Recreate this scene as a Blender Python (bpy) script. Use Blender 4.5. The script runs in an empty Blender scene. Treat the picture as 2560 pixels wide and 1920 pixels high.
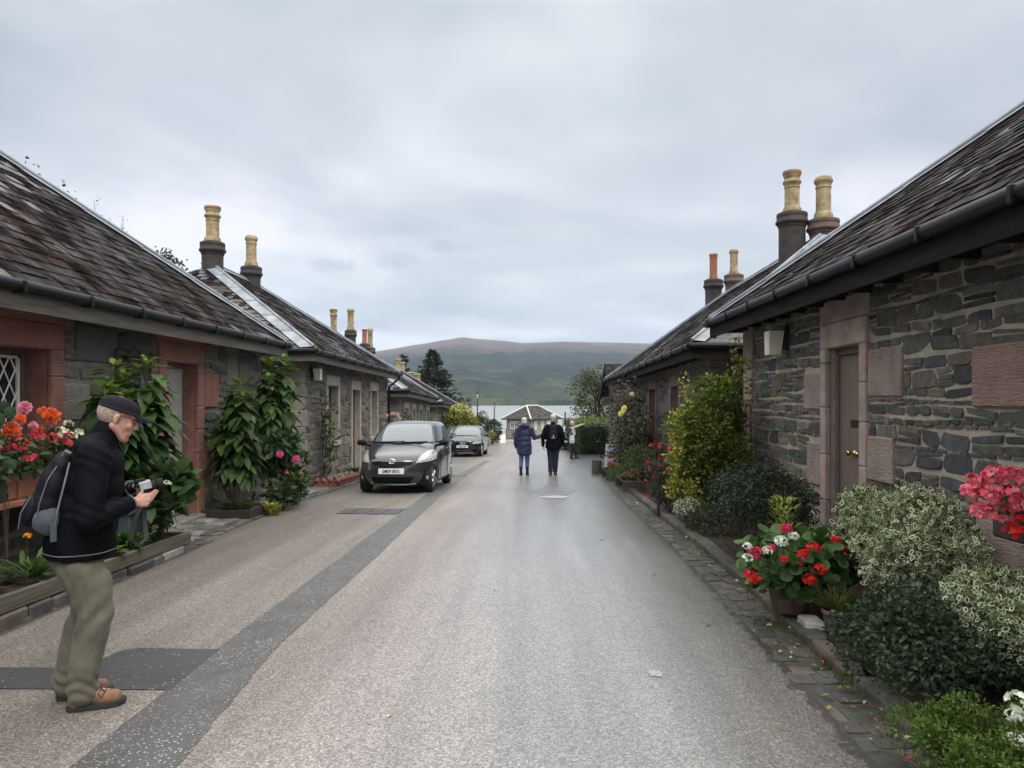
import bpy, math, random
import numpy as np
from mathutils import Vector, Matrix, noise as mnoise
R = math.radians
C = bpy.context.scene.collection
sc = bpy.context.scene
F0 = 1850.0; U0 = 1323.0; V0 = 998.0; CH = 1.68
def gz(y):
    if y < 7: return 0.0
    if y < 9: return -0.037 * (y - 7) ** 2 / 4
    if y < 32: return -0.037 * (y - 8)
    if y < 80: return -0.888 - 0.034 * (y - 32)
    return -2.52 - 0.22 * (y - 80)
def at(u, v, y):
    return Vector(((u - U0) / F0 * y, y, CH + (V0 - v) / F0 * y))
# ---------------------------------------------------------------- objects
def thing(name, label, cat, loc=(0, 0, 0), rz=0.0, group=None):
    o = bpy.data.objects.new(name, None); C.objects.link(o)
    o.location = loc; o.rotation_euler = (0, 0, rz)
    o.empty_display_size = 0.2
    o['label'] = label; o['category'] = cat
    if group: o['group'] = group
    return o
def tag(o, label, cat, group=None):
    o['label'] = label; o['category'] = cat
    if group: o['group'] = group
    return o
def kind(o, k):
    o['kind'] = k; return o
def root_of(o):
    while o.parent: o = o.parent
    return o
def link(name, me, mats, parent=None, smooth=False, loc=None):
    o = bpy.data.objects.new(name, me); C.objects.link(o)
    for m in (mats if isinstance(mats, (list, tuple)) else [mats]): me.materials.append(m)
    if parent: o.parent = parent
    if smooth: me.polygons.foreach_set('use_smooth', [True] * len(me.polygons))
    if loc is not None: o.location = loc
    return o
class MB:
    def __init__(s):
        s.V = []; s.F = []; s.M = []; s.Cc = []; s.c = (1, 1, 1); s.m = 0; s.T = None
    def v(s, p):
        if s.T: p = s.T(*p)
        s.V.append((p[0], p[1], p[2])); s.Cc.append(s.c); return len(s.V) - 1
    def f(s, *ids):
        s.F.append(ids); s.M.append(s.m)
    def quad(s, a, b, c, d):
        s.f(s.v(a), s.v(b), s.v(c), s.v(d))
    def box(s, x0, x1, y0, y1, z0, z1, b=0.0):
        if x0 > x1: x0, x1 = x1, x0
        if y0 > y1: y0, y1 = y1, y0
        b = min(b, (x1 - x0) * .45, (y1 - y0) * .45, (z1 - z0) * .45)
        if b <= 0:
            i = [s.v((x, y, z)) for x in (x0, x1) for y in (y0, y1) for z in (z0, z1)]
            for q in ((0, 1, 3, 2), (4, 6, 7, 5), (0, 4, 5, 1), (2, 3, 7, 6), (0, 2, 6, 4), (1, 5, 7, 3)): s.f(*[i[k] for k in q])
            return
        X = (x0, x1); Y = (y0, y1); Z = (z0, z1); sg = (1, -1); I = {}
        for i in (0, 1):
            for j in (0, 1):
                for k in (0, 1):
                    I[i, j, k, 0] = s.v((X[i], Y[j] + sg[j] * b, Z[k] + sg[k] * b))
                    I[i, j, k, 1] = s.v((X[i] + sg[i] * b, Y[j], Z[k] + sg[k] * b))
                    I[i, j, k, 2] = s.v((X[i] + sg[i] * b, Y[j] + sg[j] * b, Z[k]))
        for i in (0, 1):
            s.f(*[I[i, j, k, 0] for j, k in ((0, 0), (1, 0), (1, 1), (0, 1))])
            s.f(*[I[j, i, k, 1] for j, k in ((0, 0), (1, 0), (1, 1), (0, 1))])
            s.f(*[I[j, k, i, 2] for j, k in ((0, 0), (1, 0), (1, 1), (0, 1))])
        for i in (0, 1):
            for j in (0, 1):
                s.f(I[i, j, 0, 0], I[i, j, 1, 0], I[i, j, 1, 1], I[i, j, 0, 1])
                s.f(I[i, 0, j, 0], I[i, 1, j, 0], I[i, 1, j, 2], I[i, 0, j, 2])
                s.f(I[0, i, j, 1], I[1, i, j, 1], I[1, i, j, 2], I[0, i, j, 2])
                for k in (0, 1): s.f(I[i, j, k, 0], I[i, j, k, 1], I[i, j, k, 2])
    def ring(s, c, ax, r, n, flat=1.0, side=None, ph=0.0):
        ax = Vector(ax).normalized()
        sd = Vector(side) if side is not None else (Vector((0, 0, 1)) if abs(ax.z) < .9 else Vector((1, 0, 0)))
        a = (sd - ax * sd.dot(ax)).normalized(); b = ax.cross(a)
        c = Vector(c)
        return [s.v(c + a * (r * math.cos(2 * math.pi * k / n + ph)) + b * (r * flat * math.sin(2 * math.pi * k / n + ph))) for k in range(n)]
    def bridge(s, A, B):
        n = len(A)
        for k in range(n): s.f(A[k], A[(k + 1) % n], B[(k + 1) % n], B[k])
    def cap(s, A): s.f(*A)
    def tube(s, pts, r, n=6, close=True):
        pts = [Vector(p) for p in pts]; rs = r if isinstance(r, (list, tuple)) else [r] * len(pts)
        prev = None; first = None; side = None
        for i, p in enumerate(pts):
            d = (pts[min(i + 1, len(pts) - 1)] - pts[max(i - 1, 0)])
            if d.length < 1e-9: d = Vector((0, 0, 1))
            d.normalize()
            if side is None: side = Vector((0, 0, 1)) if abs(d.z) < .9 else Vector((1, 0, 0))
            side = (side - d * side.dot(d))
            if side.length < 1e-6: side = d.orthogonal()
            side.normalize()
            g = s.ring(p, d, rs[i], n, side=side)
            if prev: s.bridge(prev, g)
            else: first = g
            prev = g
        if close: s.cap(first); s.cap(prev)
    def lathe(s, prof, c=(0, 0, 0), n=16, ax=(0, 0, 1), caps=True, ph=0.0, side=None):
        ax = Vector(ax).normalized(); c = Vector(c); prev = None; first = None
        for r, h in prof:
            g = s.ring(c + ax * h, ax, max(r, 1e-4), n, side=side, ph=ph)
            if prev: s.bridge(prev, g)
            else: first = g
            prev = g
        if caps: s.cap(first); s.cap(prev)
    def ell(s, c, r, M=None, nu=14, nv=9):
        c = Vector(c); rows = []
        for j in range(nv + 1):
            t = math.pi * j / nv; row = []
            for i in range(nu):
                a = 2 * math.pi * i / nu
                p = Vector((r[0] * math.sin(t) * math.cos(a), r[1] * math.sin(t) * math.sin(a), r[2] * math.cos(t)))
                if M: p = M @ p
                row.append(p + c)
            rows.append(row)
        top = s.v(rows[0][0]); bot = s.v(rows[-1][0])
        idx = [[s.v(p) for p in row] for row in rows[1:-1]]
        for i in range(nu): s.f(top, idx[0][i], idx[0][(i + 1) % nu]); s.f(bot, idx[-1][(i + 1) % nu], idx[-1][i])
        for a, b in zip(idx, idx[1:]): s.bridge(a, b)
    def rcone(s, p0, p1, r0, r1, flat=1.0, side=None, n=12):
        p0 = Vector(p0); p1 = Vector(p1); ax = (p1 - p0)
        if ax.length < 1e-6: ax = Vector((0, 0, 1e-3))
        ax.normalize(); prev = None; first = None
        st = [(p0, r0, -math.pi / 2 * k / 4) for k in (3.7, 3, 2, 1)] + [(p0, r0, 0)] + [(p1, r1, 0)] + [(p1, r1, math.pi / 2 * k / 4) for k in (1, 2, 3, 3.7)]
        for p, r, a in st:
            g = s.ring(p + ax * (r * math.sin(a) * max(min(1, flat), .5)), ax, r * math.cos(a), n, flat, side)
            if prev: s.bridge(prev, g)
            else: first = g
            prev = g
        s.cap(first); s.cap(prev)
    def mesh(s, name, off=(0, 0, 0)):
        me = bpy.data.meshes.new(name)
        V = s.V
        if off[0] or off[1] or off[2]: V = [(a - off[0], b - off[1], c - off[2]) for a, b, c in V]
        me.from_pydata(V, [], s.F)
        if any(s.M): me.polygons.foreach_set('material_index', s.M)
        if any(c != (1, 1, 1) for c in s.Cc):
            at_ = me.attributes.new('Col', 'FLOAT_COLOR', 'POINT')
            at_.data.foreach_set('color', np.hstack([np.array(s.Cc, dtype=np.float32), np.ones((len(s.Cc), 1), np.float32)]).ravel())
        me.update(); return me
    def build(s, name, mats, parent=None, smooth=False, world=True):
        off = (0, 0, 0)
        if parent and world: off = root_of(parent).location
        return link(name, s.mesh(name, off), mats, parent, smooth)
def autosmooth(o, ang=40):
    me = o.data
    me.polygons.foreach_set('use_smooth', [True] * len(me.polygons))
    me.set_sharp_from_angle(angle=R(ang))
    return o
# fast triangle mesh with colours
def tri_obj(name, V, T, col, mat, parent=None, smooth=False):
    V = np.asarray(V, np.float32).reshape(-1, 3); T = np.asarray(T, np.int32).reshape(-1, 3)
    if parent: V = V - np.array(root_of(parent).location, np.float32)
    me = bpy.data.meshes.new(name)
    me.vertices.add(len(V)); me.vertices.foreach_set('co', V.ravel())
    me.loops.add(T.size); me.loops.foreach_set('vertex_index', T.ravel())
    me.polygons.add(len(T)); me.polygons.foreach_set('loop_start', np.arange(0, T.size, 3, dtype=np.int32))
    try: me.polygons.foreach_set('loop_total', np.full(len(T), 3, np.int32))
    except Exception: pass
    a = me.attributes.new('Col', 'FLOAT_COLOR', 'POINT')
    col = np.asarray(col, np.float32)
    a.data.foreach_set('color', np.hstack([col, np.ones((len(col), 1), np.float32)]).ravel())
    me.update(calc_edges=True); me.validate()
    return link(name, me, mat, parent, smooth)
# ---------------------------------------------------------------- leaves
def _t(t, s, f, tris, e): return (np.array(t, float), np.array(s, float), np.array(f, float), np.array(tris), np.array(e, float))
LEAF = {
 'd': _t([0, .45, 1, .45], [0, .5, 0, -.5], [0, .14, 0, .14], [(0, 1, 2), (0, 2, 3)], [0, 0, 0, 0]),
 'o': _t([0, .22, .62, 1, .62, .22, .25, .62], [0, .46, .42, 0, -.42, -.46, 0, 0], [0, .12, .1, 0, .1, .12, 0, 0],
         [(0, 1, 6), (1, 2, 7), (1, 7, 6), (2, 3, 7), (0, 6, 5), (6, 7, 4), (6, 4, 5), (7, 3, 4)], [0] * 8),
 'v': _t([0, .25, .7, 1, .7, .25] + [.16, .32, .64, .82, .64, .32] * 2, [0, .5, .42, 0, -.42, -.5] + [0, .29, .25, 0, -.25, -.29] * 2,
         [0, .08, .08, 0, .08, .08] + [0, .03, .03, 0, .03, .03] + [0, .03, .03, 0, .03, .03],
         [x for k in range(6) for x in ((k, (k + 1) % 6, 6 + (k + 1) % 6), (k, 6 + (k + 1) % 6, 6 + k))] + [(12, 12 + k, 13 + k) for k in range(1, 5)],
         [1] * 12 + [0] * 6),
 'r': _t([.4] + [.4 + .5 * math.cos(6.283 * k / 10 + .31) for k in range(10)], [0] + [.52 * math.sin(6.283 * k / 10 + .31) for k in range(10)],
         [0] + [.10 + .05 * (k % 2) for k in range(10)], [(0, 1 + k, 1 + (k + 1) % 10) for k in range(10)], [-.35] + [0] * 10),
}
def nrm(a): return a / np.maximum(np.linalg.norm(a, axis=1, keepdims=True), 1e-9)
class Leaves:
    def __init__(s): s.V = []; s.T = []; s.C = []; s.n = 0
    def add(s, P, A, N, L, W, col, kind='d', droop=0.15, cole=None):
        P = np.asarray(P, float).reshape(-1, 3); n = len(P)
        if n == 0: return
        A = nrm(np.broadcast_to(np.asarray(A, float), (n, 3)).copy()); N = np.broadcast_to(np.asarray(N, float), (n, 3)).copy()
        N = nrm(N - A * (A * N).sum(1, keepdims=True) + 1e-6); S = np.cross(A, N)
        L = np.broadcast_to(np.asarray(L, float), (n,)); W = np.broadcast_to(np.asarray(W, float), (n,)); droop = np.broadcast_to(np.asarray(droop, float), (n,))
        t, sd, f, tris, e = LEAF[kind]; k = len(t)
        V = (P[:, None] + A[:, None] * (L[:, None] * t)[..., None] + S[:, None] * (W[:, None] * sd)[..., None]
             + N[:, None] * (W[:, None] * f - (L * droop)[:, None] * t ** 2)[..., None])
        col = np.broadcast_to(np.asarray(col, float), (n, 3))
        cc = np.repeat(col[:, None], k, 1)
        if cole is not None: cc = cc * (1 - np.clip(e, 0, 1))[None, :, None] + np.broadcast_to(np.asarray(cole, float), (n, 3))[:, None] * np.clip(e, 0, 1)[None, :, None]
        cc = cc * (1 + np.minimum(e, 0))[None, :, None]
        s.V.append(V.reshape(-1, 3)); s.C.append(cc.reshape(-1, 3))
        s.T.append((tris[None] + (np.arange(n) * k)[:, None, None] + s.n).reshape(-1, 3)); s.n += n * k
    def build(s, name, mat, parent=None):
        return tri_obj(name, np.vstack(s.V), np.vstack(s.T), np.vstack(s.C), mat, parent)
def rdir(rg, n): return nrm(rg.normal(size=(n, 3)))
def colvar(rg, n, a, b, j=.12):
    t = rg.random((n, 1)); return (np.array(a) * (1 - t) + np.array(b) * t) * (1 + j * rg.normal(size=(n, 1))).clip(.5, 1.6)
# ---------------------------------------------------------------- materials
def mk(name):
    m = bpy.data.materials.new(name); m.use_nodes = True; nt = m.node_tree
    return m, nt, nt.nodes['Principled BSDF']
def nd(nt, t, ins=None, **kw):
    n = nt.nodes.new(t)
    for k, v in kw.items(): setattr(n, k, v)
    for k, v in (ins or {}).items():
        if isinstance(v, bpy.types.NodeSocket): nt.links.new(v, n.inputs[k])
        else: n.inputs[k].default_value = v
    return n
def coords(nt, scale=(1, 1, 1), kind='Object'):
    tc = nd(nt, 'ShaderNodeTexCoord'); mp = nd(nt, 'ShaderNodeMapping', {'Vector': tc.outputs[kind], 'Scale': scale}); return mp.outputs[0]
def noise(nt, vec, scale, detail=3, rough=.55, dist=0):
    return nd(nt, 'ShaderNodeTexNoise', {'Vector': vec, 'Scale': scale, 'Detail': detail, 'Roughness': rough, 'Distortion': dist}).outputs['Fac']
def ramp(nt, fac, stops, interp='LINEAR'):
    r = nd(nt, 'ShaderNodeValToRGB', {'Fac': fac}); r.color_ramp.interpolation = interp
    e = r.color_ramp.elements
    while len(e) < len(stops): e.new(.5)
    for i, (p, c) in enumerate(stops):
        e[i].position = p; e[i].color = (c[0], c[1], c[2], 1) if isinstance(c, (tuple, list)) else (c, c, c, 1)
    return r.outputs[0]
def mix(nt, fac, a, b, mode='MIX'):
    n = nd(nt, 'ShaderNodeMix', data_type='RGBA', blend_type=mode, clamp_result=False)
    for i, v in ((0, fac), (6, a), (7, b)):
        if isinstance(v, bpy.types.NodeSocket): nt.links.new(v, n.inputs[i])
        else: n.inputs[i].default_value = (v if i == 0 else ((v, v, v, 1) if not isinstance(v, (tuple, list)) else (*v[:3], 1)))
    return n.outputs[2]
def mth(nt, op, a, b=0.0, c=None):
    n = nd(nt, 'ShaderNodeMath', operation=op)
    for i, v in enumerate((a, b) if c is None else (a, b, c)):
        if isinstance(v, bpy.types.NodeSocket): nt.links.new(v, n.inputs[i])
        else: n.inputs[i].default_value = v
    return n.outputs[0]
def bump(nt, b, h, st=.4, dist=.01, nrm_=None):
    n = nd(nt, 'ShaderNodeBump', {'Height': h, 'Strength': st, 'Distance': dist})
    if nrm_ is not None: nt.links.new(nrm_, n.inputs['Normal'])
    nt.links.new(n.outputs[0], b.inputs['Normal']); return n.outputs[0]
def setin(nt, b, k, v):
    if isinstance(v, bpy.types.NodeSocket): nt.links.new(v, b.inputs[k])
    else: b.inputs[k].default_value = (*v, 1) if isinstance(v, (tuple, list)) and len(v) == 3 and b.inputs[k].type == 'RGBA' else v
def simple(name, col, rough=.6, metal=0, var=.18, vs=6.0, bmp=0.0, bs=40, spec=.5, coat=0, vcol=False, dist=.01, stretch=(1, 1, 1)):
    m, nt, b = mk(name); v = coords(nt, stretch)
    base = nd(nt, 'ShaderNodeAttribute', attribute_name='Col').outputs['Color'] if vcol else None
    if vcol and col is not None: base = mix(nt, 1.0, base, col, 'MULTIPLY')
    if not vcol: base = nd(nt, 'ShaderNodeRGB'); base.outputs[0].default_value = (*col, 1); base = base.outputs[0]
    if var > 0:
        f = noise(nt, v, vs, 5, .6); k = ramp(nt, f, [(.25, 1 - var * 1.6), (.75, 1 + var)])
        base = mix(nt, 1.0, base, k, 'MULTIPLY')
    setin(nt, b, 'Base Color', base); b.inputs['Roughness'].default_value = rough; b.inputs['Metallic'].default_value = metal
    b.inputs['Specular IOR Level'].default_value = spec; b.inputs['Coat Weight'].default_value = coat; b.inputs['Coat Roughness'].default_value = .05
    if bmp: bump(nt, b, noise(nt, v, bs, 4, .6), bmp, dist)
    return m
MAT = {}
def materials():
    M = MAT
    # leaves: colour attribute, gloss, translucency
    def leafmat(name, rough=.45, spec=.5, trans=.22):
        m, nt, b = mk(name)
        a = nd(nt, 'ShaderNodeAttribute', attribute_name='Col').outputs['Color']
        setin(nt, b, 'Base Color', a); b.inputs['Roughness'].default_value = rough; b.inputs['Specular IOR Level'].default_value = spec
        tr = nd(nt, 'ShaderNodeBsdfTranslucent', {'Color': mix(nt, 1.0, a, (1.3, 1.5, .7), 'MULTIPLY')})
        ms = nd(nt, 'ShaderNodeMixShader', {0: trans, 1: b.outputs[0], 2: tr.outputs[0]})
        nt.links.new(ms.outputs[0], nt.nodes['Material Output'].inputs[0]); return m
    M['leaf'] = leafmat('leaf', .5, .22); M['petal'] = leafmat('petal', .6, .25, .3); M['needle'] = leafmat('needle', .7, .2, .1)
    # rubble stone
    m, nt, b = mk('rubble_stone'); v = coords(nt)
    a = nd(nt, 'ShaderNodeAttribute', attribute_name='Col').outputs['Color']
    n1 = noise(nt, v, 9, 6, .65); n2 = noise(nt, coords(nt, (1, 1, 2.4)), 34, 7, .75)
    base = mix(nt, 1.0, a, ramp(nt, n1, [(.25, .5), (.55, 1.0), (.8, 1.6)]), 'MULTIPLY')
    base = mix(nt, 1.0, base, ramp(nt, n2, [(.3, .6), (.6, 1.15)]), 'MULTIPLY')
    base = mix(nt, ramp(nt, noise(nt, v, 3.2, 5, .7), [(.6, 0.0), (.75, .45)]), base, (.20, .18, .12))
    setin(nt, b, 'Base Color', base); b.inputs['Roughness'].default_value = .68; b.inputs['Specular IOR Level'].default_value = .4
    bump(nt, b, mth(nt, 'ADD', n2, mth(nt, 'MULTIPLY', n1, .8)), 1.0, .035); M['stone'] = m
    m, nt, b = mk('lime_mortar'); v = coords(nt)
    setin(nt, b, 'Base Color', mix(nt, 1.0, nd(nt, 'ShaderNodeAttribute', attribute_name='Col').outputs['Color'], ramp(nt, noise(nt, v, 5, 6, .7), [(.25, .5), (.6, 1.0), (.85, 1.3)]), 'MULTIPLY'))
    b.inputs['Roughness'].default_value = .9; bump(nt, b, noise(nt, v, 60, 5, .7), .8, .012); M['mortar'] = m
    # dressed sandstone, tooled
    m, nt, b = mk('tooled_sandstone'); v = coords(nt)
    a = nd(nt, 'ShaderNodeAttribute', attribute_name='Col').outputs['Color']
    n1 = noise(nt, v, 4, 6, .65); tool = noise(nt, coords(nt, (1, 1, 6)), 16, 3, .6)
    base = mix(nt, 1.0, a, ramp(nt, n1, [(.22, .6), (.5, 1), (.8, 1.3)]), 'MULTIPLY')
    base = mix(nt, ramp(nt, noise(nt, coords(nt, (2, 2, .5)), 2.5, 5, .7), [(.58, 0.), (.8, .5)]), base, (.11, .095, .08))
    setin(nt, b, 'Base Color', base); b.inputs['Roughness'].default_value = .82
    bump(nt, b, mth(nt, 'ADD', tool, mth(nt, 'MULTIPLY', noise(nt, v, 70, 3), .3)), 1.0, .035); M['sand'] = m
    m = simple('smooth_sandstone', None, .78, var=.28, vs=5, bmp=.25, bs=60, vcol=True); M['sand2'] = m
    # slates
    m, nt, b = mk('roof_slate'); v = coords(nt)
    a = nd(nt, 'ShaderNodeAttribute', attribute_name='Col').outputs['Color']
    n1 = noise(nt, v, 1.3, 5, .7); n2 = noise(nt, v, 35, 4, .6)
    base = mix(nt, 1.0, a, ramp(nt, n2, [(.3, .7), (.7, 1.25)]), 'MULTIPLY')
    base = mix(nt, ramp(nt, n1, [(.55, 0.), (.75, .35)]), base, (.075, .08, .05))
    base = mix(nt, ramp(nt, noise(nt, v, 14, 3, .5), [(.7, 0.), (.76, .5)]), base, (.22, .22, .2))
    setin(nt, b, 'Base Color', base)
    setin(nt, b, 'Roughness', ramp(nt, noise(nt, v, 2.2, 4, .6), [(.36, .25), (.50, .5), (.65, .7)])); setin(nt, b, 'Specular IOR Level', ramp(nt, noise(nt, coords(nt, (1.2, 1.2, 1.2)), 1.6, 5, .65), [(.45, .0), (.60, .04), (.72, .22)]))
    bump(nt, b, n2, .35, .008); M['slate'] = m
    m, nt, b = mk('wet_glint_slate'); v = coords(nt); a = nd(nt, 'ShaderNodeAttribute', attribute_name='Col').outputs['Color']  # wet slates; paler blotches put sky glints into the colour
    setin(nt, b, 'Base Color', mix(nt, ramp(nt, noise(nt, v, 9, 4, .6), [(.45, 0.), (.65, .8)]), a, (.085, .08, .078))); b.inputs['Roughness'].default_value = .35; b.inputs['Specular IOR Level'].default_value = .4; bump(nt, b, noise(nt, v, 20, 4), .4, .02); M['slate_glint'] = m
    M['lead'] = simple('lead_sheet', (.27, .30, .33), .55, .1, var=.3, vs=3, bmp=.2, bs=12, dist=.03)
    M['gutter'] = simple('gutter_black', (.009, .009, .010), .45, spec=.2, var=.3, vs=8, bmp=.1)
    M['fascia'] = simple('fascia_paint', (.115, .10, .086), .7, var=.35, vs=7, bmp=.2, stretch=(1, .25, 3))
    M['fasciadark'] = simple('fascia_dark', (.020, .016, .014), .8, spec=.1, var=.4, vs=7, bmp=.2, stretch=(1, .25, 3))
    M['soffit'] = simple('soffit_dark', (.028, .022, .019), .9, var=.3, spec=.1)
    M['doorp'] = simple('door_paint_taupe', (.165, .13, .105), .55, var=.12, vs=3, bmp=.08, bs=50)
    M['doorL'] = simple('door_paint_grey', (.33, .305, .275), .55, var=.12, vs=3, bmp=.08, bs=50)
    M['doorm'] = simple('door_paint_maroon', (.12, .035, .032), .5, var=.12)
    M['frame'] = simple('frame_brown', (.115, .09, .078), .6, var=.15)
    M['brass'] = simple('brass', (.62, .42, .16), .22, 1, var=.1)
    M['white'] = simple('white_paint', (.78, .77, .74), .5, var=.08)
    M['margin'] = simple('buff_margin_paint', None, .75, var=.18, vs=5, bmp=.15, vcol=True)
    m, nt, b = mk('window_glass'); b.inputs['Base Color'].default_value = (.02, .024, .026, 1); b.inputs['Roughness'].default_value = .06; b.inputs['IOR'].default_value = 1.6; M['glass'] = m
    m, nt, b = mk('net_curtain'); setin(nt, b, 'Base Color', ramp(nt, noise(nt, coords(nt, (3, 3, .3)), 14, 3), [(.3, .16), (.7, .5)])); b.inputs['Roughness'].default_value = .9; M['net'] = m
    M['buff'] = simple('buff_clay', (.36, .285, .165), .8, spec=.2, var=.42, vs=5, bmp=.2, bs=50)
    M['terra'] = simple('terracotta', (.30, .105, .055), .8, var=.25, vs=6, bmp=.15)
    M['sooty'] = simple('sooty_stone', None, .85, var=.35, vs=4, bmp=.5, bs=30, vcol=True)
    M['timber'] = simple('weathered_timber', (.10, .088, .062), .85, var=.4, vs=9, bmp=.4, bs=30, stretch=(1.5, .15, 3))
    M['darkbox'] = simple('dark_plastic_wood', (.028, .022, .02), .6, var=.3, bmp=.15)
    M['winbox'] = simple('red_brown_box', (.24, .095, .055), .65, var=.2, vs=5, bmp=.15)
    M['trellis'] = simple('trellis_wood', (.045, .025, .02), .8, var=.3, bmp=.2)
    M['soil'] = simple('soil_mulch', (.040, .027, .019), .95, var=.6, vs=30, bmp=1.0, bs=45, dist=.04)
    M['bark'] = simple('bark', (.06, .045, .032), .9, var=.4, vs=12, bmp=.6, bs=25)
    M['stem'] = simple('green_stem', (.10, .12, .035), .6, var=.25)
    M['pot_teal'] = simple('pot_bluegrey', (.045, .062, .075), .55, var=.2, bmp=.1)
    M['pot_clay'] = simple('pot_clay_dark', (.13, .085, .062), .8, var=.35, vs=10, bmp=.2)
    M['iron'] = simple('black_iron', (.012, .012, .013), .45, var=.2)
    M['edging'] = simple('edging_stone', None, .62, var=.4, vs=7, bmp=.6, bs=30, vcol=True, spec=.5)
    M['brick'] = simple('red_brick_edge', (.20, .072, .05), .85, var=.35, vs=10, bmp=.3)
    M['lampglass'] = simple('lamp_diffuser', (.62, .60, .47), .35, var=.12)
    M['clearglass'] = simple('lantern_glass', (.55, .56, .54), .15, var=.1)
    M['weather'] = simple('weatherboard_grey', (.27, .24, .215), .85, var=.3, vs=4, bmp=.2, stretch=(1, 1, 4))
    M['plate'] = simple('plate_white', (.75, .75, .74), .4, var=.02)
    M['ink'] = simple('plate_ink', (.008, .008, .008), .5, var=0)
materials()
# ---------------------------------------------------------------- camera, light, sky
cam = bpy.data.cameras.new('camera'); co = bpy.data.objects.new('camera', cam); C.objects.link(co)
co.location = (0, 0, CH); co.rotation_euler = (R(90), 0, 0)
cam.sensor_width = 36; cam.lens = 36 * F0 / 2560; cam.shift_x = -(U0 - 1280) / 2560; cam.shift_y = (V0 - 960) / 2560
cam.clip_start = .05; cam.clip_end = 9000; sc.camera = co
SUN_EL, SUN_AZ = 52, 150
sl = bpy.data.lights.new('sun', 'SUN'); sl.energy = 0.9; sl.angle = R(25); sl.color = (1, .96, .9)
so = bpy.data.objects.new('sun', sl); C.objects.link(so)
d = Vector((math.sin(R(SUN_AZ)) * math.cos(R(SUN_EL)), math.cos(R(SUN_AZ)) * math.cos(R(SUN_EL)), math.sin(R(SUN_EL))))
so.rotation_euler = d.to_track_quat('Z', 'Y').to_euler(); so.location = (0, 0, 30)
w = bpy.data.worlds.new('World'); sc.world = w; w.use_nodes = True; nt = w.node_tree
bg = nt.nodes['Background']
sky = nd(nt, 'ShaderNodeTexSky', sky_type='NISHITA', sun_disc=False, sun_elevation=R(SUN_EL), sun_rotation=R(SUN_AZ), air_density=1.2, dust_density=3.0)
tc = nd(nt, 'ShaderNodeTexCoord').outputs['Generated']
sp = nd(nt, 'ShaderNodeSeparateXYZ', {0: tc})
zc = mth(nt, 'MAXIMUM', sp.outputs[2], .0)
# cloud deck seen in perspective: project the direction on a plane overhead
den = mth(nt, 'ADD', zc, .16)
pv = nd(nt, 'ShaderNodeCombineXYZ', {0: mth(nt, 'DIVIDE', sp.outputs[0], den), 1: mth(nt, 'DIVIDE', sp.outputs[1], den), 2: 0.0}).outputs[0]
n1 = noise(nt, pv, .95, 5, .5, .3)
n2 = noise(nt, nd(nt, 'ShaderNodeMapping', {'Vector': pv, 'Location': (3.1, 7.7, 0), 'Scale': (1, 1.5, 1)}).outputs[0], .5, 3, .5, .2)
n3 = noise(nt, nd(nt, 'ShaderNodeMapping', {'Vector': tc, 'Location': (1.3, .4, .2), 'Scale': (1, 1, 3.6)}).outputs[0], 5.5, 5, .55, .4)
deck = ramp(nt, mth(nt, 'ADD', mth(nt, 'MULTIPLY', n1, .6), mth(nt, 'MULTIPLY', n2, .4)), [(.38, (3.0, 3.30, 3.66)), (.48, (3.95, 4.20, 4.50)), (.58, (5.5, 5.70, 5.90))])
tint = ramp(nt, n2, [(.42, (.985, 1.0, .995)), (.58, (1.02, .992, 1.025))])
deck = mix(nt, 1.0, deck, tint, 'MULTIPLY')
# small dark scud low over the hill
lowband = ramp(nt, sp.outputs[2], [(.06, 0.0), (.12, 1.0), (.2, 1.0), (.27, 0.0)])
az = mth(nt, 'DIVIDE', sp.outputs[0], mth(nt, 'MAXIMUM', sp.outputs[1], .05)); elv = mth(nt, 'DIVIDE', sp.outputs[2], mth(nt, 'MAXIMUM', sp.outputs[1], .05)); scud = None
for a_, b_, sx_, sz_ in ((-.268, .180, .042, .011), (-.178, .186, .034, .012), (-.110, .207, .030, .010), (-.235, .10, .05, .012)):
    q1 = mth(nt, 'DIVIDE', mth(nt, 'SUBTRACT', az, a_), sx_); q2 = mth(nt, 'DIVIDE', mth(nt, 'SUBTRACT', elv, b_), sz_)
    dd = mth(nt, 'ADD', mth(nt, 'ADD', mth(nt, 'MULTIPLY', q1, q1), mth(nt, 'MULTIPLY', q2, q2)), mth(nt, 'MULTIPLY', mth(nt, 'SUBTRACT', noise(nt, tc, 45, 4, .6), .5), 3.4))
    bl = mth(nt, 'MULTIPLY', ramp(nt, dd, [(.0, 1.0), (1.0, 0.0)]), mth(nt, 'GREATER_THAN', sp.outputs[1], .05)); scud = bl if scud is None else mth(nt, 'MAXIMUM', scud, bl)
deck = mix(nt, mth(nt, 'MULTIPLY', scud, .5), deck, (2.6, 2.85, 3.25))
# overcast, with extra brightness added overhead, out of view, to light walls and road
up = ramp(nt, sp.outputs[2], [(0.0, 1.25), (.10, 1.18), (.30, .98), (.5, .95), (1.0, 1.0)])
deck = mix(nt, 1.0, deck, up, 'MULTIPLY')
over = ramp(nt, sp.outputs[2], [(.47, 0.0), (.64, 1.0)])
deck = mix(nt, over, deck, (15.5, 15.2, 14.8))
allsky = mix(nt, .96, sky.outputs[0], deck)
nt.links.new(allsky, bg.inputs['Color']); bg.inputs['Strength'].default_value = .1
sc.view_settings.view_transform = 'Standard'; sc.view_settings.look = 'None'; sc.view_settings.gamma = 1; sc.view_settings.exposure = 0.80
try: sc.view_settings.use_curve_mapping = False
except Exception: pass
sc.cycles.use_denoising = True
sc.cycles.max_bounces = 6; sc.cycles.diffuse_bounces = 3; sc.cycles.transparent_max_bounces = 8; sc.cycles.volume_bounces = 0
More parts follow.
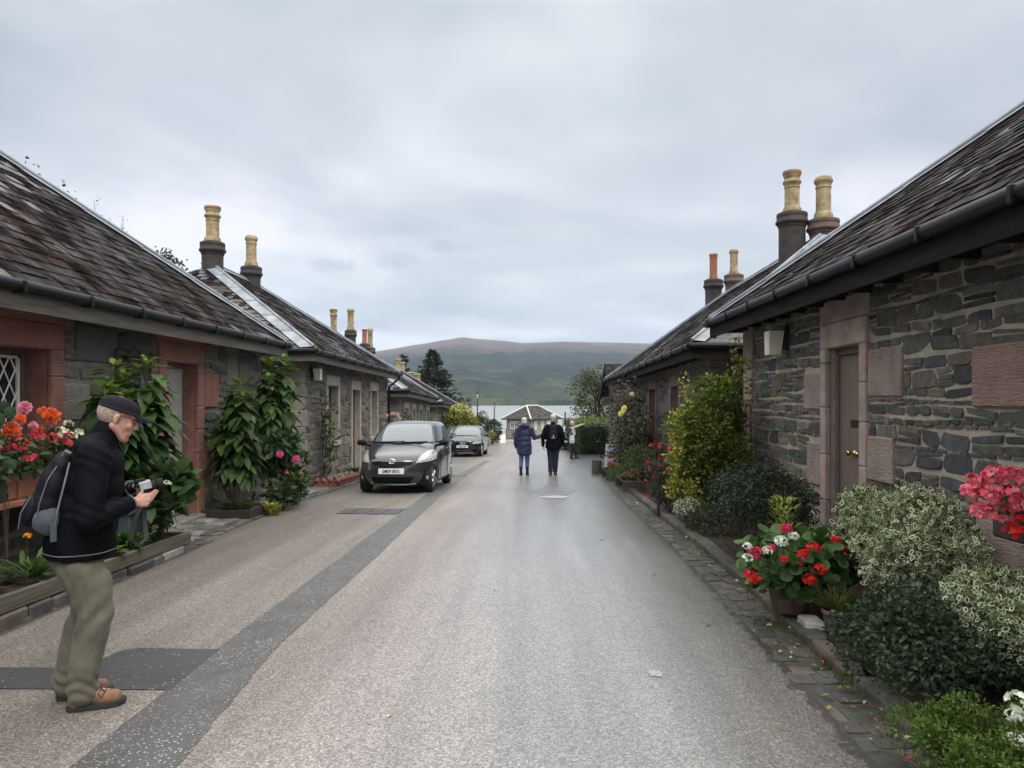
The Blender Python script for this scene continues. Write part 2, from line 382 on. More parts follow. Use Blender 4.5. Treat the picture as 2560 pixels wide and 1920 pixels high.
# ---------------------------------------------------------------- ground
def sheet(name, xs, ys, zf, mat, k='structure', xmap=None):
    V = []; F = []
    for y in ys:
        for x in xs:
            X = xmap(x, y) if xmap else x
            V.append((X, y, zf(X, y)))
    n = len(xs)
    for j in range(len(ys) - 1):
        for i in range(n - 1): F.append((j * n + i, j * n + i + 1, (j + 1) * n + i + 1, (j + 1) * n + i))
    me = bpy.data.meshes.new(name); me.from_pydata(V, [], F)
    return kind(link(name, me, mat, smooth=True), k)
def lerp(t, pts):
    for (a, b), (c, d_) in zip(pts, pts[1:]):
        if t <= c: return b + (d_ - b) * max(0, (t - a)) / (c - a)
    return pts[-1][1]
def XL(y): return lerp(y, [(-30, -3.78), (8.4, -3.80), (9.6, -4.0), (13.5, -4.25), (20, -4.2), (30, -4.6), (46, -4.9), (60, -4.0), (66, -3.6)])
def XR(y): return lerp(y, [(-30, 1.56), (3.6, 1.58), (10, 1.66), (21, 1.95), (22.5, 2.15), (26, 3.2), (31, 6.0), (40, 6.6), (66, 5)])
m, nt, b = mk('ground_soil_grass'); v = coords(nt)
setin(nt, b, 'Base Color', ramp(nt, noise(nt, v, .8, 6, .7), [(.3, (.03, .04, .015)), (.5, (.05, .065, .02)), (.7, (.08, .08, .04))])); b.inputs['Roughness'].default_value = .95
bump(nt, b, noise(nt, v, 20, 4), .8, .05); MAT['ground'] = m
def fr(a, b_, s): 
    o = []; x = a
    while x < b_ - 1e-6: o.append(x); x += s
    return o + [b_]
sheet('ground', [-900, -120, -40, -12, -6, -3, 0, 3, 6, 12, 40, 120, 900], fr(-40, 78, 2) + [80, 86, 92, 100, 120, 400, 780, 1000, 4200], lambda x, y: gz(y) - .05 if y < 100 else -7.2, MAT['ground'])
# road
m, nt, b = mk('wet_chip_asphalt'); v = coords(nt)
sx = nd(nt, 'ShaderNodeSeparateXYZ', {0: v}); X = sx.outputs[0]
wob = mth(nt, 'MULTIPLY', mth(nt, 'SUBTRACT', noise(nt, coords(nt, (1, .18, 1)), 1.1, 5, .6), .5), 1.2)
Xw = mth(nt, 'ADD', X, wob)
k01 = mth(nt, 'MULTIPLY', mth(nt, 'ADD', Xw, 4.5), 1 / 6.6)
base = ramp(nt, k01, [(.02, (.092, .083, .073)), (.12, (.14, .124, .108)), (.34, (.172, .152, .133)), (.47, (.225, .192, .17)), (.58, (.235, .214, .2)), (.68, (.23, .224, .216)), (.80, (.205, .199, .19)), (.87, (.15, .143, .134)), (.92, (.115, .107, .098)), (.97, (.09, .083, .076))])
big = noise(nt, coords(nt, (1, .3, 1)), .9, 6, .65)
base = mix(nt, 1.0, base, ramp(nt, big, [(.25, .78), (.5, 1.0), (.75, 1.16)]), 'MULTIPLY')
lane = noise(nt, coords(nt, (1, .04, 1)), 2.2, 4, .6)
base = mix(nt, 1.0, base, ramp(nt, lane, [(.36, .82), (.5, 1.0), (.64, 1.22)]), 'MULTIPLY')
chip = nd(nt, 'ShaderNodeTexVoronoi', {'Vector': v, 'Scale': 105.0, 'Randomness': 1.0})
chipc = nd(nt, 'ShaderNodeSeparateColor', {0: chip.outputs['Color']}).outputs[0]
fine = noise(nt, v, 210, 2, .5)
base = mix(nt, 1.0, base, ramp(nt, chipc, [(0, .50), (.35, .80), (.7, 1.14), (.93, 1.4), (1, 1.9)]), 'MULTIPLY')
base = mix(nt, 1.0, base, ramp(nt, chip.outputs['Distance'], [(.2, 1.08), (.7, .72)]), 'MULTIPLY')
blot = noise(nt, v, 2.6, 7, .72)
edge = mth(nt, 'SUBTRACT', mth(nt, 'ADD', X, mth(nt, 'MULTIPLY', mth(nt, 'SUBTRACT', noise(nt, v, 7, 6, .75), .5), .42)), mth(nt, 'MULTIPLY', sx.outputs[1], .0165))
base = mix(nt, ramp(nt, edge, [(.0, 0.), (.999, 0.)]), base, (.03, .03, .03))
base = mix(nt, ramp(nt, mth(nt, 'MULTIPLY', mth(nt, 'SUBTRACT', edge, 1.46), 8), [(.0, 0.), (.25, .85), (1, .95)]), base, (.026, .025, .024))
base = mix(nt, ramp(nt, blot, [(.66, 0.), (.76, .5)]), base, (.055, .05, .047))
setin(nt, b, 'Base Color', base)
wet = noise(nt, coords(nt, (1, .25, 1)), 1.4, 5, .6)
wx = ramp(nt, k01, [(.45, .62), (.68, .45), (.82, .36), (.95, .34)])
setin(nt, b, 'Roughness', mth(nt, 'ADD', wx, mth(nt, 'MULTIPLY', mth(nt, 'SUBTRACT', wet, .5), .35)))
b.inputs['Specular IOR Level'].default_value = .5
bump(nt, b, mth(nt, 'ADD', mth(nt, 'MULTIPLY', chip.outputs['Distance'], -.8), mth(nt, 'MULTIPLY', fine, .4)), .35, .005)
b.inputs['Coat Roughness'].default_value = .26; setin(nt, b, 'Coat Weight', ramp(nt, mth(nt, 'ADD', k01, mth(nt, 'MULTIPLY', mth(nt, 'SUBTRACT', wet, .5), .5)), [(.30, .10), (.50, .35), (.68, .9), (.9, .9)]))
MAT['road'] = m
ys = fr(-30, 2, 1.0) + fr(2.15, 24, .15) + fr(25, 66, 1.0)
ej = lambda y, s: .035 * mnoise.noise(Vector((y * 1.9, s, 0))) + .022 * mnoise.noise(Vector((y * 6.3, s, 5)))
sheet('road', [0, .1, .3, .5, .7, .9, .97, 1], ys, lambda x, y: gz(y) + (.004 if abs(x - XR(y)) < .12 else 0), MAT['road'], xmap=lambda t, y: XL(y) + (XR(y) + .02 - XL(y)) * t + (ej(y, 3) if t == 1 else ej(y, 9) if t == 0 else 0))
def patch(name, poly, dz, mat, sub=None):
    mb = MB(); mb.f(*[mb.v((x, y, gz(y) + dz)) for x, y in poly]); return kind(mb.build(name, mat), 'structure')
def tarmac(name, base0, chips, rough):
    m, nt, b = mk(name); v = coords(nt)
    ch = nd(nt, 'ShaderNodeTexVoronoi', {'Vector': v, 'Scale': 62.0}); cc = nd(nt, 'ShaderNodeSeparateColor', {0: ch.outputs['Color']})
    c = mix(nt, 1.0, base0, ramp(nt, noise(nt, v, 3, 5, .7), [(.25, .7), (.75, 1.35)]), 'MULTIPLY')
    c = mix(nt, 1.0, c, ramp(nt, noise(nt, v, 190, 2), [(.3, .6), (.7, 1.5)]), 'MULTIPLY')
    if chips:
        msk = mth(nt, 'MULTIPLY', ramp(nt, cc.outputs[0], [(1 - chips, 0.), (1 - chips + .01, 1.)]), ramp(nt, ch.outputs['Distance'], [(.28, 1.), (.40, 0.)]))
        msk = mth(nt, 'MULTIPLY', msk, ramp(nt, noise(nt, v, 2.4, 4, .6), [(.32, .12), (.6, 1.)]))
        c = mix(nt, mth(nt, 'MULTIPLY', msk, .8), c, (.44, .42, .39))
    setin(nt, b, 'Base Color', c); b.inputs['Roughness'].default_value = rough
    bump(nt, b, noise(nt, v, 120, 3), .4, .005); return m
MAT['strip'] = tarmac('chipped_dark_tarmac', (.064, .064, .064), .40, .5); MAT['patch'] = tarmac('smooth_dark_tarmac', (.034, .035, .037), .05, .55)
rg0 = random.Random(5)
mb = MB(); pa = pb = None
for y in fr(-4, 12, .07) + fr(12.2, 30, .3):
    e = .005 * mnoise.noise(Vector((y * 4, 0, 0))) + rg0.uniform(-.007, .007); e2 = .005 * mnoise.noise(Vector((y * 4, 7, 0))) + rg0.uniform(-.007, .007)
    wl = lerp(y, [(3.3, -2.09), (5, -2.10), (8, -2.0), (15, -2.12), (22, -2.05), (30, -1.75)]); wr = lerp(y, [(3.3, -1.60), (5, -1.71), (8, -1.63), (15, -1.78), (22, -1.75), (30, -1.6)])
    a = mb.v((wl + e, y, gz(y) + .004)); c = mb.v((wr + e2, y, gz(y) + .004))
    if pa is not None: mb.f(pa, pb, c, a)
    pa, pb = a, c
kind(mb.build('tarmac_strip', MAT['strip']), 'structure')
patch('tarmac_patch', [(-3.77, 4.30), (-2.07, 4.27), (-2.07, 4.96), (-2.62, 4.99), (-2.72, 4.93), (-2.80, 4.62), (-3.77, 4.63)], .0045, MAT['patch'])
m, nt, b = mk('pale_plate_grey'); b.inputs['Base Color'].default_value = (.34, .36, .38, 1); b.inputs['Roughness'].default_value = .35; b.inputs['IOR'].default_value = 1.5; MAT['pale_plate'] = m  # light plate in the road; its bright reflection is put into the grey
def blob(name, cx, cy, rx, ry, n, mat, seed, dz=.0045):
    n *= 3; q = lambda k: 1 + .35 * mnoise.noise(Vector((2 * math.cos(6.283 * k / n), 2 * math.sin(6.283 * k / n), seed * 3.7))) + .12 * mnoise.noise(Vector((6 * math.cos(6.283 * k / n), 6 * math.sin(6.283 * k / n), seed))); return patch(name, [(cx + rx * math.cos(6.283 * k / n) * q(k), cy + ry * math.sin(6.283 * k / n) * q(k)) for k in range(n)], dz, mat)
MAT['wetpatch'] = tarmac('wet_repair_patch', (.13, .135, .145), 0, .35)
blob('repair_patch', .52, 15.9, .42, 1.1, 16, MAT['wetpatch'], 3, .004)
blob('pale_plate', .50, 14.5, .27, .26, 14, MAT['pale_plate'], 4, .008)
MAT['splash'] = simple('chalky_splash', (.30, .31, .325), .4, var=.3, vs=40)
blob('chalk_mark', .775, 4.53, .04, .06, 17, MAT['splash'], 8, .004)
# drain covers
def cover(x0, x1, y0, y1, nx, ny, label):
    t = thing('drain_cover', label, 'drain cover', ((x0 + x1) / 2, (y0 + y1) / 2, gz(y0)))
    mb = MB(); mb.T = lambda x, y, z: (x, y, gz(y) + z)
    mb.box(x0, x1, y0, y1, -.02, .006); mb.build('plate', MAT['iron'], t)
    mb = MB(); mb.T = lambda x, y, z: (x, y, gz(y) + z)
    for i in range(nx):
        for j in range(ny):
            a = x0 + (x1 - x0) * (i + .06) / nx; c = x0 + (x1 - x0) * (i + .94) / nx; e = y0 + (y1 - y0) * (j + .06) / ny; g = y0 + (y1 - y0) * (j + .94) / ny
            mb.box(a, c, e, g, .004, .012, .004)
    mb.build('infill_panel', MAT['coverfill'], t)
MAT['coverfill'] = simple('cover_infill', (.085, .085, .088), .45, .3, var=.4, vs=6, bmp=.3)
cover(-3.06, -2.58, 11.7, 12.45, 2, 3, 'iron drain cover nearest the grey hatchback, left one of the pair')
cover(-2.55, -2.08, 11.65, 12.4, 2, 3, 'iron drain cover touching the dark tarmac strip, right one of the pair')
cover(-2.35, -1.75, 20.4, 21.3, 1, 2, 'pale drain cover in the road between the two parked cars')
# setts along the right edge, raised kerb, and left edging stones
rs = random.Random(11)
def stonecol(r, lo=.7, hi=1.35):
    p = r.choice([(.075, .078, .075), (.06, .066, .068), (.10, .095, .085), (.085, .08, .07), (.11, .09, .075), (.07, .075, .062)]); k = r.uniform(lo, hi)
    return tuple(c * k for c in p)
def flatstone(mb, x0, x1, y0, y1, z0, h, r, off=0):
    cx, cy, w_, l_ = (x0 + x1) / 2, (y0 + y1) / 2, (x1 - x0) / 2, (y1 - y0) / 2
    n = 12; lay = []
    jit = [r.uniform(.93, 1.05) for _ in range(n)]
    tx, ty = r.uniform(-.05, .05), r.uniform(-.04, .04)
    for sc_, hh in ((1.0, -.02), (.97, h * .7), (.86, h), ):
        g = []
        for k in range(n):
            a = 6.283 * (k + .5) / n; ca, sa = math.cos(a), math.sin(a)
            x = math.copysign(abs(ca) ** .26, ca) * w_ * sc_ * jit[k]; y = math.copysign(abs(sa) ** .26, sa) * l_ * sc_ * jit[(k * 5) % n]
            g.append(mb.v((cx + x, cy + y, gz(cy + y) + z0 + hh + (x * tx + y * ty if hh > 0 else 0))))
        if lay: mb.bridge(lay[-1], g)
        lay.append(g)
    c = mb.v((cx, cy, gz(cy) + z0 + h * 1.05))
    for k in range(n): mb.f(lay[-1][k], lay[-1][(k + 1) % n], c)
m, nt, b = mk('gutter_bed'); setin(nt, b, 'Base Color', ramp(nt, noise(nt, coords(nt), 14, 5, .7), [(.3, (.03, .03, .022)), (.55, (.055, .05, .035)), (.75, (.06, .07, .025))])); b.inputs['Roughness'].default_value = .8; MAT['gbed'] = m
ysr = fr(-6, 22.6, .8)
sheet('gutter_bed', [0, 1], ysr, lambda x, y: gz(y) - .006 + (.0 if x < 1.9 else 0), MAT['gbed'], xmap=lambda t, y: XR(y) - .06 + t * .62)
mb = MB(); y = -5.0
while y < 22:
    l = rs.uniform(.12, .24); x = XR(y) + rs.uniform(-.03, .02); xe = XR(y) + .30
    while x < xe - .04:
        w_ = min(rs.uniform(.09, .2), xe - x)
        if xe - x - w_ < .06: w_ = xe - x
        mb.c = stonecol(rs, .45, .95); yy = y + rs.uniform(-.06, .06); flatstone(mb, x + .002, x + w_ - .002, yy + .003, yy + l - .003, -.005, rs.uniform(.004, .009), rs); x += w_
    y += l
kind(mb.build('gutter_setts', MAT['edging']), 'structure')
mb = MB(); y = -5.0
while y < 21.8:
    l = rs.uniform(.35, .75); x0 = XR(y) + .30 + rs.uniform(-.012, .012)
    mb.c = stonecol(rs, .6, 1.0); flatstone(mb, x0, x0 + rs.uniform(.13, .16), y + .003, y + l - .003, .0, rs.uniform(.062, .078), rs); y += l
kind(mb.build('kerb', MAT['edging']), 'structure')
# right bed soil
sheet('garden_soil', [0, .2, .5, .8, 1], fr(-6, 27, .5), lambda x, y: gz(y) + .055 + .03 * mnoise.noise(Vector((x * 2, y * 2, 0))), MAT['soil'], xmap=lambda t, y: XR(y) + .43 + t * (3.45 - XR(y) - .43))
# left margin: flag path between the road and the houses
sheet('flag_bed', [0, .5, 1], fr(-6, 40, .7), lambda x, y: gz(y) + .004, MAT['gbed'], xmap=lambda t, y: -5.0 + t * (XL(y) + 5.0 + .05))
mb = MB(); y = 8.7
while y < 30:
    l = rs.uniform(.3, .6); x = -4.92
    while x < XL(y) - .22:
        w_ = min(rs.uniform(.25, .6), XL(y) - .2 - x)
        if w_ < .08: break
        p = rs.choice([(.19, .18, .165), (.15, .145, .135), (.22, .21, .195), (.12, .12, .11)]); k = rs.uniform(.8, 1.2); mb.c = tuple(q * k for q in p)
        flatstone(mb, x + .008, x + w_ - .008, y + .008, y + l - .008, .006, rs.uniform(.012, .03), rs); x += w_
    y += l
y = 3.0
while y < 34:
    l = rs.uniform(.12, .4); x = XL(y) - (.22 if y > 8.6 else .09)
    while x < XL(y) - .02:
        w_ = min(rs.uniform(.06, .14), XL(y) + .02 - x); mb.c = stonecol(rs)
        flatstone(mb, x, x + w_, y + .01, y + l - .01, .004, rs.uniform(.01, .03), rs); x += w_ + .005
    y += l
kind(mb.build('flag_path', MAT['edging']), 'structure')
# far forecourt by the pier
m, nt, b = mk('forecourt_tarmac'); v = coords(nt)
setin(nt, b, 'Base Color', ramp(nt, noise(nt, coords(nt, (.3, 1, 1)), .5, 5, .6), [(.3, (.20, .19, .18)), (.55, (.27, .26, .24)), (.75, (.31, .29, .27))])); b.inputs['Roughness'].default_value = .5; MAT['fore'] = m
sheet('forecourt', [-14, -8, -4, 0, 4, 8, 16], fr(64, 84, 2), lambda x, y: gz(y) - .012, MAT['fore'])
sheet('side_road', [3.2, 5, 8, 14], fr(27, 36.6, 1.2), lambda x, y: gz(y) + .005, MAT['road'])
# ---------------------------------------------------------------- loch and hill
m, nt, b = mk('loch_water'); v = coords(nt, (1, 1, 1))
b.inputs['Base Color'].default_value = (.26, .28, .29, 1); b.inputs['Roughness'].default_value = .2; b.inputs['IOR'].default_value = 1.6
wv = mth(nt, 'ADD', noise(nt, coords(nt, (.06, .14, 1)), 3.0, 4, .6), mth(nt, 'MULTIPLY', noise(nt, coords(nt, (.25, .6, 1)), 3.0, 3, .6), .35))
bump(nt, b, wv, .85, 1.3); MAT['water'] = m
sheet('loch_water', [-1600, -400, -60, 0, 60, 400, 1600], [84, 100, 150, 300, 600, 800], lambda x, y: -4.9, MAT['water'])
m, nt, b = mk('hill_moor'); tcg = nd(nt, 'ShaderNodeTexCoord'); v = coords(nt, (.001, .001, .001)); hz_ = nd(nt, 'ShaderNodeSeparateXYZ', {0: tcg.outputs['Object']}).outputs[2]
nz = noise(nt, v, 6, 7, .65); nf = noise(nt, v, 60, 5, .7); np_ = noise(nt, coords(nt, (.0012, .0006, .004)), 16, 6, .7)
hh = mth(nt, 'ADD', hz_, mth(nt, 'MULTIPLY', mth(nt, 'SUBTRACT', nz, .5), 150))
base = ramp(nt, mth(nt, 'MULTIPLY', hh, 1 / 230), [(.0, (.034, .050, .024)), (.08, (.055, .070, .036)), (.16, (.018, .030, .026)), (.25, (.040, .052, .034)), (.33, (.024, .034, .034)), (.45, (.050, .047, .040)), (.56, (.078, .056, .046)), (.70, (.12, .080, .064)), (.85, (.145, .098, .076)), (1., (.17, .118, .09))])
base = mix(nt, 1.0, base, ramp(nt, nf, [(.3, .45), (.5, 1), (.7, 1.6)]), 'MULTIPLY')
base = mix(nt, mth(nt, 'MULTIPLY', ramp(nt, np_, [(.60, 0.), (.70, .55)]), ramp(nt, mth(nt, 'MULTIPLY', hh, 1 / 230), [(.5, 0.), (.65, 1.), (.9, .6)])), base, (.30, .25, .17))
base = mix(nt, mth(nt, 'MULTIPLY', ramp(nt, noise(nt, v, 9, 4, .5), [(.52, 0.), (.58, .7)]), ramp(nt, mth(nt, 'MULTIPLY', hh, 1 / 230), [(.12, 0.), (.2, 1.), (.36, 1.), (.45, 0.)])), base, (.018, .035, .030))
hz2 = mth(nt, 'MULTIPLY', hz_, 1 / 230); pt = noise(nt, coords(nt, (.001, .001, .0035)), 11, 6, .6, .5)
base = mix(nt, mth(nt, 'MULTIPLY', ramp(nt, pt, [(.50, 0.), (.54, .9)]), ramp(nt, hz2, [(.03, .2), (.1, 1.), (.42, .9), (.55, 0.)])), base, (.010, .020, .020))
base = mix(nt, mth(nt, 'MULTIPLY', ramp(nt, pt, [(.40, .8), (.44, 0.)]), ramp(nt, hz2, [(.0, 1.), (.16, .8), (.28, 0.)])), base, (.085, .105, .045))
base = mix(nt, mth(nt, 'MULTIPLY', ramp(nt, noise(nt, coords(nt, (.001, .001, .006)), 22, 6, .7, .6), [(.56, 0.), (.66, .8)]), ramp(nt, hz2, [(.5, 0.), (.62, 1.), (1.0, .8)])), base, (.055, .038, .036))
setin(nt, b, 'Base Color', base); b.inputs['Roughness'].default_value = 1; b.inputs['Specular IOR Level'].default_value = .1
bump(nt, b, nf, 1.0, 14); MAT['hill'] = m
crest = [(-3000, 930), (-600, 945), (200, 935), (700, 908), (955, 877), (1037, 865), (1106, 851.5), (1168, 845), (1209, 849), (1309, 858), (1409, 854), (1518, 856), (1632, 859), (1900, 868), (2600, 900), (5600, 930)]
V = []; F = []; us = fr(-2400, 700, 40) + fr(712, 1900, 12) + fr(1940, 5000, 40); ts = [0, .003, .012, .03, .06, .1, .15, .2, .26, .32, .4, .48, .56, .64, .72, .8, .88, .95, 1.0, 1.08, 1.2]
for t in ts:
    Yd = 772 + t * 1900
    for u in us:
        cr = CH + 2672 * (V0 - lerp(u, crest)) / F0
        hgt = -5.2 + (cr + 5.2) * (min(1, t) ** .86) if t <= 1 else cr - (t - 1) * 350
        if 0 < t < .97: hgt += (12 * mnoise.noise(Vector((u / 130., t * 6, 1))) + 9 * mnoise.noise(Vector((u / 45., t * 9, 2)))) * min(1, t * 6) * (1 if t < .9 else .3) + 14 * mnoise.noise(Vector((u / 420., t * 3, 4))) * min(1, t * 3)
        if t == .003: hgt += 5 + 2.5 * mnoise.noise(Vector((u / 25., 0, 0)))
        V.append(((u - U0) / F0 * Yd, Yd, hgt))
n = len(us)
for j in range(len(ts) - 1):
    for i in range(n - 1): F.append((j * n + i, j * n + i + 1, (j + 1) * n + i + 1, (j + 1) * n + i))
me = bpy.data.meshes.new('hill'); me.from_pydata(V, [], F); kind(link('hill', me, MAT['hill'], smooth=True), 'structure')
# air
HAZE = 0.00019
m = bpy.data.materials.new('haze_air'); m.use_nodes = True; nt = m.node_tree; nt.nodes.clear()
out = nt.nodes.new('ShaderNodeOutputMaterial'); pvn = nd(nt, 'ShaderNodeVolumePrincipled', {'Color': (.66, .80, 1, 1), 'Density': HAZE, 'Anisotropy': .2}); nt.links.new(pvn.outputs[0], out.inputs['Volume'])
mb = MB(); mb.box(-5000, 5000, -60, 4400, -9, 330); kind(mb.build('haze', m), 'stuff')
# ---------------------------------------------------------------- cottages
PAL = {'R': [(.13, .138, .128), (.095, .105, .106), (.155, .158, .142), (.185, .172, .145), (.20, .163, .13), (.135, .148, .125), (.08, .088, .092), (.22, .186, .152)],
       'L': [(.14, .137, .122), (.165, .152, .128), (.115, .122, .115), (.20, .17, .13), (.14, .144, .132), (.10, .107, .106), (.19, .154, .118)],
       'B': [(.20, .187, .155), (.15, .148, .135), (.24, .207, .16), (.175, .168, .154), (.26, .21, .155), (.12, .12, .114)]}
def rubble(mb, T, a0, a1, b0, b1, ex, seed, s=1.0, pal='R', depth=1.0):
    r = random.Random(seed); P = PAL[pal]; ph = [r.uniform(0, 9) for _ in range(4)]
    def nb(a, k): return (.022 * math.sin(a * 1.7 + k * 2.3 + ph[0]) + .014 * math.sin(a * 4.1 + k * 5.1 + ph[1])) * s
    b = b0; k = 0
    while b < b1 - .02:
        h = r.choice([.05, .06, .075, .09, .11, .14, .17, .22, .26]) * s * r.uniform(.9, 1.15); h = min(h, b1 - b)
        if b1 - b - h < .05: h = b1 - b
        free = [(a0, a1)]
        for (e0, e1, f0, f1) in ex:
            if min(f1, b + h) - max(f0, b) > .3 * h:
                nf = []
                for (p, q) in free:
                    if e1 <= p or e0 >= q: nf.append((p, q)); continue
                    if e0 > p: nf.append((p, e0))
                    if e1 < q: nf.append((e1, q))
                free = nf
        for (p, q) in free:
            x = p
            while x < q - .01:
                w_ = max(.10 * s, min(h * r.uniform(1.3, 5.0), .66 * s))
                if q - x - w_ < .09 * s: w_ = q - x
                w_ = min(w_, q - x)
                if w_ < .03: x += w_; continue
                parts = [(0, 1)]
                if h > .15 * s and r.random() < .38:
                    m = r.uniform(.3, .7); parts = [(0, m), (m, 1)]
                    if r.random() < .3 and h > .2 * s: parts = [(0, .33), (.33, .62), (.62, 1)]
                for (q0, q1) in parts:
                    one(mb, T, x, x + w_, b + q0 * h, b + q1 * h, nb, k, r, P, s, depth, b0, b1)
                x += w_
        b += h; k += 1
def one(mb, T, x0, x1, y0, y1, nb, k, r, P, s, depth, b0, b1):
    g = r.uniform(.004, .013) * s; w_ = (x1 - x0) / 2 - g; h = (y1 - y0) / 2 - g * .8
    if w_ < .015 or h < .01: return
    cx = (x0 + x1) / 2 + r.uniform(-.01, .01) * s; cy = (y0 + y1) / 2; n = 12
    c = r.choice(P); kk = r.uniform(.65, 1.3); mb.c = tuple(q * kk for q in c)
    tilt = r.uniform(-.07, .07); sk = r.uniform(-.35, .35); j = lambda q: r.uniform(0, q); cu = min(.45, h / w_ * .8)
    base = [(-1 + j(cu), 1 - j(.25)), (-.35 + r.uniform(-.2, .2), 1 - j(.12)), (.3 + r.uniform(-.2, .2), 1 - j(.12)), (1 - j(cu), 1 - j(.3)), (1 - j(.08), .4 + r.uniform(-.3, .3)), (1 - j(.06), -.45 + r.uniform(-.3, .3)), (1 - j(cu), -1 + j(.3)), (.35 + r.uniform(-.2, .2), -1 + j(.12)), (-.3 + r.uniform(-.2, .2), -1 + j(.12)), (-1 + j(cu), -1 + j(.25)), (-1 + j(.06), -.4 + r.uniform(-.3, .3)), (-1 + j(.08), .45 + r.uniform(-.3, .3))]
    dp = (r.uniform(.010, .028)) * s * depth; tx, ty = r.uniform(-.05, .05), r.uniform(-.10, .10); lay = []
    for sc_, o in ((1.0, -.012), (.985, dp * .5), (.90, dp)):
        gq = []
        for bx, by in base:
            x = bx * w_ * (sc_ if sc_ == 1 else 1 - (1 - sc_) * min(1, h / w_ * 1.6)); y = by * h * sc_
            x += sk * y; y += tilt * x
            yy = cy + y + nb(cx + x, k) * min(1, (cy + y - b0) / .15 + .2) 
            yy = max(b0 + .003, min(b1 - .003, yy))
            gq.append(mb.v(T(cx + x, yy, o + (x * tx + y * ty if o > 0 else 0))))
        if lay: mb.bridge(lay[-1], gq)
        lay.append(gq)
    cc = mb.v(T(cx, cy + nb(cx, k) * min(1, (cy - b0) / .15 + .2), dp * r.uniform(1.0, 1.25)))
    for i in range(n): mb.f(lay[-1][i], lay[-1][(i + 1) % n], cc)
def planes(mb, T, a0, a1, b0, b1, holes):
    A = sorted({a0, a1, *[x for h in holes for x in h[:2] if a0 < x < a1]}); B = sorted({b0, b1, *[x for h in holes for x in h[2:4] if b0 < x < b1]})
    for i in range(len(A) - 1):
        for j in range(len(B) - 1):
            ca, cb = (A[i] + A[i + 1]) / 2, (B[j] + B[j + 1]) / 2
            if any(h[0] < ca < h[1] and h[2] < cb < h[3] for h in holes): continue
            mb.quad(T(A[i], B[j], 0), T(A[i + 1], B[j], 0), T(A[i + 1], B[j + 1], 0), T(A[i], B[j + 1], 0))
SLP = [(.018, .0128, .0118), (.024, .0155, .014), (.0135, .0115, .012), (.027, .0185, .016), (.017, .0115, .0108), (.018, .015, .015)]
def slates(mb, S, L, wfun, r, exp_=.19, pal=SLP):
    # S(x, t, lift) -> point; t along slope in metres, wfun(t)->(x0,x1)
    n = int(L / exp_) + 1
    for k in range(n):
        t0 = k * exp_; t1 = min(t0 + exp_ * 1.25, L)
        if t0 >= L: break
        a0, a1 = wfun(t0); c0, c1 = wfun(t1)
        if a1 - a0 < .02: break
        x = a0 - r.uniform(0, .2)
        while x < a1:
            w_ = r.uniform(.16, .25); p, q = max(x, a0), min(x + w_ - .006, a1)
            x += w_
            if q - p < .02: continue
            u, v_ = max(p, c0), min(q, c1)
            if v_ < u: u = v_ = min(max(p, c0), c1)
            cc = r.choice(pal); kk = r.uniform(.74, 1.26); mb.c = tuple(z * kk for z in cc); wn = mnoise.noise(Vector((p * .55 - t0 * .55 + L, t0 * .16 + p * .1, L))); mb.m = 1 if r.random() < max(.012, (wn - .18) * 1.8) else 0
            j0 = r.uniform(-.012, .008); j1 = j0 + r.uniform(-.006, .006); l0 = r.uniform(.009, .019); l1 = l0 + r.uniform(-.006, .006)
            A = mb.v(S(p, t0 + j0, l0)); B = mb.v(S(q, t0 + j1, l1)); Cc = mb.v(S(v_, t1, .003)); D = mb.v(S(u, t1, .003))
            E = mb.v(S(p, t0 + j0, -.004)); G = mb.v(S(q, t0 + j1, -.004))
            mb.f(A, B, Cc, D); mb.m = 0; mb.f(E, G, B, A)
def leadstrip(mb, P0, P1, na, nb_, wd, r, lift=.035, seg=.9):
    # folded lead along P0->P1, wings along na and nb_ (unit vectors lying in the two slopes)
    P0, P1, na, nb_ = map(Vector, (P0, P1, na, nb_)); L = (P1 - P0).length; ax = (P1 - P0) / L; up = Vector((0, 0, 1)); n = max(1, int(L / seg))
    for i in range(n):
        a = P0 + ax * (L * i / n); b_ = P0 + ax * (L * (i + 1) / n + .05); l0 = lift + .012; l1 = lift
        for wv in (na, nb_):
            mb.f(mb.v(a + up * (l0 + .02)), mb.v(a + wv * wd + up * l0), mb.v(b_ + wv * (wd + r.uniform(-.01, .01)) + up * l1), mb.v(b_ + up * (l1 + .02)))
    mb.tube([P0 + up * (lift + .035), P1 + up * (lift + .035)], .03, 8)
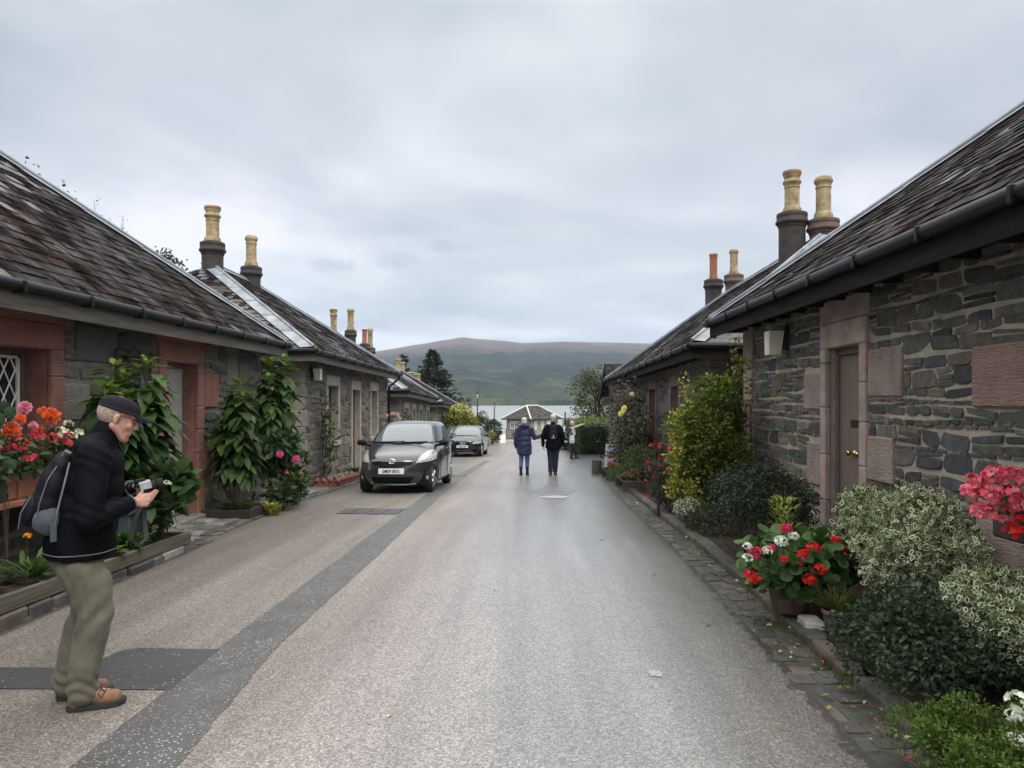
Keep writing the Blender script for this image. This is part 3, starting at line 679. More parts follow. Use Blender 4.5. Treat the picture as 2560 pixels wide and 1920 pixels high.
def chimney(house, x, y, ztop, zcap, zbase, rs_, rp, col, pot='buff', crown=False):
    # round stone stack with moulded cap, one clay pot
    mb = MB(); mb.c = col; d = zcap
    n = 24
    mb.lathe([(rs_, zbase), (rs_, d - .86), (rs_ * 1.012, d - .855), (rs_ * 1.0, d - .85), (rs_, d - .33), (rs_ * 1.05, d - .32), (rs_ * 1.09, d - .27), (rs_ * 1.23, d - .235), (rs_ * 1.25, d - .20), (rs_ * 1.18, d - .175), (rs_ * 1.13, d - .09), (rs_ * 1.17, d - .075), (rs_ * 1.15, d - .01), (rs_ * 1.0, d + .01), (rs_ * .7, d + .045)], (x, y, 0), n)
    c = autosmooth(mb.build('chimney', MAT['sooty'], house), 35)
    mb = MB(); H = ztop - d - .03; z = d + .03
    if pot == 'terra': prof = [(rp * 1.05, z), (rp * 1.05, z + H * .1), (rp * .95, z + H * .14), (rp * .98, z + H * .9), (rp * 1.08, z + H * .92), (rp * 1.08, z + H), (rp * .8, z + H), (rp * .78, z + H * .7)]
    else:
        e = z + H * (.80 if crown else 1)
        hh = e - z
        prof = [(rp * 1.25, z), (rp * 1.25, z + hh * .09), (rp * 1.12, z + hh * .14), (rp * 1.0, z + hh * .18), (rp * .98, z + hh * .72), (rp * 1.08, z + hh * .74), (rp * 1.0, z + hh * .77), (rp * 1.04, z + hh * .83), (rp * 1.24, z + hh * .88), (rp * 1.26, z + hh * .91), (rp * 1.05, z + hh * .985), (rp * 1.0, e)]
        if crown: prof += [(rp * 1.0, e + H * .03), (rp * 1.22, e + H * .10), (rp * 1.24, e + H * .19), (rp * 1.1, e + H * .2)]
        prof += [(rp * .75, prof[-1][1]), (rp * .72, prof[-1][1] - .15)]
    mb.lathe(prof, (x, y, 0), 20, caps=False)
    autosmooth(mb.build('chimney_pot', MAT['terra' if pot == 'terra' else 'buff'], c), 35)
    if crown and pot != 'terra':
        mb = MB()
        mb.lathe([(rp * 1.2, ztop - H * .09), (rp * 1.27, ztop - H * .08), (rp * 1.27, ztop - H * .055), (rp * 1.2, ztop - H * .045)], (x, y, 0), 20, caps=False)
        mb.build('vent_band', MAT['terra'], c)
def cottage(cfg):
    g = cfg; sd = g['side']; Y0, Y1 = g['Y0'], g['Y1']; Xw, ov, Hd, pitch = g['Xw'], g['ov'], g['Hd'], g['pitch']; ze, sl_ = g['ze'], g.get('slope', 0); seed = g['seed']; r = random.Random(seed)
    def W(y, d, h): return (sd * (Xw + d), y, h + sl_ * (y - Y0))
    Wy0, Wy1 = Y0 + g.get('ove', .35), Y1 - .35
    t = thing('cottage', g['label'], 'cottage', (sd * Xw, (Y0 + Y1) / 2, gz((Y0 + Y1) / 2)), group='slate-roofed stone cottages lining the street')
    top = ze - .10; ex = []; holes = []; sc_, pal = g.get('sc', 1.0), g['pal']
    blocks = []
    for o in g['open']:
        holes.append((o['a'], o['b'], o['h0'], o['h1'])); m_ = o.get('m', .14)
        ex.append((o['a'] - m_, o['b'] + m_, o['h0'] - (.12 if o['k'] == 'w' else 0), o['h1'] + o.get('lin', .22)))
    for q in g.get('quoins', []): ex.append(q[:4]); blocks.append(q)
    bot = gz(Wy1) - sl_ * (Wy1 - Y0) - .3
    mb = MB(); mb.c = g.get('mcol', (.21, .185, .145))
    TF = lambda a, b, o: W(a, -o, b)
    planes(mb, TF, Wy0, Wy1, bot, top, holes)
    TE = lambda a, b, o: W(Wy0 - o, a, b)
    De = 2 * Hd - 2 * ov
    eh = g.get('endholes', [])
    planes(mb, TE, 0, De, bot, top, eh)
    planes(mb, lambda a, b, o: W(Wy1, a, b), 0, De, bot, top, [])
    planes(mb, lambda a, b, o: W(a, De, b), Wy0, Wy1, bot, top, [])
    mb.m = 1
    y_lo = g.get('vis0', Wy0)
    b0 = min(gz(y_lo) - sl_ * (y_lo - Y0), gz(Wy1) - sl_ * (Wy1 - Y0)) - .03
    rubble(mb, TF, max(Wy0, y_lo), Wy1, b0, top - .02, ex, seed + 1, sc_, pal)
    if g.get('endvis', True): rubble(mb, TE, 0, min(De, 3.2), b0, top - .02, [(e[0] - .1, e[1] + .1, e[2], e[3] + .15) for e in eh] + [(0, .26, b0, top)], seed + 2, sc_ * 1.2, pal)
    mb.m = 2
    for q in blocks:
        c = q[4]; k = r.uniform(.9, 1.1); mb.c = tuple(z * k for z in c); mb.T = lambda a, o, b: TF(a, b, o)
        mb.box(q[0] + .004, q[1] - .004, -.02, .028 + r.uniform(0, .01), q[2] + .004, q[3] - .004, .012)
    # corner stones of the near end
    z = b0; kq = 0; mb.T = lambda x, y, z_: W(x, y, z_)
    while z < top - .05:
        hq = r.uniform(.26, .42); hq = min(hq, top - z); c = r.choice(g['corner']); k = r.uniform(.8, 1.15); mb.c = tuple(q * k for q in c)
        la, lb = (.42, .24) if kq % 2 else (.24, .42)
        mb.box(Wy0 - .030, Wy0 + la * g.get('cq', 1), -.030, lb, z + .004, z + hq - .004, .015); z += hq; kq += 1
    mb.T = None
    mb.build('wall', [MAT['mortar'], MAT['stone'], MAT['sand']], t)
    for o in g['open']: opening(t, o, W, TF, r)
    for e in eh:
        mb = MB(); mb.T = lambda a, o, b: TE(a, b, o); mb.box(e[0], e[1], -.12, -.06, e[2], e[3], .005); mb.build('door', MAT['doorm'], t)
    # roof
    s = math.sqrt(1 + pitch * pitch); L = Hd * s
    hip = g.get('hip', True)
    SF = lambda x, q, l: W(x, -ov + q / s - l * pitch / s, ze + pitch * q / s + l / s)
    mb = MB(); mb.c = (.03, .028, .028)
    A, B = (Y0, Y1)
    e0 = W(A, -ov, ze); e1 = W(B, -ov, ze); b0_ = W(A, 2 * Hd - ov, ze); b1_ = W(B, 2 * Hd - ov, ze); r0 = W(A + Hd, Hd - ov, ze + Hd * pitch); r1 = W(B - Hd, Hd - ov, ze + Hd * pitch)
    V = [mb.v(p) for p in (e0, e1, b1_, b0_, r0, r1)]
    mb.f(V[0], V[1], V[5], V[4]); mb.f(V[3], V[4], V[5], V[2]); mb.f(V[0], V[4], V[3]); mb.f(V[1], V[2], V[5])
    lo = g.get('sl0', A)
    slates(mb, SF, L, lambda q: (max(lo, A + q / s), B - q / s), r, g.get('exp', .19))
    SE = lambda x, q, l: W(A + q / s - l * pitch / s, -ov + x, ze + pitch * q / s + l / s)
    if g.get('endvis', True): slates(mb, SE, L, lambda q: (q / s, 2 * Hd - q / s), r, g.get('exp', .19))
    roof = mb.build('roof', [MAT['slate'], MAT['slate_glint']], t)
    mb = MB(); wd = g.get('leadw', .2)
    i2 = 1 / math.sqrt(2)
    if g.get('endvis', True): leadstrip(mb, e0, r0, (0, 1, 0), (sd * 1, 0, 0), wd, r)
    leadstrip(mb, e1, r1, (0, -1, 0), (sd * 1, 0, 0), wd * .6, r)
    dn = Vector((-sd, 0, -pitch)).normalized(); dn2 = Vector((sd, 0, -pitch)).normalized()
    leadstrip(mb, r0, r1, dn, dn2, .14, r)
    mb.build('lead_flashing', MAT['lead'], roof)
    # eaves
    mb = MB()
    gp = lambda y, d: W(y, d, ze - .035)
    pts = [gp(y, -ov - .045) for y in fr(Y0 - .02, Y1 + .02, 1.2)]
    mb.tube(pts, .058, 10)
    if g.get('endvis', True): mb.tube([W(Y0 - .045, d_, ze - .035) for d_ in (-ov - .06, 0, Hd, 2 * Hd - ov)], .058, 10)
    for y in fr(max(lo, Y0) + .3, Y1 - .2, 1.0): mb.T = lambda a, b, c: W(a, b, c); mb.box(y, y + .05, -ov - .11, -ov + .02, ze - .105, ze + .01, .01)
    mb.T = lambda a, b, c: W(a, b, c)
    if g.get('pipe') is not None:
        y = g['pipe']; mb.tube([(y, -ov - .04, ze - .05), (y, -ov - .04, ze - .2), (y, -.09, ze - .5), (y, -.09, gz(y) - sl_ * (y - Y0))], .04, 8)
    mb.T = None
    autosmooth(mb.build('gutter', MAT['gutter'], t), 40)
    mb = MB(); mb.T = lambda a, b, c: W(a, b, c)
    mb.box(Y0 + .02, Y1 - .02, -ov - .004, -ov + .024, ze - .25, ze - .075, .004)
    if g.get('endvis', True): mb.box(Y0 - .0, Y0 + .024, -ov, 2 * Hd - ov, ze - .25, ze - .076, .004)
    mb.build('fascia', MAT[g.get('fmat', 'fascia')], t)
    mb = MB(); mb.T = lambda a, b, c: W(a, b, c)
    mb.box(Y0 + .03, Y1 - .03, -ov + .03, .02, ze - .12, ze - .10); 
    if g.get('endvis', True): mb.box(Y0 + .03, Wy0 + .02, .02, 2 * Hd - ov - .05, ze - .121, ze - .101)
    for y in fr(max(Y0 + .3, g.get('vis0', Y0)), Y1 - .3, .55): mb.box(y, y + .06, -ov + .03, .0, ze - .19, ze - .12, .004)
    mb.build('soffit', MAT['soffit'], t)
    for c in g.get('chim', []): chimney(t, *c)
    return t
def opening(t, o, W, TF, r):
    a, b, h0, h1 = o['a'], o['b'], o['h0'], o['h1']; m_ = o.get('m', .14); lin = o.get('lin', .22); col = o['col']; dep = o.get('dep', .2); mt = MAT[o.get('mat', 'sand2')]
    mb = MB(); box = lambda a0, a1, o0, o1, z0, z1, bb=.01: mb.box(a0, a1, o0, o1, z0, z1, bb)
    mb.T = lambda a_, o_, b_: TF(a_, b_, o_)
    pr = o.get('proud', .035)
    cj = lambda: tuple(c * r.uniform(.88, 1.1) for c in col)
    mb.c = cj(); box(a - m_, b + m_, -.02, pr, h1, h1 + min(lin, .26), .012)
    if lin > .27: mb.c = cj(); box(a - m_ - .04, b + m_ + .04, -.02, pr - .012, h1 + .264, h1 + lin, .01)
    for s0, s1 in ((a - m_, a), (b, b + m_)):
        z = h0
        while z < h1 - .01:
            hb = min(r.uniform(.34, .55), h1 - z)
            if h1 - z - hb < .12: hb = h1 - z
            mb.c = cj(); box(s0, s1, -.02, pr, z + .002, z + hb - .002, .010); z += hb
    mb.c = tuple(c * .95 for c in col)
    box(a - .06, a, -dep - .08, -.022, h0, h1, .0); box(b, b + .06, -dep - .08, -.022, h0, h1, 0); box(a - .06, b + .06, -dep - .08, -.022, h1, h1 + .06, 0)
    if o['k'] == 'w': mb.c = cj(); box(a - m_ - .03, b + m_ + .03, -dep, .07, h0 - .12, h0, .015)
    sur = mb.build('window_surround' if o['k'] == 'w' else 'door_surround', mt, t)
    def P(name, mat, fn, par=None, **k):
        q = MB(); q.T = lambda a_, o_, b_: TF(a_, b_, o_); fn(q); return q.build(name, mat, par or t, **k)
    if o['k'] == 'd':
        n = o.get('n', 5); x0, x1 = a + .05, b - .05; 
        def fr_(q):
            q.box(a, a + .05, -dep - .05, -dep + .03, h0, h1, .008); q.box(b - .05, b, -dep - .05, -dep + .03, h0, h1, .008); q.box(a, b, -dep - .05, -dep + .031, h1 - .08, h1, .008)
        P('door_frame', MAT['frame'], fr_)
        def lf(q):
            for i in range(n): q.box(x0 + (x1 - x0) * i / n + .001, x0 + (x1 - x0) * (i + 1) / n - .001, -dep - .035, -dep - .0, h0 + .03, h1 - .08, .005)
            q.box(x0, x1, -dep - .05, -dep - .03, h0 + .02, h1 - .08)
        dr = P('door', MAT[o['dmat']], lf)
        def hd(q, kk):
            for kx in kk:
                x = x0 + (x1 - x0) * kx; q.T = None
                p0 = Vector(TF(x, h0 + 1.08, -dep)); p1 = Vector(TF(x, h0 + 1.08, -dep + .05)); ax = p1 - p0
                q.lathe([(.03, 0), (.03, .006), (.012, .01), (.012, .035), (.026, .045), (.032, .06), (.024, .075), (.004, .078)], p0, 12, ax)
        if o.get('knobs'): P('handle', MAT['brass'], hd, dr, smooth=True) if 0 else [P('handle', MAT['brass'], (lambda q, kx=kx: hd(q, [kx])), dr, smooth=True) for kx in o['knobs']]
        def lp(q): q.box(x0 + (x1 - x0) * .5 - .09, x0 + (x1 - x0) * .5 + .09, -dep, -dep + .006, h0 + 1.34, h0 + 1.42, .002)
        if o.get('plate'): P('letter_plate', MAT['iron'], lp, dr)
        def st(q): q.box(a - .1, b + .1, -dep - .05, .12, h0 - .2, h0 + .015, .015); q.c = (.2, .19, .17)
        q = MB(); q.c = (.2, .19, .175); q.T = lambda a_, o_, b_: TF(a_, b_, o_); q.box(a - .08, b + .08, -dep - .05, .14, h0 - .25, h0 + .012, .015); q.build('doorstep', MAT['edging'], t)
    else:
        fw = .06; st = o.get('style', 'sash')
        def fr_(q):
            for x0, x1, z0, z1 in ((a, a + fw, h0, h1), (b - fw, b, h0, h1), (a + fw, b - fw, h0, h0 + fw), (a + fw, b - fw, h1 - fw, h1)): q.box(x0, x1, -dep - .05, -dep + .01, z0, z1, .006)
            if st == 'sash': q.box(a + fw, b - fw, -dep - .03, -dep + .006, (h0 + h1) / 2 - .025, (h0 + h1) / 2 + .025, .004); q.box((a + b) / 2 - .015, (a + b) / 2 + .015, -dep - .03, -dep + .004, h0 + fw, h1 - fw, .003)
            if st == 'lattice': q.box((a + b) / 2 - .035, (a + b) / 2 + .035, -dep - .05, -dep + .012, h0 + fw, h1 - fw, .006)
        wn = P('window', MAT['frame' if st == 'lattice' else o.get('fmat', 'white')], fr_)
        P('pane', MAT['glass'], lambda q: q.quad((a + .02, -dep - .035, h0 + .02), (b - .02, -dep - .035, h0 + .02), (b - .02, -dep - .035, h1 - .02), (a + .02, -dep - .035, h1 - .02)), wn)
        if st == 'lattice':
            def lat(q):
                for x0, x1 in ((a + fw + .01, (a + b) / 2 - .045), ((a + b) / 2 + .045, b - fw - .01)):
                    z0, z1 = h0 + fw + .01, h1 - fw - .01; wdt = x1 - x0; pt = .025
                    for p in ((x0, x0 + .035, z0, z1), (x1 - .035, x1, z0, z1), (x0, x1, z0, z0 + .03), (x0, x1, z1 - .03, z1)): q.box(*p[:2], -dep - .032, -dep - .006, *p[2:], .002)
                    sp_ = .16; rat = 1.7; n_ = int((z1 - z0 + wdt * rat) / (sp_ * rat)) + 2
                    for i in range(-2, n_ + 1):
                        for sg in (1, -1):
                            zz = z0 + i * sp_ * rat - (0 if sg > 0 else 0)
                            # line z = zz + sg*rat*(x-x0) clipped to the light
                            pts = []
                            xa, xb = x0, x1
                            if sg > 0: za = zz - 0; f0 = lambda x: zz + rat * (x - x0)
                            else: f0 = lambda x: zz + rat * wdt * 0 - rat * (x - x0)
                            xs = [x0, x1] + [x0 + (z - zz) / (sg * rat) for z in (z0, z1)]
                            xs = sorted(x for x in xs if x0 - 1e-6 <= x <= x1 + 1e-6 and z0 - 1e-6 <= f0(x) <= z1 + 1e-6)
                            if len(xs) >= 2 and xs[-1] - xs[0] > .01:
                                q.tube([(xs[0], -dep - .020 + .004 * sg, f0(xs[0])), (xs[-1], -dep - .020 + .004 * sg, f0(xs[-1]))], .009, 4)
            P('lattice', MAT['white'], lat, wn)
            P('net_curtain', MAT['net'], lambda q: q.quad((a + .03, -dep - .075, h0 + .03), (b - .03, -dep - .075, h0 + .03), (b - .03, -dep - .075, h1 - .03), (a + .03, -dep - .075, h1 - .03)), wn)
RED = (.32, .145, .112); PNK = (.35, .275, .24); BUF = (.38, .345, .29); GRY = (.235, .218, .188)
DK = (.045, .04, .038); RB = (.12, .075, .06)
L1 = cottage(dict(side=-1, Y0=1.0, Y1=13.9, Xw=4.92, ov=.38, Hd=4.1, pitch=.79, ze=2.72, seed=21, pal='L', sc=1.25, mcol=(.20, .178, .145), vis0=4.0, sl0=3.2, endvis=False, corner=[GRY], exp=.2,
    label='red-trimmed stone cottage with a diamond-lattice window, nearest on the left',
    open=[dict(k='w', a=6.28, b=7.58, h0=1.10, h1=2.19, m=.21, lin=.42, col=RED, mat='sand', style='lattice', dep=.24),
          dict(k='d', a=10.0, b=10.93, h0=-.02, h1=2.2, m=.22, lin=.36, col=RED, mat='sand', dmat='doorL', knobs=[.12, .42], dep=.18, n=4)],
    quoins=[(11.16, 11.66, 1.55, 2.08, RED), (9.5, 9.77, .7, 1.1, RED), (11.16, 11.5, .55, 1.0, RED), (7.8, 8.25, 1.45, 1.85, GRY), (12.0, 12.45, 1.9, 2.35, GRY), (12.5, 12.9, 1.75, 2.3, GRY), (12.1, 12.75, .9, 1.3, GRY), (8.0, 8.8, 2.1, 2.5, (.12, .125, .12))]))
L2 = cottage(dict(side=-1, Y0=15.65, Y1=26.1, Xw=4.95, ov=.40, ove=.4, Hd=3.8, pitch=.665, ze=2.735, slope=-.0135, seed=22, pal='B', sc=1.1, mcol=(.20, .175, .14), corner=[GRY, (.25, .23, .195)], leadw=.30,
    label='stone cottage with buff window margins behind the grey hatchback, second along the left side', pipe=25.65,
    open=[dict(k='w', a=18.15, b=19.1, h0=.66, h1=2.05, m=.15, lin=.26, col=BUF, mat='margin', fmat='frame', dep=.16), dict(k='d', a=20.65, b=21.55, h0=-.48, h1=2.02, m=.14, lin=.26, col=BUF, mat='margin', dmat='doorp', dep=.16, knobs=[.8]),
          dict(k='w', a=23.1, b=24.0, h0=.6, h1=2.05, m=.14, lin=.26, col=BUF, mat='margin', fmat='frame', dep=.16)],
    chim=[(-8.3, 19.4, 6.73, 5.78, 4.4, .27, .165, DK, 'buff', True), (-8.3, 22.1, 6.55, 5.62, 4.3, .265, .15, DK, 'buff')]))
L3 = cottage(dict(side=-1, Y0=27.75, Y1=36.9, Xw=4.95, ov=.40, ove=.4, Hd=3.8, pitch=.62, ze=2.02, slope=-.0300, seed=23, pal='B', sc=1.25, mcol=(.20, .175, .14), corner=[GRY], leadw=.22,
    label='stone cottage with a maroon end door, third along the left side before the conifers', endholes=[(.55, 1.45, -.8, 1.1)],
    open=[dict(k='w', a=29.4, b=30.3, h0=.05, h1=1.38, m=.14, lin=.24, col=BUF, mat='margin', dep=.15), dict(k='w', a=31.3, b=32.1, h0=.02, h1=1.38, m=.14, lin=.24, col=BUF, mat='margin', dep=.15),
          dict(k='d', a=33.2, b=34.1, h0=-.88, h1=1.38, m=.14, lin=.24, col=BUF, mat='margin', dmat='soffit', dep=.15), dict(k='w', a=35.6, b=36.4, h0=0, h1=1.38, m=.14, lin=.24, col=BUF, mat='margin', dep=.15)],
    chim=[(-8.3, 31.4, 5.5, 4.5, 3.4, .22, .13, DK, 'buff', True), (-8.3, 34.4, 5.87, 4.87, 3.3, .235, .14, DK, 'buff'), (-8.3, 37.3, 5.2, 4.45, 2.6, .235, .12, DK, 'terra'), (-8.3, 40.2 - 1.6, 5.35, 4.35, 2.2, .24, .13, (.07, .06, .05), 'buff')]))
L4 = cottage(dict(side=-1, Y0=39.3, Y1=50, Xw=5.0, ov=.40, ove=.4, Hd=3.8, pitch=.62, ze=1.52, slope=-.03, seed=24, pal='B', sc=1.5, mcol=(.20, .175, .14), corner=[GRY], leadw=.22,
    label='farthest stone cottage on the left, half hidden beyond the maroon-doored one',
    open=[dict(k='w', a=43, b=43.9, h0=-.5, h1=.8, m=.14, lin=.24, col=BUF, mat='margin', dep=.15)],
    chim=[(-8.5, 48.0, 4.30, 3.35, 1.5, .27, .16, (.15, .12, .09), 'buff'), (-8.6, 50.2, 4.2, 3.4, 1.5, .27, .16, (.15, .12, .09), 'buff'), (-8.6, 53.6, 3.65, 2.75, 1.0, .3, .22, (.15, .12, .09), 'buff'), (-8.6, 57.0, 3.65, 2.75, 1.0, .3, .22, (.15, .12, .09), 'buff')]))
R1 = cottage(dict(side=1, Y0=-1.5, Y1=11.4, Xw=3.22, ov=.44, Hd=3.9, pitch=.738, ze=2.87, seed=31, pal='R', sc=.60, mcol=(.40, .355, .285), vis0=2.5, sl0=1.8, endvis=False, corner=[PNK], exp=.2, depth=1.2,
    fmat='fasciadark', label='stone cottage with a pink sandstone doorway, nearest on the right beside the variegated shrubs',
    open=[dict(k='d', a=7.14, b=7.95, h0=.05, h1=2.22, m=.14, lin=.50, col=PNK, mat='sand2', dmat='doorp', knobs=[.24, .52], plate=True, dep=.10, n=3, proud=.045),
          dict(k='w', a=3.3, b=4.55, h0=.85, h1=2.2, m=.19, lin=.5, col=PNK, mat='sand2', style='lattice', dep=.22)],
    quoins=[(6.36, 6.99, 1.70, 2.14, PNK), (6.5, 6.99, .92, 1.34, PNK), (8.10, 8.62, 1.56, 1.97, PNK), (8.10, 8.50, .72, 1.20, PNK), (4.75, 5.34, 1.62, 2.06, (.30, .19, .16)), (4.75, 5.3, .5, .95, PNK), (8.1, 8.45, .06, .42, PNK),
            (10.55, 11.03, 2.12, 2.75, PNK), (10.7, 11.03, 1.05, 1.62, (.24, .135, .095)), (10.6, 11.03, 1.66, 2.08, PNK), (10.8, 11.03, .2, .95, (.17, .13, .11))]))
R2 = cottage(dict(side=1, Y0=12.56, Y1=26.9, Xw=3.22, ov=.46, ove=.6, Hd=3.6, pitch=.735, ze=2.62, slope=-.0158, seed=32, pal='R', sc=1.1, mcol=(.20, .17, .14), corner=[(.19, .165, .14), (.22, .19, .16)], leadw=.22,
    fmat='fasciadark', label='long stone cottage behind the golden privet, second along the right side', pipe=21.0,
    open=[dict(k='d', a=15.85, b=16.75, h0=-.3, h1=2.02, m=.16, lin=.4, col=(.235, .165, .14), dmat='frame', dep=.18, knobs=[.2]), dict(k='w', a=18.75, b=19.75, h0=.7, h1=2.04, m=.16, lin=.36, col=(.235, .165, .14), dep=.16),
          dict(k='w', a=23.2, b=24.0, h0=.6, h1=1.95, m=.14, lin=.3, col=(.235, .165, .14), dep=.16)],
    chim=[(6.02, 16.95, 6.9, 5.93, 4.3, .295, .165, (.055, .042, .038), 'buff', True), (6.66, 16.75, 6.7, 5.73, 4.3, .30, .165, RB, 'buff'), (6.1, 24.5, 6.48, 5.62, 4.0, .27, .13, DK, 'terra'), (6.5, 23.5, 6.42, 5.62, 4.0, .265, .12, RB, 'buff')]))
# cottage wing with the gable to the street, beyond the long one
def wing():
    t = thing('cottage', 'slate-roofed wing with a dark gable board past the far end of the right-hand row', 'cottage', (3.4, 32, gz(32)), group='slate-roofed stone cottages lining the street')
    mb = MB(); mb.c = (.2, .175, .14)
    x0, x1, y0, y1, ze, zr = 3.85, 9.5, 30.3, 35.7, 1.9, 3.25
    def W(a, b, o): return (x0 - o, a, b)
    planes(mb, W, y0, y1, -1.5, ze, []); v = [mb.v(p) for p in ((x0, y0, ze), (x0, y1, ze), (x0, (y0 + y1) / 2, zr - .1))]; mb.f(*v)
    planes(mb, lambda a, b, o: (a, y0 - o, b), x0, x1, -1.5, ze, [])
    mb.m = 1; rubble(mb, W, y0, y1, -1.1, ze, [], 77, 1.4, 'B'); rubble(mb, lambda a, b, o: (a, y0 - o, b), x0, x1, -1.1, ze, [], 78, 1.4, 'B')
    mb.build('wall', [MAT['mortar'], MAT['stone']], t)
    mb = MB(); r = random.Random(3); pitch = (zr - ze) / 2.9; s = math.sqrt(1 + pitch ** 2)
    for sg, ye in ((1, y0 - .3), (-1, y1 + .3)):
        mb.c = (.04, .04, .04); mb.quad((x0 - .45, ye, ze - .1), (x1, ye, ze - .1), (x1, 33, zr), (x0 - .45, 33, zr))
        slates(mb, lambda x, q, l: (x, ye + sg * q / s, ze - .1 + (zr - ze + .1) / 3 * q / s + l), 3 * s, lambda q: (x0 - .45, x1), r, .24)
    mb.build('roof', [MAT['slate'], MAT['slate_glint']], t)
    mb = MB()
    for ye in (y0 - .3, y1 + .3):
        a = [mb.v((x, ye, z)) for x in (x0 - .49, x0 - .44) for z in (ze - .55, ze - .08)]; c = [mb.v((x, 33, z)) for x in (x0 - .49, x0 - .44) for z in (zr - .3, zr + .03)]
        for i, j in ((0, 1), (1, 3), (3, 2), (2, 0)): mb.f(a[i], a[j], c[j], c[i])
        mb.f(a[0], a[1], a[3], a[2])
    mb.build('gable_board', MAT['soffit'], t)
wing()
# wall lamps
def walllamp(x, y, z, sd, label, s=1.0):
    t = thing('wall_lamp', label, 'wall lamp', (x, y, z), group='bulkhead lamps on the cottage walls')
    mb = MB(); T = lambda a, b, c: (x - sd * b, y + a, z + c)
    mb.T = T; mb.box(-.06 * s, .06 * s, -.02, .05, -.10 * s, .16 * s, .01); mb.tube([(0, .02, .05 * s), (0, .12, .10 * s)], .03 * s, 8)
    mb.build('bracket', MAT['iron'], t)
    def fr_(q, w0, w1, d0, d1, z0, z1, k):
        v0 = [q.v((a, b, z0)) for a, b in ((-w0, d0), (w0, d0), (w0, d0 + k), (-w0, d0 + k))]; v1 = [q.v((a, b, z1)) for a, b in ((-w1, d1), (w1, d1), (w1, d1 + k * 1.25), (-w1, d1 + k * 1.25))]
        q.bridge(v0, v1); q.f(*v0); q.f(*v1)
    mb = MB(); mb.T = T; fr_(mb, .075 * s, .095 * s, .08 * s, .05 * s, -.16 * s, .10 * s, .13 * s); mb.build('diffuser', MAT['lampglass'], t)
    mb = MB(); mb.T = T; fr_(mb, .098 * s, .105 * s, .045 * s, .04 * s, .102 * s, .165 * s, .135 * s); mb.build('hood', MAT['fascia'], t)
walllamp(3.19, 9.2, 2.41, 1, 'pale bulkhead wall lamp under the eaves left of the pink sandstone doorway', 1.12)
walllamp(-4.92, 16.75, 2.27, -1, 'pale bulkhead wall lamp at the corner of the cottage behind the grey hatchback')
# trellis on the left wall
t = thing('trellis', 'brown wooden trellis fixed to the wall beside the grey plank door', 'trellis', (-4.86, 9.0, 0))
mb = MB()
for y in (8.72, 8.98, 9.24, 9.5): mb.box(-4.87, -4.85, y - .018, y + .018, .3, 2.28, .004)
mb.build('upright', MAT['trellis'], t)
mb = MB()
for z in (.6, .9, 1.2, 1.5, 1.8, 2.1, 2.22): mb.box(-4.848, -4.83, 8.66, 9.56, z - .018, z + .018, .004)
mb.build('crosspiece', MAT['trellis'], t)
# ---------------------------------------------------------------- plants
GA, GB = (.030, .055, .018), (.075, .12, .038)
DGA, DGB = (.014, .026, .014), (.04, .062, .03)
def stemtubes(name, pts_list, r, mat, parent):
    mb = MB()
    for pts in pts_list: mb.tube(pts, [r * (1 - .6 * i / max(1, len(pts) - 1)) for i in range(len(pts))], 5)
    return mb.build(name, MAT[mat], parent)
def lumps(rg, c, rad, k, lr=(.28, .5), inner=.25):
    c = np.array(c); rad = np.array(rad); d = rdir(rg, k); d[:, 2] = np.abs(d[:, 2]) * .9 - .25 if rad[2] < 1.5 * rad[0] else d[:, 2]
    u = rg.uniform(.45, .85, (k, 1)); P = c + d * rad * u
    return P, rg.uniform(lr[0], lr[1], k) * rad.min()
def scatter(rg, P, Rr, n, c, out=.6, shell=(.55, 1.05), zmin=None):
    i = rg.choice(len(P), n, p=(Rr ** 2) / (Rr ** 2).sum()); d = nrm(rg.normal(size=(n, 3)) + out * nrm(P[i] - np.array(c)) + np.array([0, 0, .25]))
    q = P[i] + d * Rr[i][:, None] * (rg.uniform(shell[0], shell[1], (n, 1)))
    if zmin is not None: k = q[:, 2] > zmin; return q[k], d[k]
    return q, d
def bush(name, label, cat, c, rad, n, L, Wd, ca, cb, seed, kind_='d', k=22, lr=(.28, .5), spec='leaf', cole=None, out=.6, stems=6, droop=.15, ground=None, group=None, tw=.6, jit=.14, shell=(.55, 1.05)):
    rg = np.random.default_rng(seed); rd = random.Random(seed)
    g = ground if ground is not None else c[2] - rad[2]
    t = thing(name, label, cat, (c[0], c[1], g), group=group)
    P, Rr = lumps(rg, c, rad, k, lr)
    q, d = scatter(rg, P, Rr, n, c, out, shell, zmin=g + .01)
    A = nrm(d * .7 + rg.normal(size=d.shape) * tw + np.array([0, 0, .15])); N = nrm(np.cross(A, rdir(rg, len(A))) + np.array([0, 0, .5]) + d * .4)
    lv = Leaves(); Ls = rg.uniform(L * .7, L * 1.25, len(q)); 
    ce = colvar(rg, len(q), *cole) if cole else None
    if ce is not None: pl_ = rg.random(len(q)) < .3; ce[pl_] = ce[pl_] * .25
    lv.add(q, A, N, Ls, Ls * Wd, colvar(rg, len(q), ca, cb, jit), kind_, droop, ce)
    lv.build('foliage', MAT[spec], t)
    pl = []
    for i in range(stems):
        p = P[i % len(P)]; b = Vector((c[0] + rd.uniform(-.3, .3) * rad[0] * .5, c[1] + rd.uniform(-.3, .3) * rad[1] * .5, g - .02)); m = b.lerp(Vector(p), .5) + Vector((rd.uniform(-.06, .06), rd.uniform(-.06, .06), .03)); pl.append([b, m, Vector(p)])
    stemtubes('stem', pl, max(.006, .018 * rad[2]), 'bark', t)
    return t
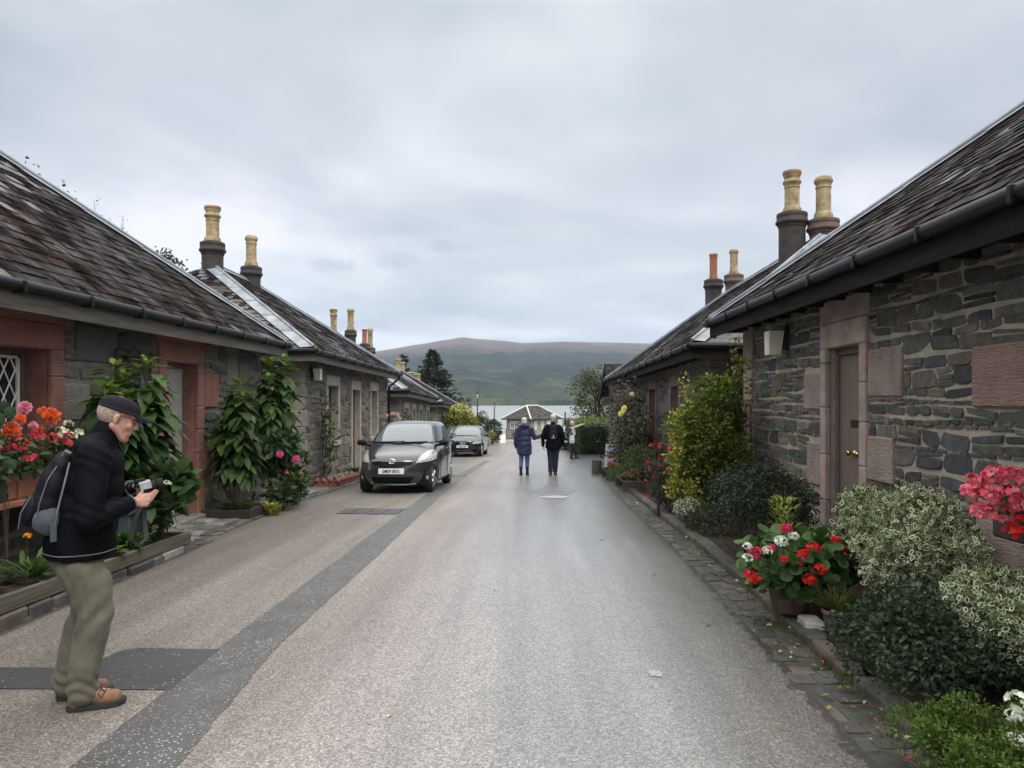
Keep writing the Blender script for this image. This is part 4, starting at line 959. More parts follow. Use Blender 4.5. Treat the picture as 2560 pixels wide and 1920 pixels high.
# ---- flower heads
def umbel(name, c, r, n, ca, cb, seed, parent, ps=.42, flat=.75, up=(0, 0, 1)):
    rg = np.random.default_rng(seed); d = rdir(rg, n); up = np.array(up, float)
    s = (d * up).sum(1, keepdims=True); d = nrm(d - up * np.minimum(s, 0) * 1.4)
    P = np.array(c) + d * r * np.array([1, 1, flat]) * rg.uniform(.7, 1, (n, 1)); lv = Leaves(); col = colvar(rg, n, ca, cb, .1)
    for k in range(5):
        a = 6.283 * k / 5 + rg.random(n) * .6; e = nrm(np.cross(d, rdir(rg, n))); f = np.cross(d, e)
        A = e * np.cos(a)[:, None] + f * np.sin(a)[:, None] + d * .35
        lv.add(P, A, d, r * ps, r * ps * .85, col * rg.uniform(.85, 1.1, (n, 1)), 'd', .05)
    return lv.build(name, MAT['petal'], parent)
def rosette(name, c, r, ca, cb, seed, parent, rows=5, axis=(0, -.5, .8)):
    rg = np.random.default_rng(seed); ax = np.array(axis, float); ax /= np.linalg.norm(ax); e = np.cross(ax, [1, .2, .1]); e /= np.linalg.norm(e); f = np.cross(ax, e); lv = Leaves()
    for k in range(rows):
        n = 9 - k if rows > 3 else 12; op = 1 - k / rows
        for i in range(n):
            a = 6.283 * (i + .5 * k) / n + rg.uniform(-.15, .15); rad_ = e * math.cos(a) + f * math.sin(a)
            A = rad_ * (.35 + .75 * op) + ax * (1.0 - .75 * op); L = r * (.55 + .5 * op) * rg.uniform(.85, 1.1)
            lv.add([np.array(c) + rad_ * r * .06 + ax * r * .12 * k], A, ax - rad_ * .3, L, L * .85, colvar(rg, 1, ca, cb, .07), 'o', .12 * op + rg.uniform(-.1, .1))
    return lv.build(name, MAT['petal'], parent)
def tallplant(label, x, y, ztop, nst, spread, leafL, seed, name='tall_leafy_plant', z0=None, lean=0, taper=.12, lowbare=.12, ca=(.022, .045, .014), cb=(.06, .11, .028), stake=False):
    rg = np.random.default_rng(seed); rd = random.Random(seed); g = gz(y) + .05 if z0 is None else z0
    t = thing(name, label, 'plant', (x, y, g), group='tall leafy plants along the cottage walls'); lv = Leaves(); pl = []
    for s in range(nst):
        a = rd.uniform(0, 6.28); rr = spread * math.sqrt(rd.random()) if nst > 1 else 0; zt = ztop - rd.uniform(0, .28) * (ztop - g) * (1 if s else 0)
        bx, by = x + rr * .5 * math.cos(a), y + rr * .5 * math.sin(a); tx, ty = x + rr * math.cos(a) + lean, y + rr * math.sin(a)
        n = int((zt - g) / .085); pts = [Vector((bx + (tx - bx) * u + .02 * math.sin(u * 7 + s), by + (ty - by) * u, g + (zt - g) * u)) for u in np.linspace(0, 1, 9)]; pl.append(pts)
        for i in range(n):
            u = lowbare + (1 - lowbare) * (i + .5) / n; p = pts[0].lerp(pts[-1], u); nl = 5 if u < .92 else 6
            for j in range(nl):
                b = rd.uniform(0, 6.28) ; top_ = max(0, (u - .87) / .13); el = -.35 + 1.0 * top_ + rd.uniform(-.3, .35)
                L = leafL * (1 - taper * abs(u - .45) * 1.6) * rd.uniform(.75, 1.15) * (1 - .55 * top_); A = (math.cos(b) * math.cos(el), math.sin(b) * math.cos(el), math.sin(el))
                pr = rd.uniform(.02, .05 + .14 * (1 - top_) * math.sin(u * 3)); P = (p.x + math.cos(b) * pr, p.y + math.sin(b) * pr, p.z + rd.uniform(-.03, .05))
                c0 = colvar(rg, 1, ca, cb, .15) * (1 - top_) + colvar(rg, 1, (.10, .17, .03), (.16, .24, .05), .1) * top_
                lv.add([P], A, (0, 0, 1) if el > -1 else (math.cos(b), math.sin(b), 0), L, L * rd.uniform(.45, .66), c0, 'o', rd.uniform(.15, .6) * (1 - top_))
    lv.build('foliage', MAT['leaf'], t); stemtubes('stem', pl, .013, 'stem', t)
    if stake: stemtubes('stake', [[Vector((x - .16, y - .1, g)), Vector((x - .10, y - .1, g + 1.35))]], .012, 'timber', t)
    return t
# ======================= LEFT BEDS
def planter(name, label, x0, x1, y0, y1, z0, z1, mat, wl=.04, zf=None, cat='planter', soil=True, group=None):
    t = thing(name, label, cat, ((x0 + x1) / 2, (y0 + y1) / 2, z0), group=group); b = .006
    mb = MB()
    if zf: mb.T = lambda x, y, z: (x, y, z + zf(y))
    mb.box(x1 - wl, x1, y0, y1, z0, z1, b); mb.build('side_board', MAT[mat], t)
    mb = MB(); mb.T = (lambda x, y, z: (x, y, z + zf(y))) if zf else None
    mb.box(x0, x1 - wl - .002, y0, y0 + wl, z0, z1 - .003, b); mb.build('end_board', MAT[mat], t)
    mb = MB(); mb.T = (lambda x, y, z: (x, y, z + zf(y))) if zf else None
    mb.box(x0, x1 - wl - .002, y1 - wl, y1, z0, z1 - .003, b); mb.build('end_board', MAT[mat], t)
    mb = MB(); n = max(2, int((y1 - y0) / .12)); m_ = max(2, int((x1 - x0) / .12)); rr = random.Random(int(y0 * 97)); ids = []
    for j in range(n + 1):
        ids.append([mb.v((x0 + (x1 - wl - x0) * i / m_, y0 + wl / 2 + (y1 - y0 - wl) * j / n, z1 - .035 + rr.uniform(-.012, .018) + (zf(y0 + (y1 - y0) * j / n) if zf else 0))) for i in range(m_ + 1)])
    for j in range(n):
        for i in range(m_): mb.f(ids[j][i], ids[j][i + 1], ids[j + 1][i + 1], ids[j + 1][i])
    mb.build('soil', MAT['soil'], t, smooth=True); return t
zf = lambda y: -.02 * (y - 5.2)
planter('timber_planter', 'long weathered timber raised bed between the man and the lattice-window cottage', -4.88, -3.80, 3.0, 8.32, .13, .255, 'timber', .05, zf, 'raised bed')
mb = MB(); y = 3.0; rs = random.Random(4)
while y < 8.3:
    l = rs.uniform(.2, .5); mb.c = stonecol(rs, .6, 1.2) if rs.random() > .08 else (.3, .29, .26); e = min(y + l, 8.32); mb.box(-4.2, -3.79 + rs.uniform(-.02, .03), y + .004, e - .004, -.05, .125 - .02 * (y - 5.2) + rs.uniform(-.008, .0), .018); y += l
kind(mb.build('stone_edging', MAT['edging']), 'structure')
planter('dark_planter', 'low dark timber planter box right of the grey plank door', -4.86, -4.13, 10.95, 11.75, gz(11.3) - .02, gz(11.3) + .16, 'darkbox')
t = planter('brick_planter', 'low red brick planter with a scalloped rim at the corner behind the hatchback', -4.9, -4.34, 16.75, 19.4, gz(18) - .12, gz(18) + .16, 'brick', .06, lambda y: -.037 * (y - 18))
mb = MB(); mb.T = lambda x, y, z: (x, y, z - .037 * (y - 18))
for i in range(4): mb.rcone((-4.82 + .16 * i, 16.78, gz(18) + .155), (-4.82 + .16 * i, 16.79, gz(18) + .157), .065, .065, 1)
for i in range(13): mb.rcone((-4.37, 16.9 + i * .2, gz(18) + .155), (-4.37, 16.91 + i * .2, gz(18) + .157), .065, .065, 1)
mb.build('scalloped_rim', MAT['brick'], t, smooth=True)
# stones and low plants in the brick planter
rs = random.Random(9); mb = MB(); mb.c = (.20, .19, .17)
for i in range(12): mb.ell((-4.6 + rs.uniform(-.16, .16), 16.95 + rs.uniform(0, 1.9), gz(17.5) + .17), (rs.uniform(.06, .13), rs.uniform(.06, .12), rs.uniform(.05, .09)), nu=8, nv=5)
kind(tag(mb.build('rockery_stones', MAT['edging'], smooth=True), 'pale rockery stones heaped in the scalloped brick planter', 'stones'), 'stuff')
# window box with begonias
t = thing('window_box', 'red-brown window box full of begonias under the diamond-lattice window', 'window box', (-4.72, 6.7, .75))
mb = MB(); mb.box(-4.87, -4.50, 6.0, 7.55, .80, 1.04, .01); mb.build('box', MAT['winbox'], t)
mb = MB()
for y in (6.0, 6.52, 7.04, 7.52): mb.box(-4.50, -4.485, y - .02, y + .03, .80, 1.045, .004)
mb.build('batten', MAT['winbox'], t)
mb = MB(); mb.box(-4.89, -4.44, 5.9, 7.62, .74, .797, .01); mb.build('shelf', MAT['winbox'], t)
mb = MB()
for y in (6.2, 7.3): mb.box(-4.88, -4.52, y, y + .05, .58, .737, .01)
mb.build('bracket', MAT['winbox'], t)
def begonia(label, ys, xs, fl, seed, group='begonias in the window box'):
    rg = np.random.default_rng(seed); c = np.array([xs, (ys[0] + ys[1]) / 2, 1.15])
    t = thing('begonia', label, 'begonia', (xs, c[1], 1.04), group=group); n = 210
    q = np.stack([rg.uniform(-4.80, -4.36, n), rg.uniform(ys[0], ys[1], n), 1.02 + .34 * rg.random(n) ** 1.2], 1); A = nrm(rg.normal(size=(n, 3)) + np.array([.7, -.5, .0])); L = rg.uniform(.06, .13, n)
    lv = Leaves(); lv.add(q, A, np.array([.3, -.3, .9]) + .5 * rg.normal(size=(n, 3)), L, L * .62, colvar(rg, n, (.020, .042, .016), (.06, .095, .03), .15), 'o', .25)
    lv.build('foliage', MAT['leaf'], t)
    stemtubes('stem', [[Vector((xs, y, 1.02)), Vector((xs + .05, y, 1.25))] for y in np.linspace(ys[0], ys[1], 4)], .008, 'stem', t)
    for i, (u, v, yy, r, ca, cb, k) in enumerate(fl):
        p = at(u, v, yy)
        if k == 'r': rosette('flower', p, r, ca, cb, seed * 31 + i, t, axis=(.55, -.8, .35))
        else: umbel('flower', p, r, 7, ca, cb, seed * 31 + i, t, .95, .8)
OR = ((.62, .09, .03), (.75, .16, .06)); PK = ((.62, .18, .28), (.75, .32, .42)); RD = ((.5, .03, .06), (.62, .08, .10)); WHT = ((.72, .66, .6), (.8, .76, .7))
begonia('begonia with pink and orange double flowers at the left end of the window box', (5.9, 6.72), -4.6, [(62, 1020, 6.55, .062, *PK, 'r'), (28, 1076, 6.4, .075, *OR, 'r'), (50, 1048, 6.45, .05, *OR, 'r'), (83, 1064, 6.6, .038, *PK, 'r')] + [(u, v, 6.4, .035, *RD, 'u') for u, v in ((14, 1122), (38, 1120), (56, 1124), (22, 1108), (70, 1146), (86, 1146), (60, 1108), (86, 1088), (100, 1092), (45, 1096))], 41)
begonia('begonia with a big orange double flower and small white ones behind the backpack', (6.7, 7.5), -4.6, [(128, 1040, 6.9, .08, *OR, 'r'), (100, 1072, 6.85, .035, *OR, 'r'), (108, 1030, 6.9, .05, *OR, 'r')] + [(u, v, 6.95, .035, *WHT, 'u') for u, v in ((150, 1076), (160, 1080), (172, 1060), (196, 1082), (180, 1090), (152, 1090))] + [(u, v, 6.9, .036, *RD, 'u') for u, v in ((104, 1112), (118, 1106), (172, 1092), (112, 1140), (132, 1092), (140, 1098), (170, 1110), (90, 1110))], 42)
def bigleaf(label, spots, seed):
    rg = np.random.default_rng(seed); lv = Leaves(); t = thing('squash_vine', label, 'vine', (-4.3, 6.1, .2)); pl = []
    for (u, v, yy, L) in spots:
        p = at(u, v, yy); lv.add([p], (.35 + rg.uniform(-.3, .3), -.25, -.8 + rg.uniform(-.2, .4)), (.6, -.8, .35), L, L * .8, colvar(rg, 1, (.012, .028, .012), (.026, .055, .018)), 'o', .35); pl.append([Vector((-4.3, 6.1, .25)), Vector(((p.x - 4.3) / 2, (p.y + 6.1) / 2, p.z * .6 + .2)), p])
    lv.build('foliage', MAT['leaf'], t); stemtubes('stem', pl, .002, 'bark', t)
bigleaf('broad dark-leaved vine hanging below the window box at the left edge', [(5, 1002, 6.3, .15), (22, 1016, 6.3, .12), (-10, 1030, 6.2, .16), (6, 1130, 6.3, .14), (24, 1146, 6.3, .13), (2, 1160, 6.3, .14), (-10, 1200, 6.2, .16), (6, 1225, 6.3, .13), (-20, 1110, 6.2, .16)], 43)
# plants in the raised bed
tallplant('tall broad-leaved plant behind the man’s cap, left of the trellis', -4.45, 7.75, 2.05, 4, .20, .29, 51, z0=.2)
tallplant('tall leafy plant in front of the trellis, beside the grey plank door', -4.28, 8.18, 2.12, 5, .20, .29, 52, z0=.18)
bush('hydrangea_bush', 'dark large-leaved hydrangea with a white flower head in front of the man’s camera', 'shrub', (-3.98, 8.0, .62), (.36, .40, .45), 420, .17, .6, (.016, .034, .013), (.045, .085, .026), 53, 'o', 14, ground=.2, droop=.3, jit=.2)
t = bpy.data.objects['hydrangea_bush']
umbel('flower', at(414, 1211, 7.55), .05, 24, *WHT, 5, t); umbel('flower', at(440, 1318, 7.7), .04, 16, (.5, .5, .35), (.6, .62, .45), 6, t); umbel('flower', at(388, 1316, 7.6), .02, 8, *WHT, 6, t)
t = thing('plant_pot', 'square blue-green pot standing in the raised bed behind the camera strap', 'plant pot', (-4.25, 7.75, .2)); mb = MB(); mb.box(-4.45, -4.05, 7.5, 7.9, .18, .52, .02); mb.build('body', MAT['pot_teal'], t); mb = MB(); mb.box(-4.47, -4.03, 7.48, 7.92, .50, .545, .012); mb.build('rim', MAT['pot_teal'], t)
def lowplant(name, label, x, y, z, r, h, n, L, ca, cb, seed, W_=.35, kind_='o', fl=None, cat='plant', group=None, up=.8, droop=.35):
    rg = np.random.default_rng(seed); t = thing(name, label, cat, (x, y, z), group=group); a = rg.uniform(0, 6.283, n); rr = r * np.sqrt(rg.random(n)) * .6
    P = np.stack([x + rr * np.cos(a), y + rr * np.sin(a), z + h * .5 * rg.random(n)], 1); A = nrm(np.stack([np.cos(a), np.sin(a), up * rg.uniform(.4, 1.8, n)], 1) + .25 * rg.normal(size=(n, 3)))
    Ls = L * rg.uniform(.6, 1.2, n); lv = Leaves(); lv.add(P, A, (0, 0, 1), Ls, Ls * W_, colvar(rg, n, ca, cb, .15), kind_, droop); lv.build('foliage', MAT['leaf'], t)
    for i, (dx, dy, dz, fr_, c1, c2) in enumerate(fl or []): umbel('flower', (x + dx, y + dy, z + dz), fr_, 12, c1, c2, seed + i, t, .6)
    return t
lowplant('marigold', 'small strap-leaved plant with an orange marigold flower in the raised bed behind the man', -4.05, 6.0, .22, .16, .18, 70, .24, (.03, .06, .015), (.07, .12, .03), 61, .16, fl=[(.02, -.05, .36, .03, (.75, .25, .02), (.8, .35, .03))])
lowplant('fern_clump', 'ferny green clump in the raised bed below the blue-green pot', -4.0, 7.35, .2, .22, .2, 160, .16, (.025, .06, .015), (.05, .11, .03), 62, .3, 'd')
lowplant('lettuce_clump', 'yellow-green leafy clump at the edge of the raised bed behind the man’s jacket hem', -3.95, 6.85, .2, .14, .12, 60, .14, (.07, .12, .02), (.13, .19, .04), 63, .5)
lowplant('white_bedding', 'tiny white-flowered bedding plant near the corner of the raised bed', -3.98, 7.8, .19, .14, .08, 60, .09, (.03, .06, .02), (.08, .12, .05), 64, .5, fl=[(.05, 0, .13, .02, *WHT), (-.08, .1, .12, .02, *WHT)])
lowplant('dry_bedding', 'reddish withered bedding plant at the far left of the raised bed', -4.15, 5.5, .22, .2, .12, 70, .12, (.07, .025, .02), (.12, .06, .04), 65, .45)
lowplant('pale_weed', 'pale little weed in the raised bed by the left picture edge', -3.98, 5.25, .24, .1, .08, 40, .08, (.12, .14, .06), (.2, .21, .12), 66, .5)
tallplant('tall leafy plant with a bamboo stake in the low dark planter', -4.48, 11.25, 1.98, 5, .28, .27, 54, z0=gz(11.3) + .1, stake=True, lowbare=.3)
tallplant('tallest leafy plant, at the corner between the two left cottages', -4.42, 12.75, 2.38, 5, .22, .28, 55, z0=gz(12.7), lowbare=.3)
lowplant('trailing_sedum', 'green trailing groundcover spilling over the low dark planter', -4.42, 11.2, gz(11) + .13, .32, .1, 420, .07, (.035, .06, .015), (.085, .12, .035), 67, .4, 'd')
t = bush('dahlia', 'bushy dahlia with pink flowers between the tall plant and the yellow round shrub', 'dahlia', (-4.12, 12.25, .48), (.40, .40, .72), 620, .13, .52, (.018, .036, .014), (.05, .09, .03), 56, 'o', 18, ground=gz(12.2), droop=.25)
MG = ((.58, .06, .27), (.72, .16, .40))
for i, (u, v, y) in enumerate(((699, 1136, 11.9), (740, 1147, 12.1))): rosette('flower', at(u, v, y), .062, *MG, 80 + i, t, axis=(.35, -.9, .2))
rosette('flower', at(717, 1182, 11.9), .03, *MG, 83, t)
stemtubes('flower_stem', [[Vector((-4.05, 12.2, .9)), at(740, 1150, 12.1)], [Vector((-4.1, 12.1, .8)), at(699, 1140, 11.9)]], .006, 'stem', t)
YLA, YLB = (.13, .14, .03), (.42, .38, .10)
bush('variegated_shrub', 'round yellow variegated shrub in a pot at the cottage corner', 'shrub', (-4.2, 13.2, .18), (.19, .19, .27), 900, .05, .6, (.06, .08, .02), (.15, .15, .04), 57, 'v', 16, cole=((.35, .32, .08), (.5, .45, .16)), ground=gz(13.2) + .14)
def pot(name, label, x, y, z, r0, r1, h, mat, rim=None, cat='plant pot', group=None):
    t = thing(name, label, cat, (x, y, z), group=group); mb = MB(); mb.lathe([(r0 * .98, 0), (r0, .01), (r1, h * .86), (r1 * .92, h * .86)], (x, y, z), 22, caps=True); autosmooth(mb.build('body', MAT[mat], t), 30)
    mb = MB(); mb.lathe([(r1 * 1.0, h * .84), (r1 * 1.08, h * .86), (r1 * 1.08, h * .98), (r1 * 1.02, h), (r1 * .9, h), (r1 * .88, h * .84)], (x, y, z), 22, caps=False); autosmooth(mb.build('rim', MAT[rim or mat], t), 30)
    mb = MB(); mb.lathe([(r1 * .9, h * .9), (.001, h * .93)], (x, y, z), 14, caps=False); mb.build('soil', MAT['soil'], t); return t
pot('plant_pot', 'brown clay pot under the round yellow variegated shrub', -4.2, 13.2, gz(13.2), .10, .14, .17, 'pot_clay')
lowplant('golden_euonymus', 'small golden-leaved plant beside the low dark planter', -4.02, 11.55, gz(11.5), .2, .3, 150, .09, YLA, YLB, 68, .5, up=1.4)
# climbers on the second cottage and roses by the hatchback
def climber(name, label, x, y0, y1, z0, z1, sd, n, L, ca, cb, seed, nst=5, depth=.16, group=None, fl=None, cat='climber', dens=None):
    rg = np.random.default_rng(seed); rd = random.Random(seed); t = thing(name, label, cat, (x, (y0 + y1) / 2, z0), group=group); pl = []; Q = []
    for s in range(nst):
        yb = y0 + (y1 - y0) * rd.uniform(.25, .75); pts = [Vector((x, yb, z0))]; ye = rd.uniform(y0, y1); ze = z0 + (z1 - z0) * rd.uniform(.6, 1)
        for k in range(1, 7): u = k / 6; pts.append(Vector((x - sd * rd.uniform(0, depth), yb + (ye - yb) * u ** 1.5 + rd.uniform(-.06, .06), z0 + (ze - z0) * u)))
        pl.append(pts)
        for k in range(n // nst): u = rd.uniform(.2, 1) ** .8 * 5.99; p = pts[int(u)].lerp(pts[int(u) + 1], u % 1); Q.append(p + Vector((-sd * abs(rd.gauss(0, depth * .7)), rd.gauss(0, .14), rd.gauss(0, .12))))
    Q = np.array([tuple(q) for q in Q]); m_ = len(Q); A = nrm(rg.normal(size=(m_, 3)) + np.array([-sd * .6, -.2, -.2])); Ls = L * rg.uniform(.6, 1.3, m_); lv = Leaves()
    lv.add(Q, A, np.array([-sd * .6, -.3, .6]) + .4 * rg.normal(size=(m_, 3)), Ls, Ls * .6, colvar(rg, m_, ca, cb, .2), 'o', .2); lv.build('foliage', MAT['leaf'], t); stemtubes('stem', pl, .014, 'bark', t)
    for i, (u, v, yy, r, c1, c2) in enumerate(fl or []): rosette('flower', at(u, v, yy), r, c1, c2, seed * 7 + i, t, rows=4, axis=(-sd * .5, -.8, .3))
    return t
climber('climbing_rose', 'sparse climbing rose on the wall by the first buff-framed window', -4.88, 16.95, 18.4, gz(17.5) + .1, 1.95, -1, 330, .09, (.03, .045, .02), (.08, .105, .035), 71)
climber('climbing_rose', 'thin climbing rose on the wall of the third left cottage', -4.88, 34.2, 37.2, gz(35), 1.0, -1, 260, .12, (.025, .04, .02), (.07, .09, .035), 72)
lowplant('bedding_plant', 'green bedding plant in the brick planter close to the hatchback', -4.55, 18.9, gz(18.9) + .2, .25, .2, 120, .12, (.03, .05, .02), (.08, .11, .04), 73, .5)
t = bush('rose_bush', 'rose bush with pale pink blooms behind the grey hatchback', 'rose bush', (-4.25, 25.2, .42), (.5, .6, .85), 420, .09, .6, (.025, .045, .018), (.06, .09, .035), 74, 'o', 16, ground=gz(25))
for i, (u, v) in enumerate(((981, 1036), (992, 1037), (965, 1040), (996, 1046), (993, 1051))): rosette('flower', at(u, v, 24.6), .085, (.62, .40, .38), (.75, .55, .52), 90 + i, t, rows=4)
# ======================= RIGHT BEDS
bush('variegated_euonymus', 'large white-variegated shrub below the pink sandstone doorway', 'shrub', (2.72, 5.40, .62), (.48, .88, .54), 15000, .038, .60, (.038, .075, .024), (.10, .15, .05), 101, 'v', 46, (.22, .42), cole=((.46, .49, .32), (.70, .71, .56)), ground=.06, jit=.25, tw=.9)
bush('variegated_euonymus', 'white-variegated shrub cut off by the right picture edge below the pink geraniums', 'shrub', (2.66, 4.08, .42), (.44, .50, .47), 11000, .038, .62, (.038, .075, .024), (.10, .15, .05), 102, 'v', 38, (.25, .42), cole=((.46, .49, .32), (.70, .71, .56)), ground=.06, jit=.25, tw=.9)
bush('cotoneaster', 'low dark small-leaved shrub spreading over the kerb in front of the variegated shrubs', 'shrub', (2.26, 4.15, .28), (.46, .68, .38), 9000, .034, .6, (.018, .034, .018), (.058, .085, .046), 103, 'd', 46, (.25, .5), ground=.05, jit=.25, tw=.9)
bush('cotoneaster', 'big dark rounded shrub at the kerb left of the potted geraniums', 'shrub', (2.28, 7.45, .54), (.54, .64, .63), 12500, .034, .55, (.016, .026, .016), (.050, .060, .040), 104, 'd', 50, (.3, .5), ground=.05, jit=.25, tw=.9)
def moss(name, label, x0, x1, y0, y1, z, n, seed):
    rg = np.random.default_rng(seed); t = thing(name, label, 'groundcover', ((x0 + x1) / 2, (y0 + y1) / 2, .05)); P, Rr = np.stack([rg.uniform(x0, x1, 70), rg.uniform(y0, y1, 70), z * rg.uniform(.25, .7, 70)], 1), rg.uniform(.07, .13, 70)
    q, d = scatter(rg, P, Rr, n, (x0, y0, -1), .3, (.5, 1.0)); L = rg.uniform(.012, .026, len(q)); lv = Leaves(); lv.add(q, nrm(d + .5 * rg.normal(size=d.shape)), rdir(rg, len(q)) + np.array([0, 0, .8]), L, L * .6, colvar(rg, len(q), (.045, .085, .018), (.11, .17, .03), .2), 'd', .1); lv.build('foliage', MAT['leaf'], t); return t
moss('saxifrage_mat', 'bright green feathery groundcover in the bottom right corner', 1.72, 2.45, 2.45, 3.42, .34, 26000, 105)
def geranium(label, x, y, z, r, h, n, seed, heads, leafL=.085, group='geraniums in pots', z_=None):
    leafL *= .78; n = int(n * 1.45)
    rg = np.random.default_rng(seed); t = thing('geranium', label, 'geranium', (x, y, z), group=group); a = rg.uniform(0, 6.283, n); rr = r * np.sqrt(rg.random(n)); u = rg.random(n)
    P = np.stack([x + rr * np.cos(a), y + rr * np.sin(a), z + h * (.12 + .88 * u * np.sqrt(np.maximum(.05, 1 - (rr / r) ** 2 * .6)))], 1)
    N = np.stack([np.cos(a) * rr / r, np.sin(a) * rr / r - .35, .7 + 0 * a], 1) + .3 * rg.normal(size=(n, 3)); A = rdir(rg, n) * np.array([1, 1, .5]); L = leafL * rg.uniform(.6, 1.25, n); lv = Leaves()
    lv.add(P, A, N, L, L, colvar(rg, n, (.026, .062, .018), (.07, .135, .038), .2), 'r', .06); lv.build('foliage', MAT['leaf'], t)
    st = []
    for i, (u_, v_, yy, hr, c) in enumerate(heads):
        p = at(u_, v_, yy); umbel('flower', p, hr, 34, c[0], c[1], seed * 11 + i, t, .42, .8, (0, -.45, .9)); st.append([Vector((x + (p.x - x) * .3, y + (p.y - y) * .3, z + h * .4)), p])
    stemtubes('stem', st + [[Vector((x, y, z)), Vector((x, y, z + h * .6))]], .006, 'stem', t); return t
REDF = ((.60, .010, .012), (.72, .03, .03)); CER = ((.56, .015, .10), (.68, .05, .17)); WF = ((.72, .74, .76), (.82, .83, .84)); SAL = ((.62, .05, .11), (.78, .22, .28))
pot('plant_pot', 'dark clay pot on the kerb edge under the red and white geraniums', 1.98, 5.62, .08, .13, .16, .20, 'pot_clay')
sr = lambda u, v: (1700 + u / 3.77, 1160 + v / 3.77)
H1 = [(*sr(u, v), 5.24, r * 1.05, c) for u, v, r, c in ((660, 1050, .042, REDF), (685, 1118, .026, REDF), (735, 1085, .022, REDF), (980, 900, .030, REDF), (1225, 1090, .044, REDF), (1315, 995, .046, REDF), (1150, 855, .040, REDF), (1245, 790, .042, REDF), (1140, 935, .018, REDF), (1295, 790, .03, REDF), (955, 730, .045, WF), (1072, 680, .034, WF), (635, 775, .030, WF), (635, 885, .036, WF), (825, 818, .036, WF), (735, 825, .034, CER), (670, 815, .03, CER), (715, 878, .024, CER), (998, 612, .040, CER), (865, 790, .026, CER))]
geranium('red, white and cerise potted geraniums beside the dark rounded shrub', 1.98, 5.62, .19, .36, .52, 380, 106, H1, .10)
pot('plant_pot', 'clay pot half hidden behind the blue-grey pot, holding red geraniums', 2.38, 5.85, .06, .12, .15, .2, 'pot_clay')
geranium('red geraniums touching the left side of the large variegated shrub', 2.38, 5.85, .22, .26, .46, 190, 107, [(2090, 1350, 5.5, .036, REDF), (2106, 1374, 5.5, .036, REDF)], .1)
pot('plant_pot', 'small blue-grey pot with a brown rim and wispy grass on the soil', 2.14, 5.15, .07, .075, .095, .145, 'pot_teal', 'pot_clay')
lowplant('grass_tuft', 'wispy grass growing in the small blue-grey pot', 2.14, 5.15, .20, .08, .08, 190, .15, (.06, .08, .02), (.15, .16, .05), 108, .04, 'd', up=1.6, droop=.3)
mb = MB(); mb.c = (.52, .50, .46); flatstone(mb, 1.95, 2.10, 5.2, 5.42, .07, .035, random.Random(8)); tag(mb.build('white_stone', MAT['edging']), 'pale flat stone lying between the clay pot and the blue-grey pot', 'stone')
lowplant('nandina', 'slender yellow-green sprays rising behind the cerise geranium', 2.22, 6.45, .08, .17, 1.45, 330, .07, (.14, .17, .03), (.32, .34, .07), 109, .35, up=1.3)
stemtubes('stem', [[Vector((2.24 + dx * .4, 6.55, .08)), Vector((2.24 + dx, 6.55 + dx, .9 - abs(dx)))] for dx in (-.1, -.04, .03, .09)], .005, 'stem', bpy.data.objects['nandina'])
lowplant('fern', 'pale arching fern frond in front of the left doorway jamb', 2.55, 6.55, .35, .2, .15, 26, .3, (.13, .14, .03), (.22, .22, .06), 110, .14, up=.7)
geranium('big pink geraniums high at the right picture edge', 2.78, 4.12, 1.0, .17, .14, 60, 111, [(2440, 1208, 3.95, .062, SAL), (2490, 1188, 3.95, .065, SAL), (2535, 1192, 3.95, .062, SAL), (2426, 1232, 3.93, .055, SAL), (2472, 1238, 3.9, .065, SAL), (2520, 1238, 3.9, .065, SAL), (2452, 1278, 3.9, .06, SAL), (2500, 1285, 3.88, .062, SAL), (2552, 1262, 3.88, .06, SAL), (2550, 1312, 3.86, .058, REDF), (2528, 1330, 3.85, .045, REDF), (2575, 1220, 3.95, .06, SAL)], .11)
_unused = ([(2448, 1240, 4.0, .055, SAL), (2490, 1220, 4.0, .055, SAL), (2520, 1190, 4.0, .055, SAL), (2540, 1230, 4.0, .055, SAL), (2470, 1270, 4.0, .05, SAL), (2510, 1255, 3.95, .05, SAL), (2445, 1275, 4.0, .045, SAL), (2490, 1180 + 60, 3.9, .05, SAL), (2555, 1310, 3.9, .055, REDF), (2570, 1205, 4.0, .055, SAL), (2575, 1270, 3.95, .055, SAL), (2530, 1298, 3.9, .045, REDF)],)
mb = MB(); t = thing('window_box', 'dark window box on the wall under the big pink geraniums', 'window box', (2.85, 4.1, .8)); mb.box(2.78, 3.19, 3.4, 4.45, .86, 1.0, .012); mb.build('box', MAT['darkbox'], t); mb = MB(); mb.box(3.05, 3.18, 3.6, 3.66, .66, .857, .008); mb.box(3.05, 3.18, 4.3, 4.36, .66, .857, .008); mb.build('bracket', MAT['iron'], t)
geranium('white geraniums at the bottom right corner above the bright green groundcover', 2.28, 3.15, .12, .16, .3, 60, 112, [(2545, 1755, 3.15, .05, WF), (2535, 1790, 3.15, .035, WF), (2553, 1795, 3.12, .035, WF), (2548, 1855, 3.1, .05, WF)], .07)
t = bush('golden_privet', 'tall golden-leaved privet growing at the near corner of the long right-hand cottage', 'shrub', (2.55, 10.3, 1.0), (.54, .62, 1.12), 16000, .064, .52, (.03, .055, .012), (.15, .185, .025), 113, 'd', 85, (.32, .55), ground=gz(10), jit=.3, out=.5, tw=.7)
rg = np.random.default_rng(5); lv = Leaves()
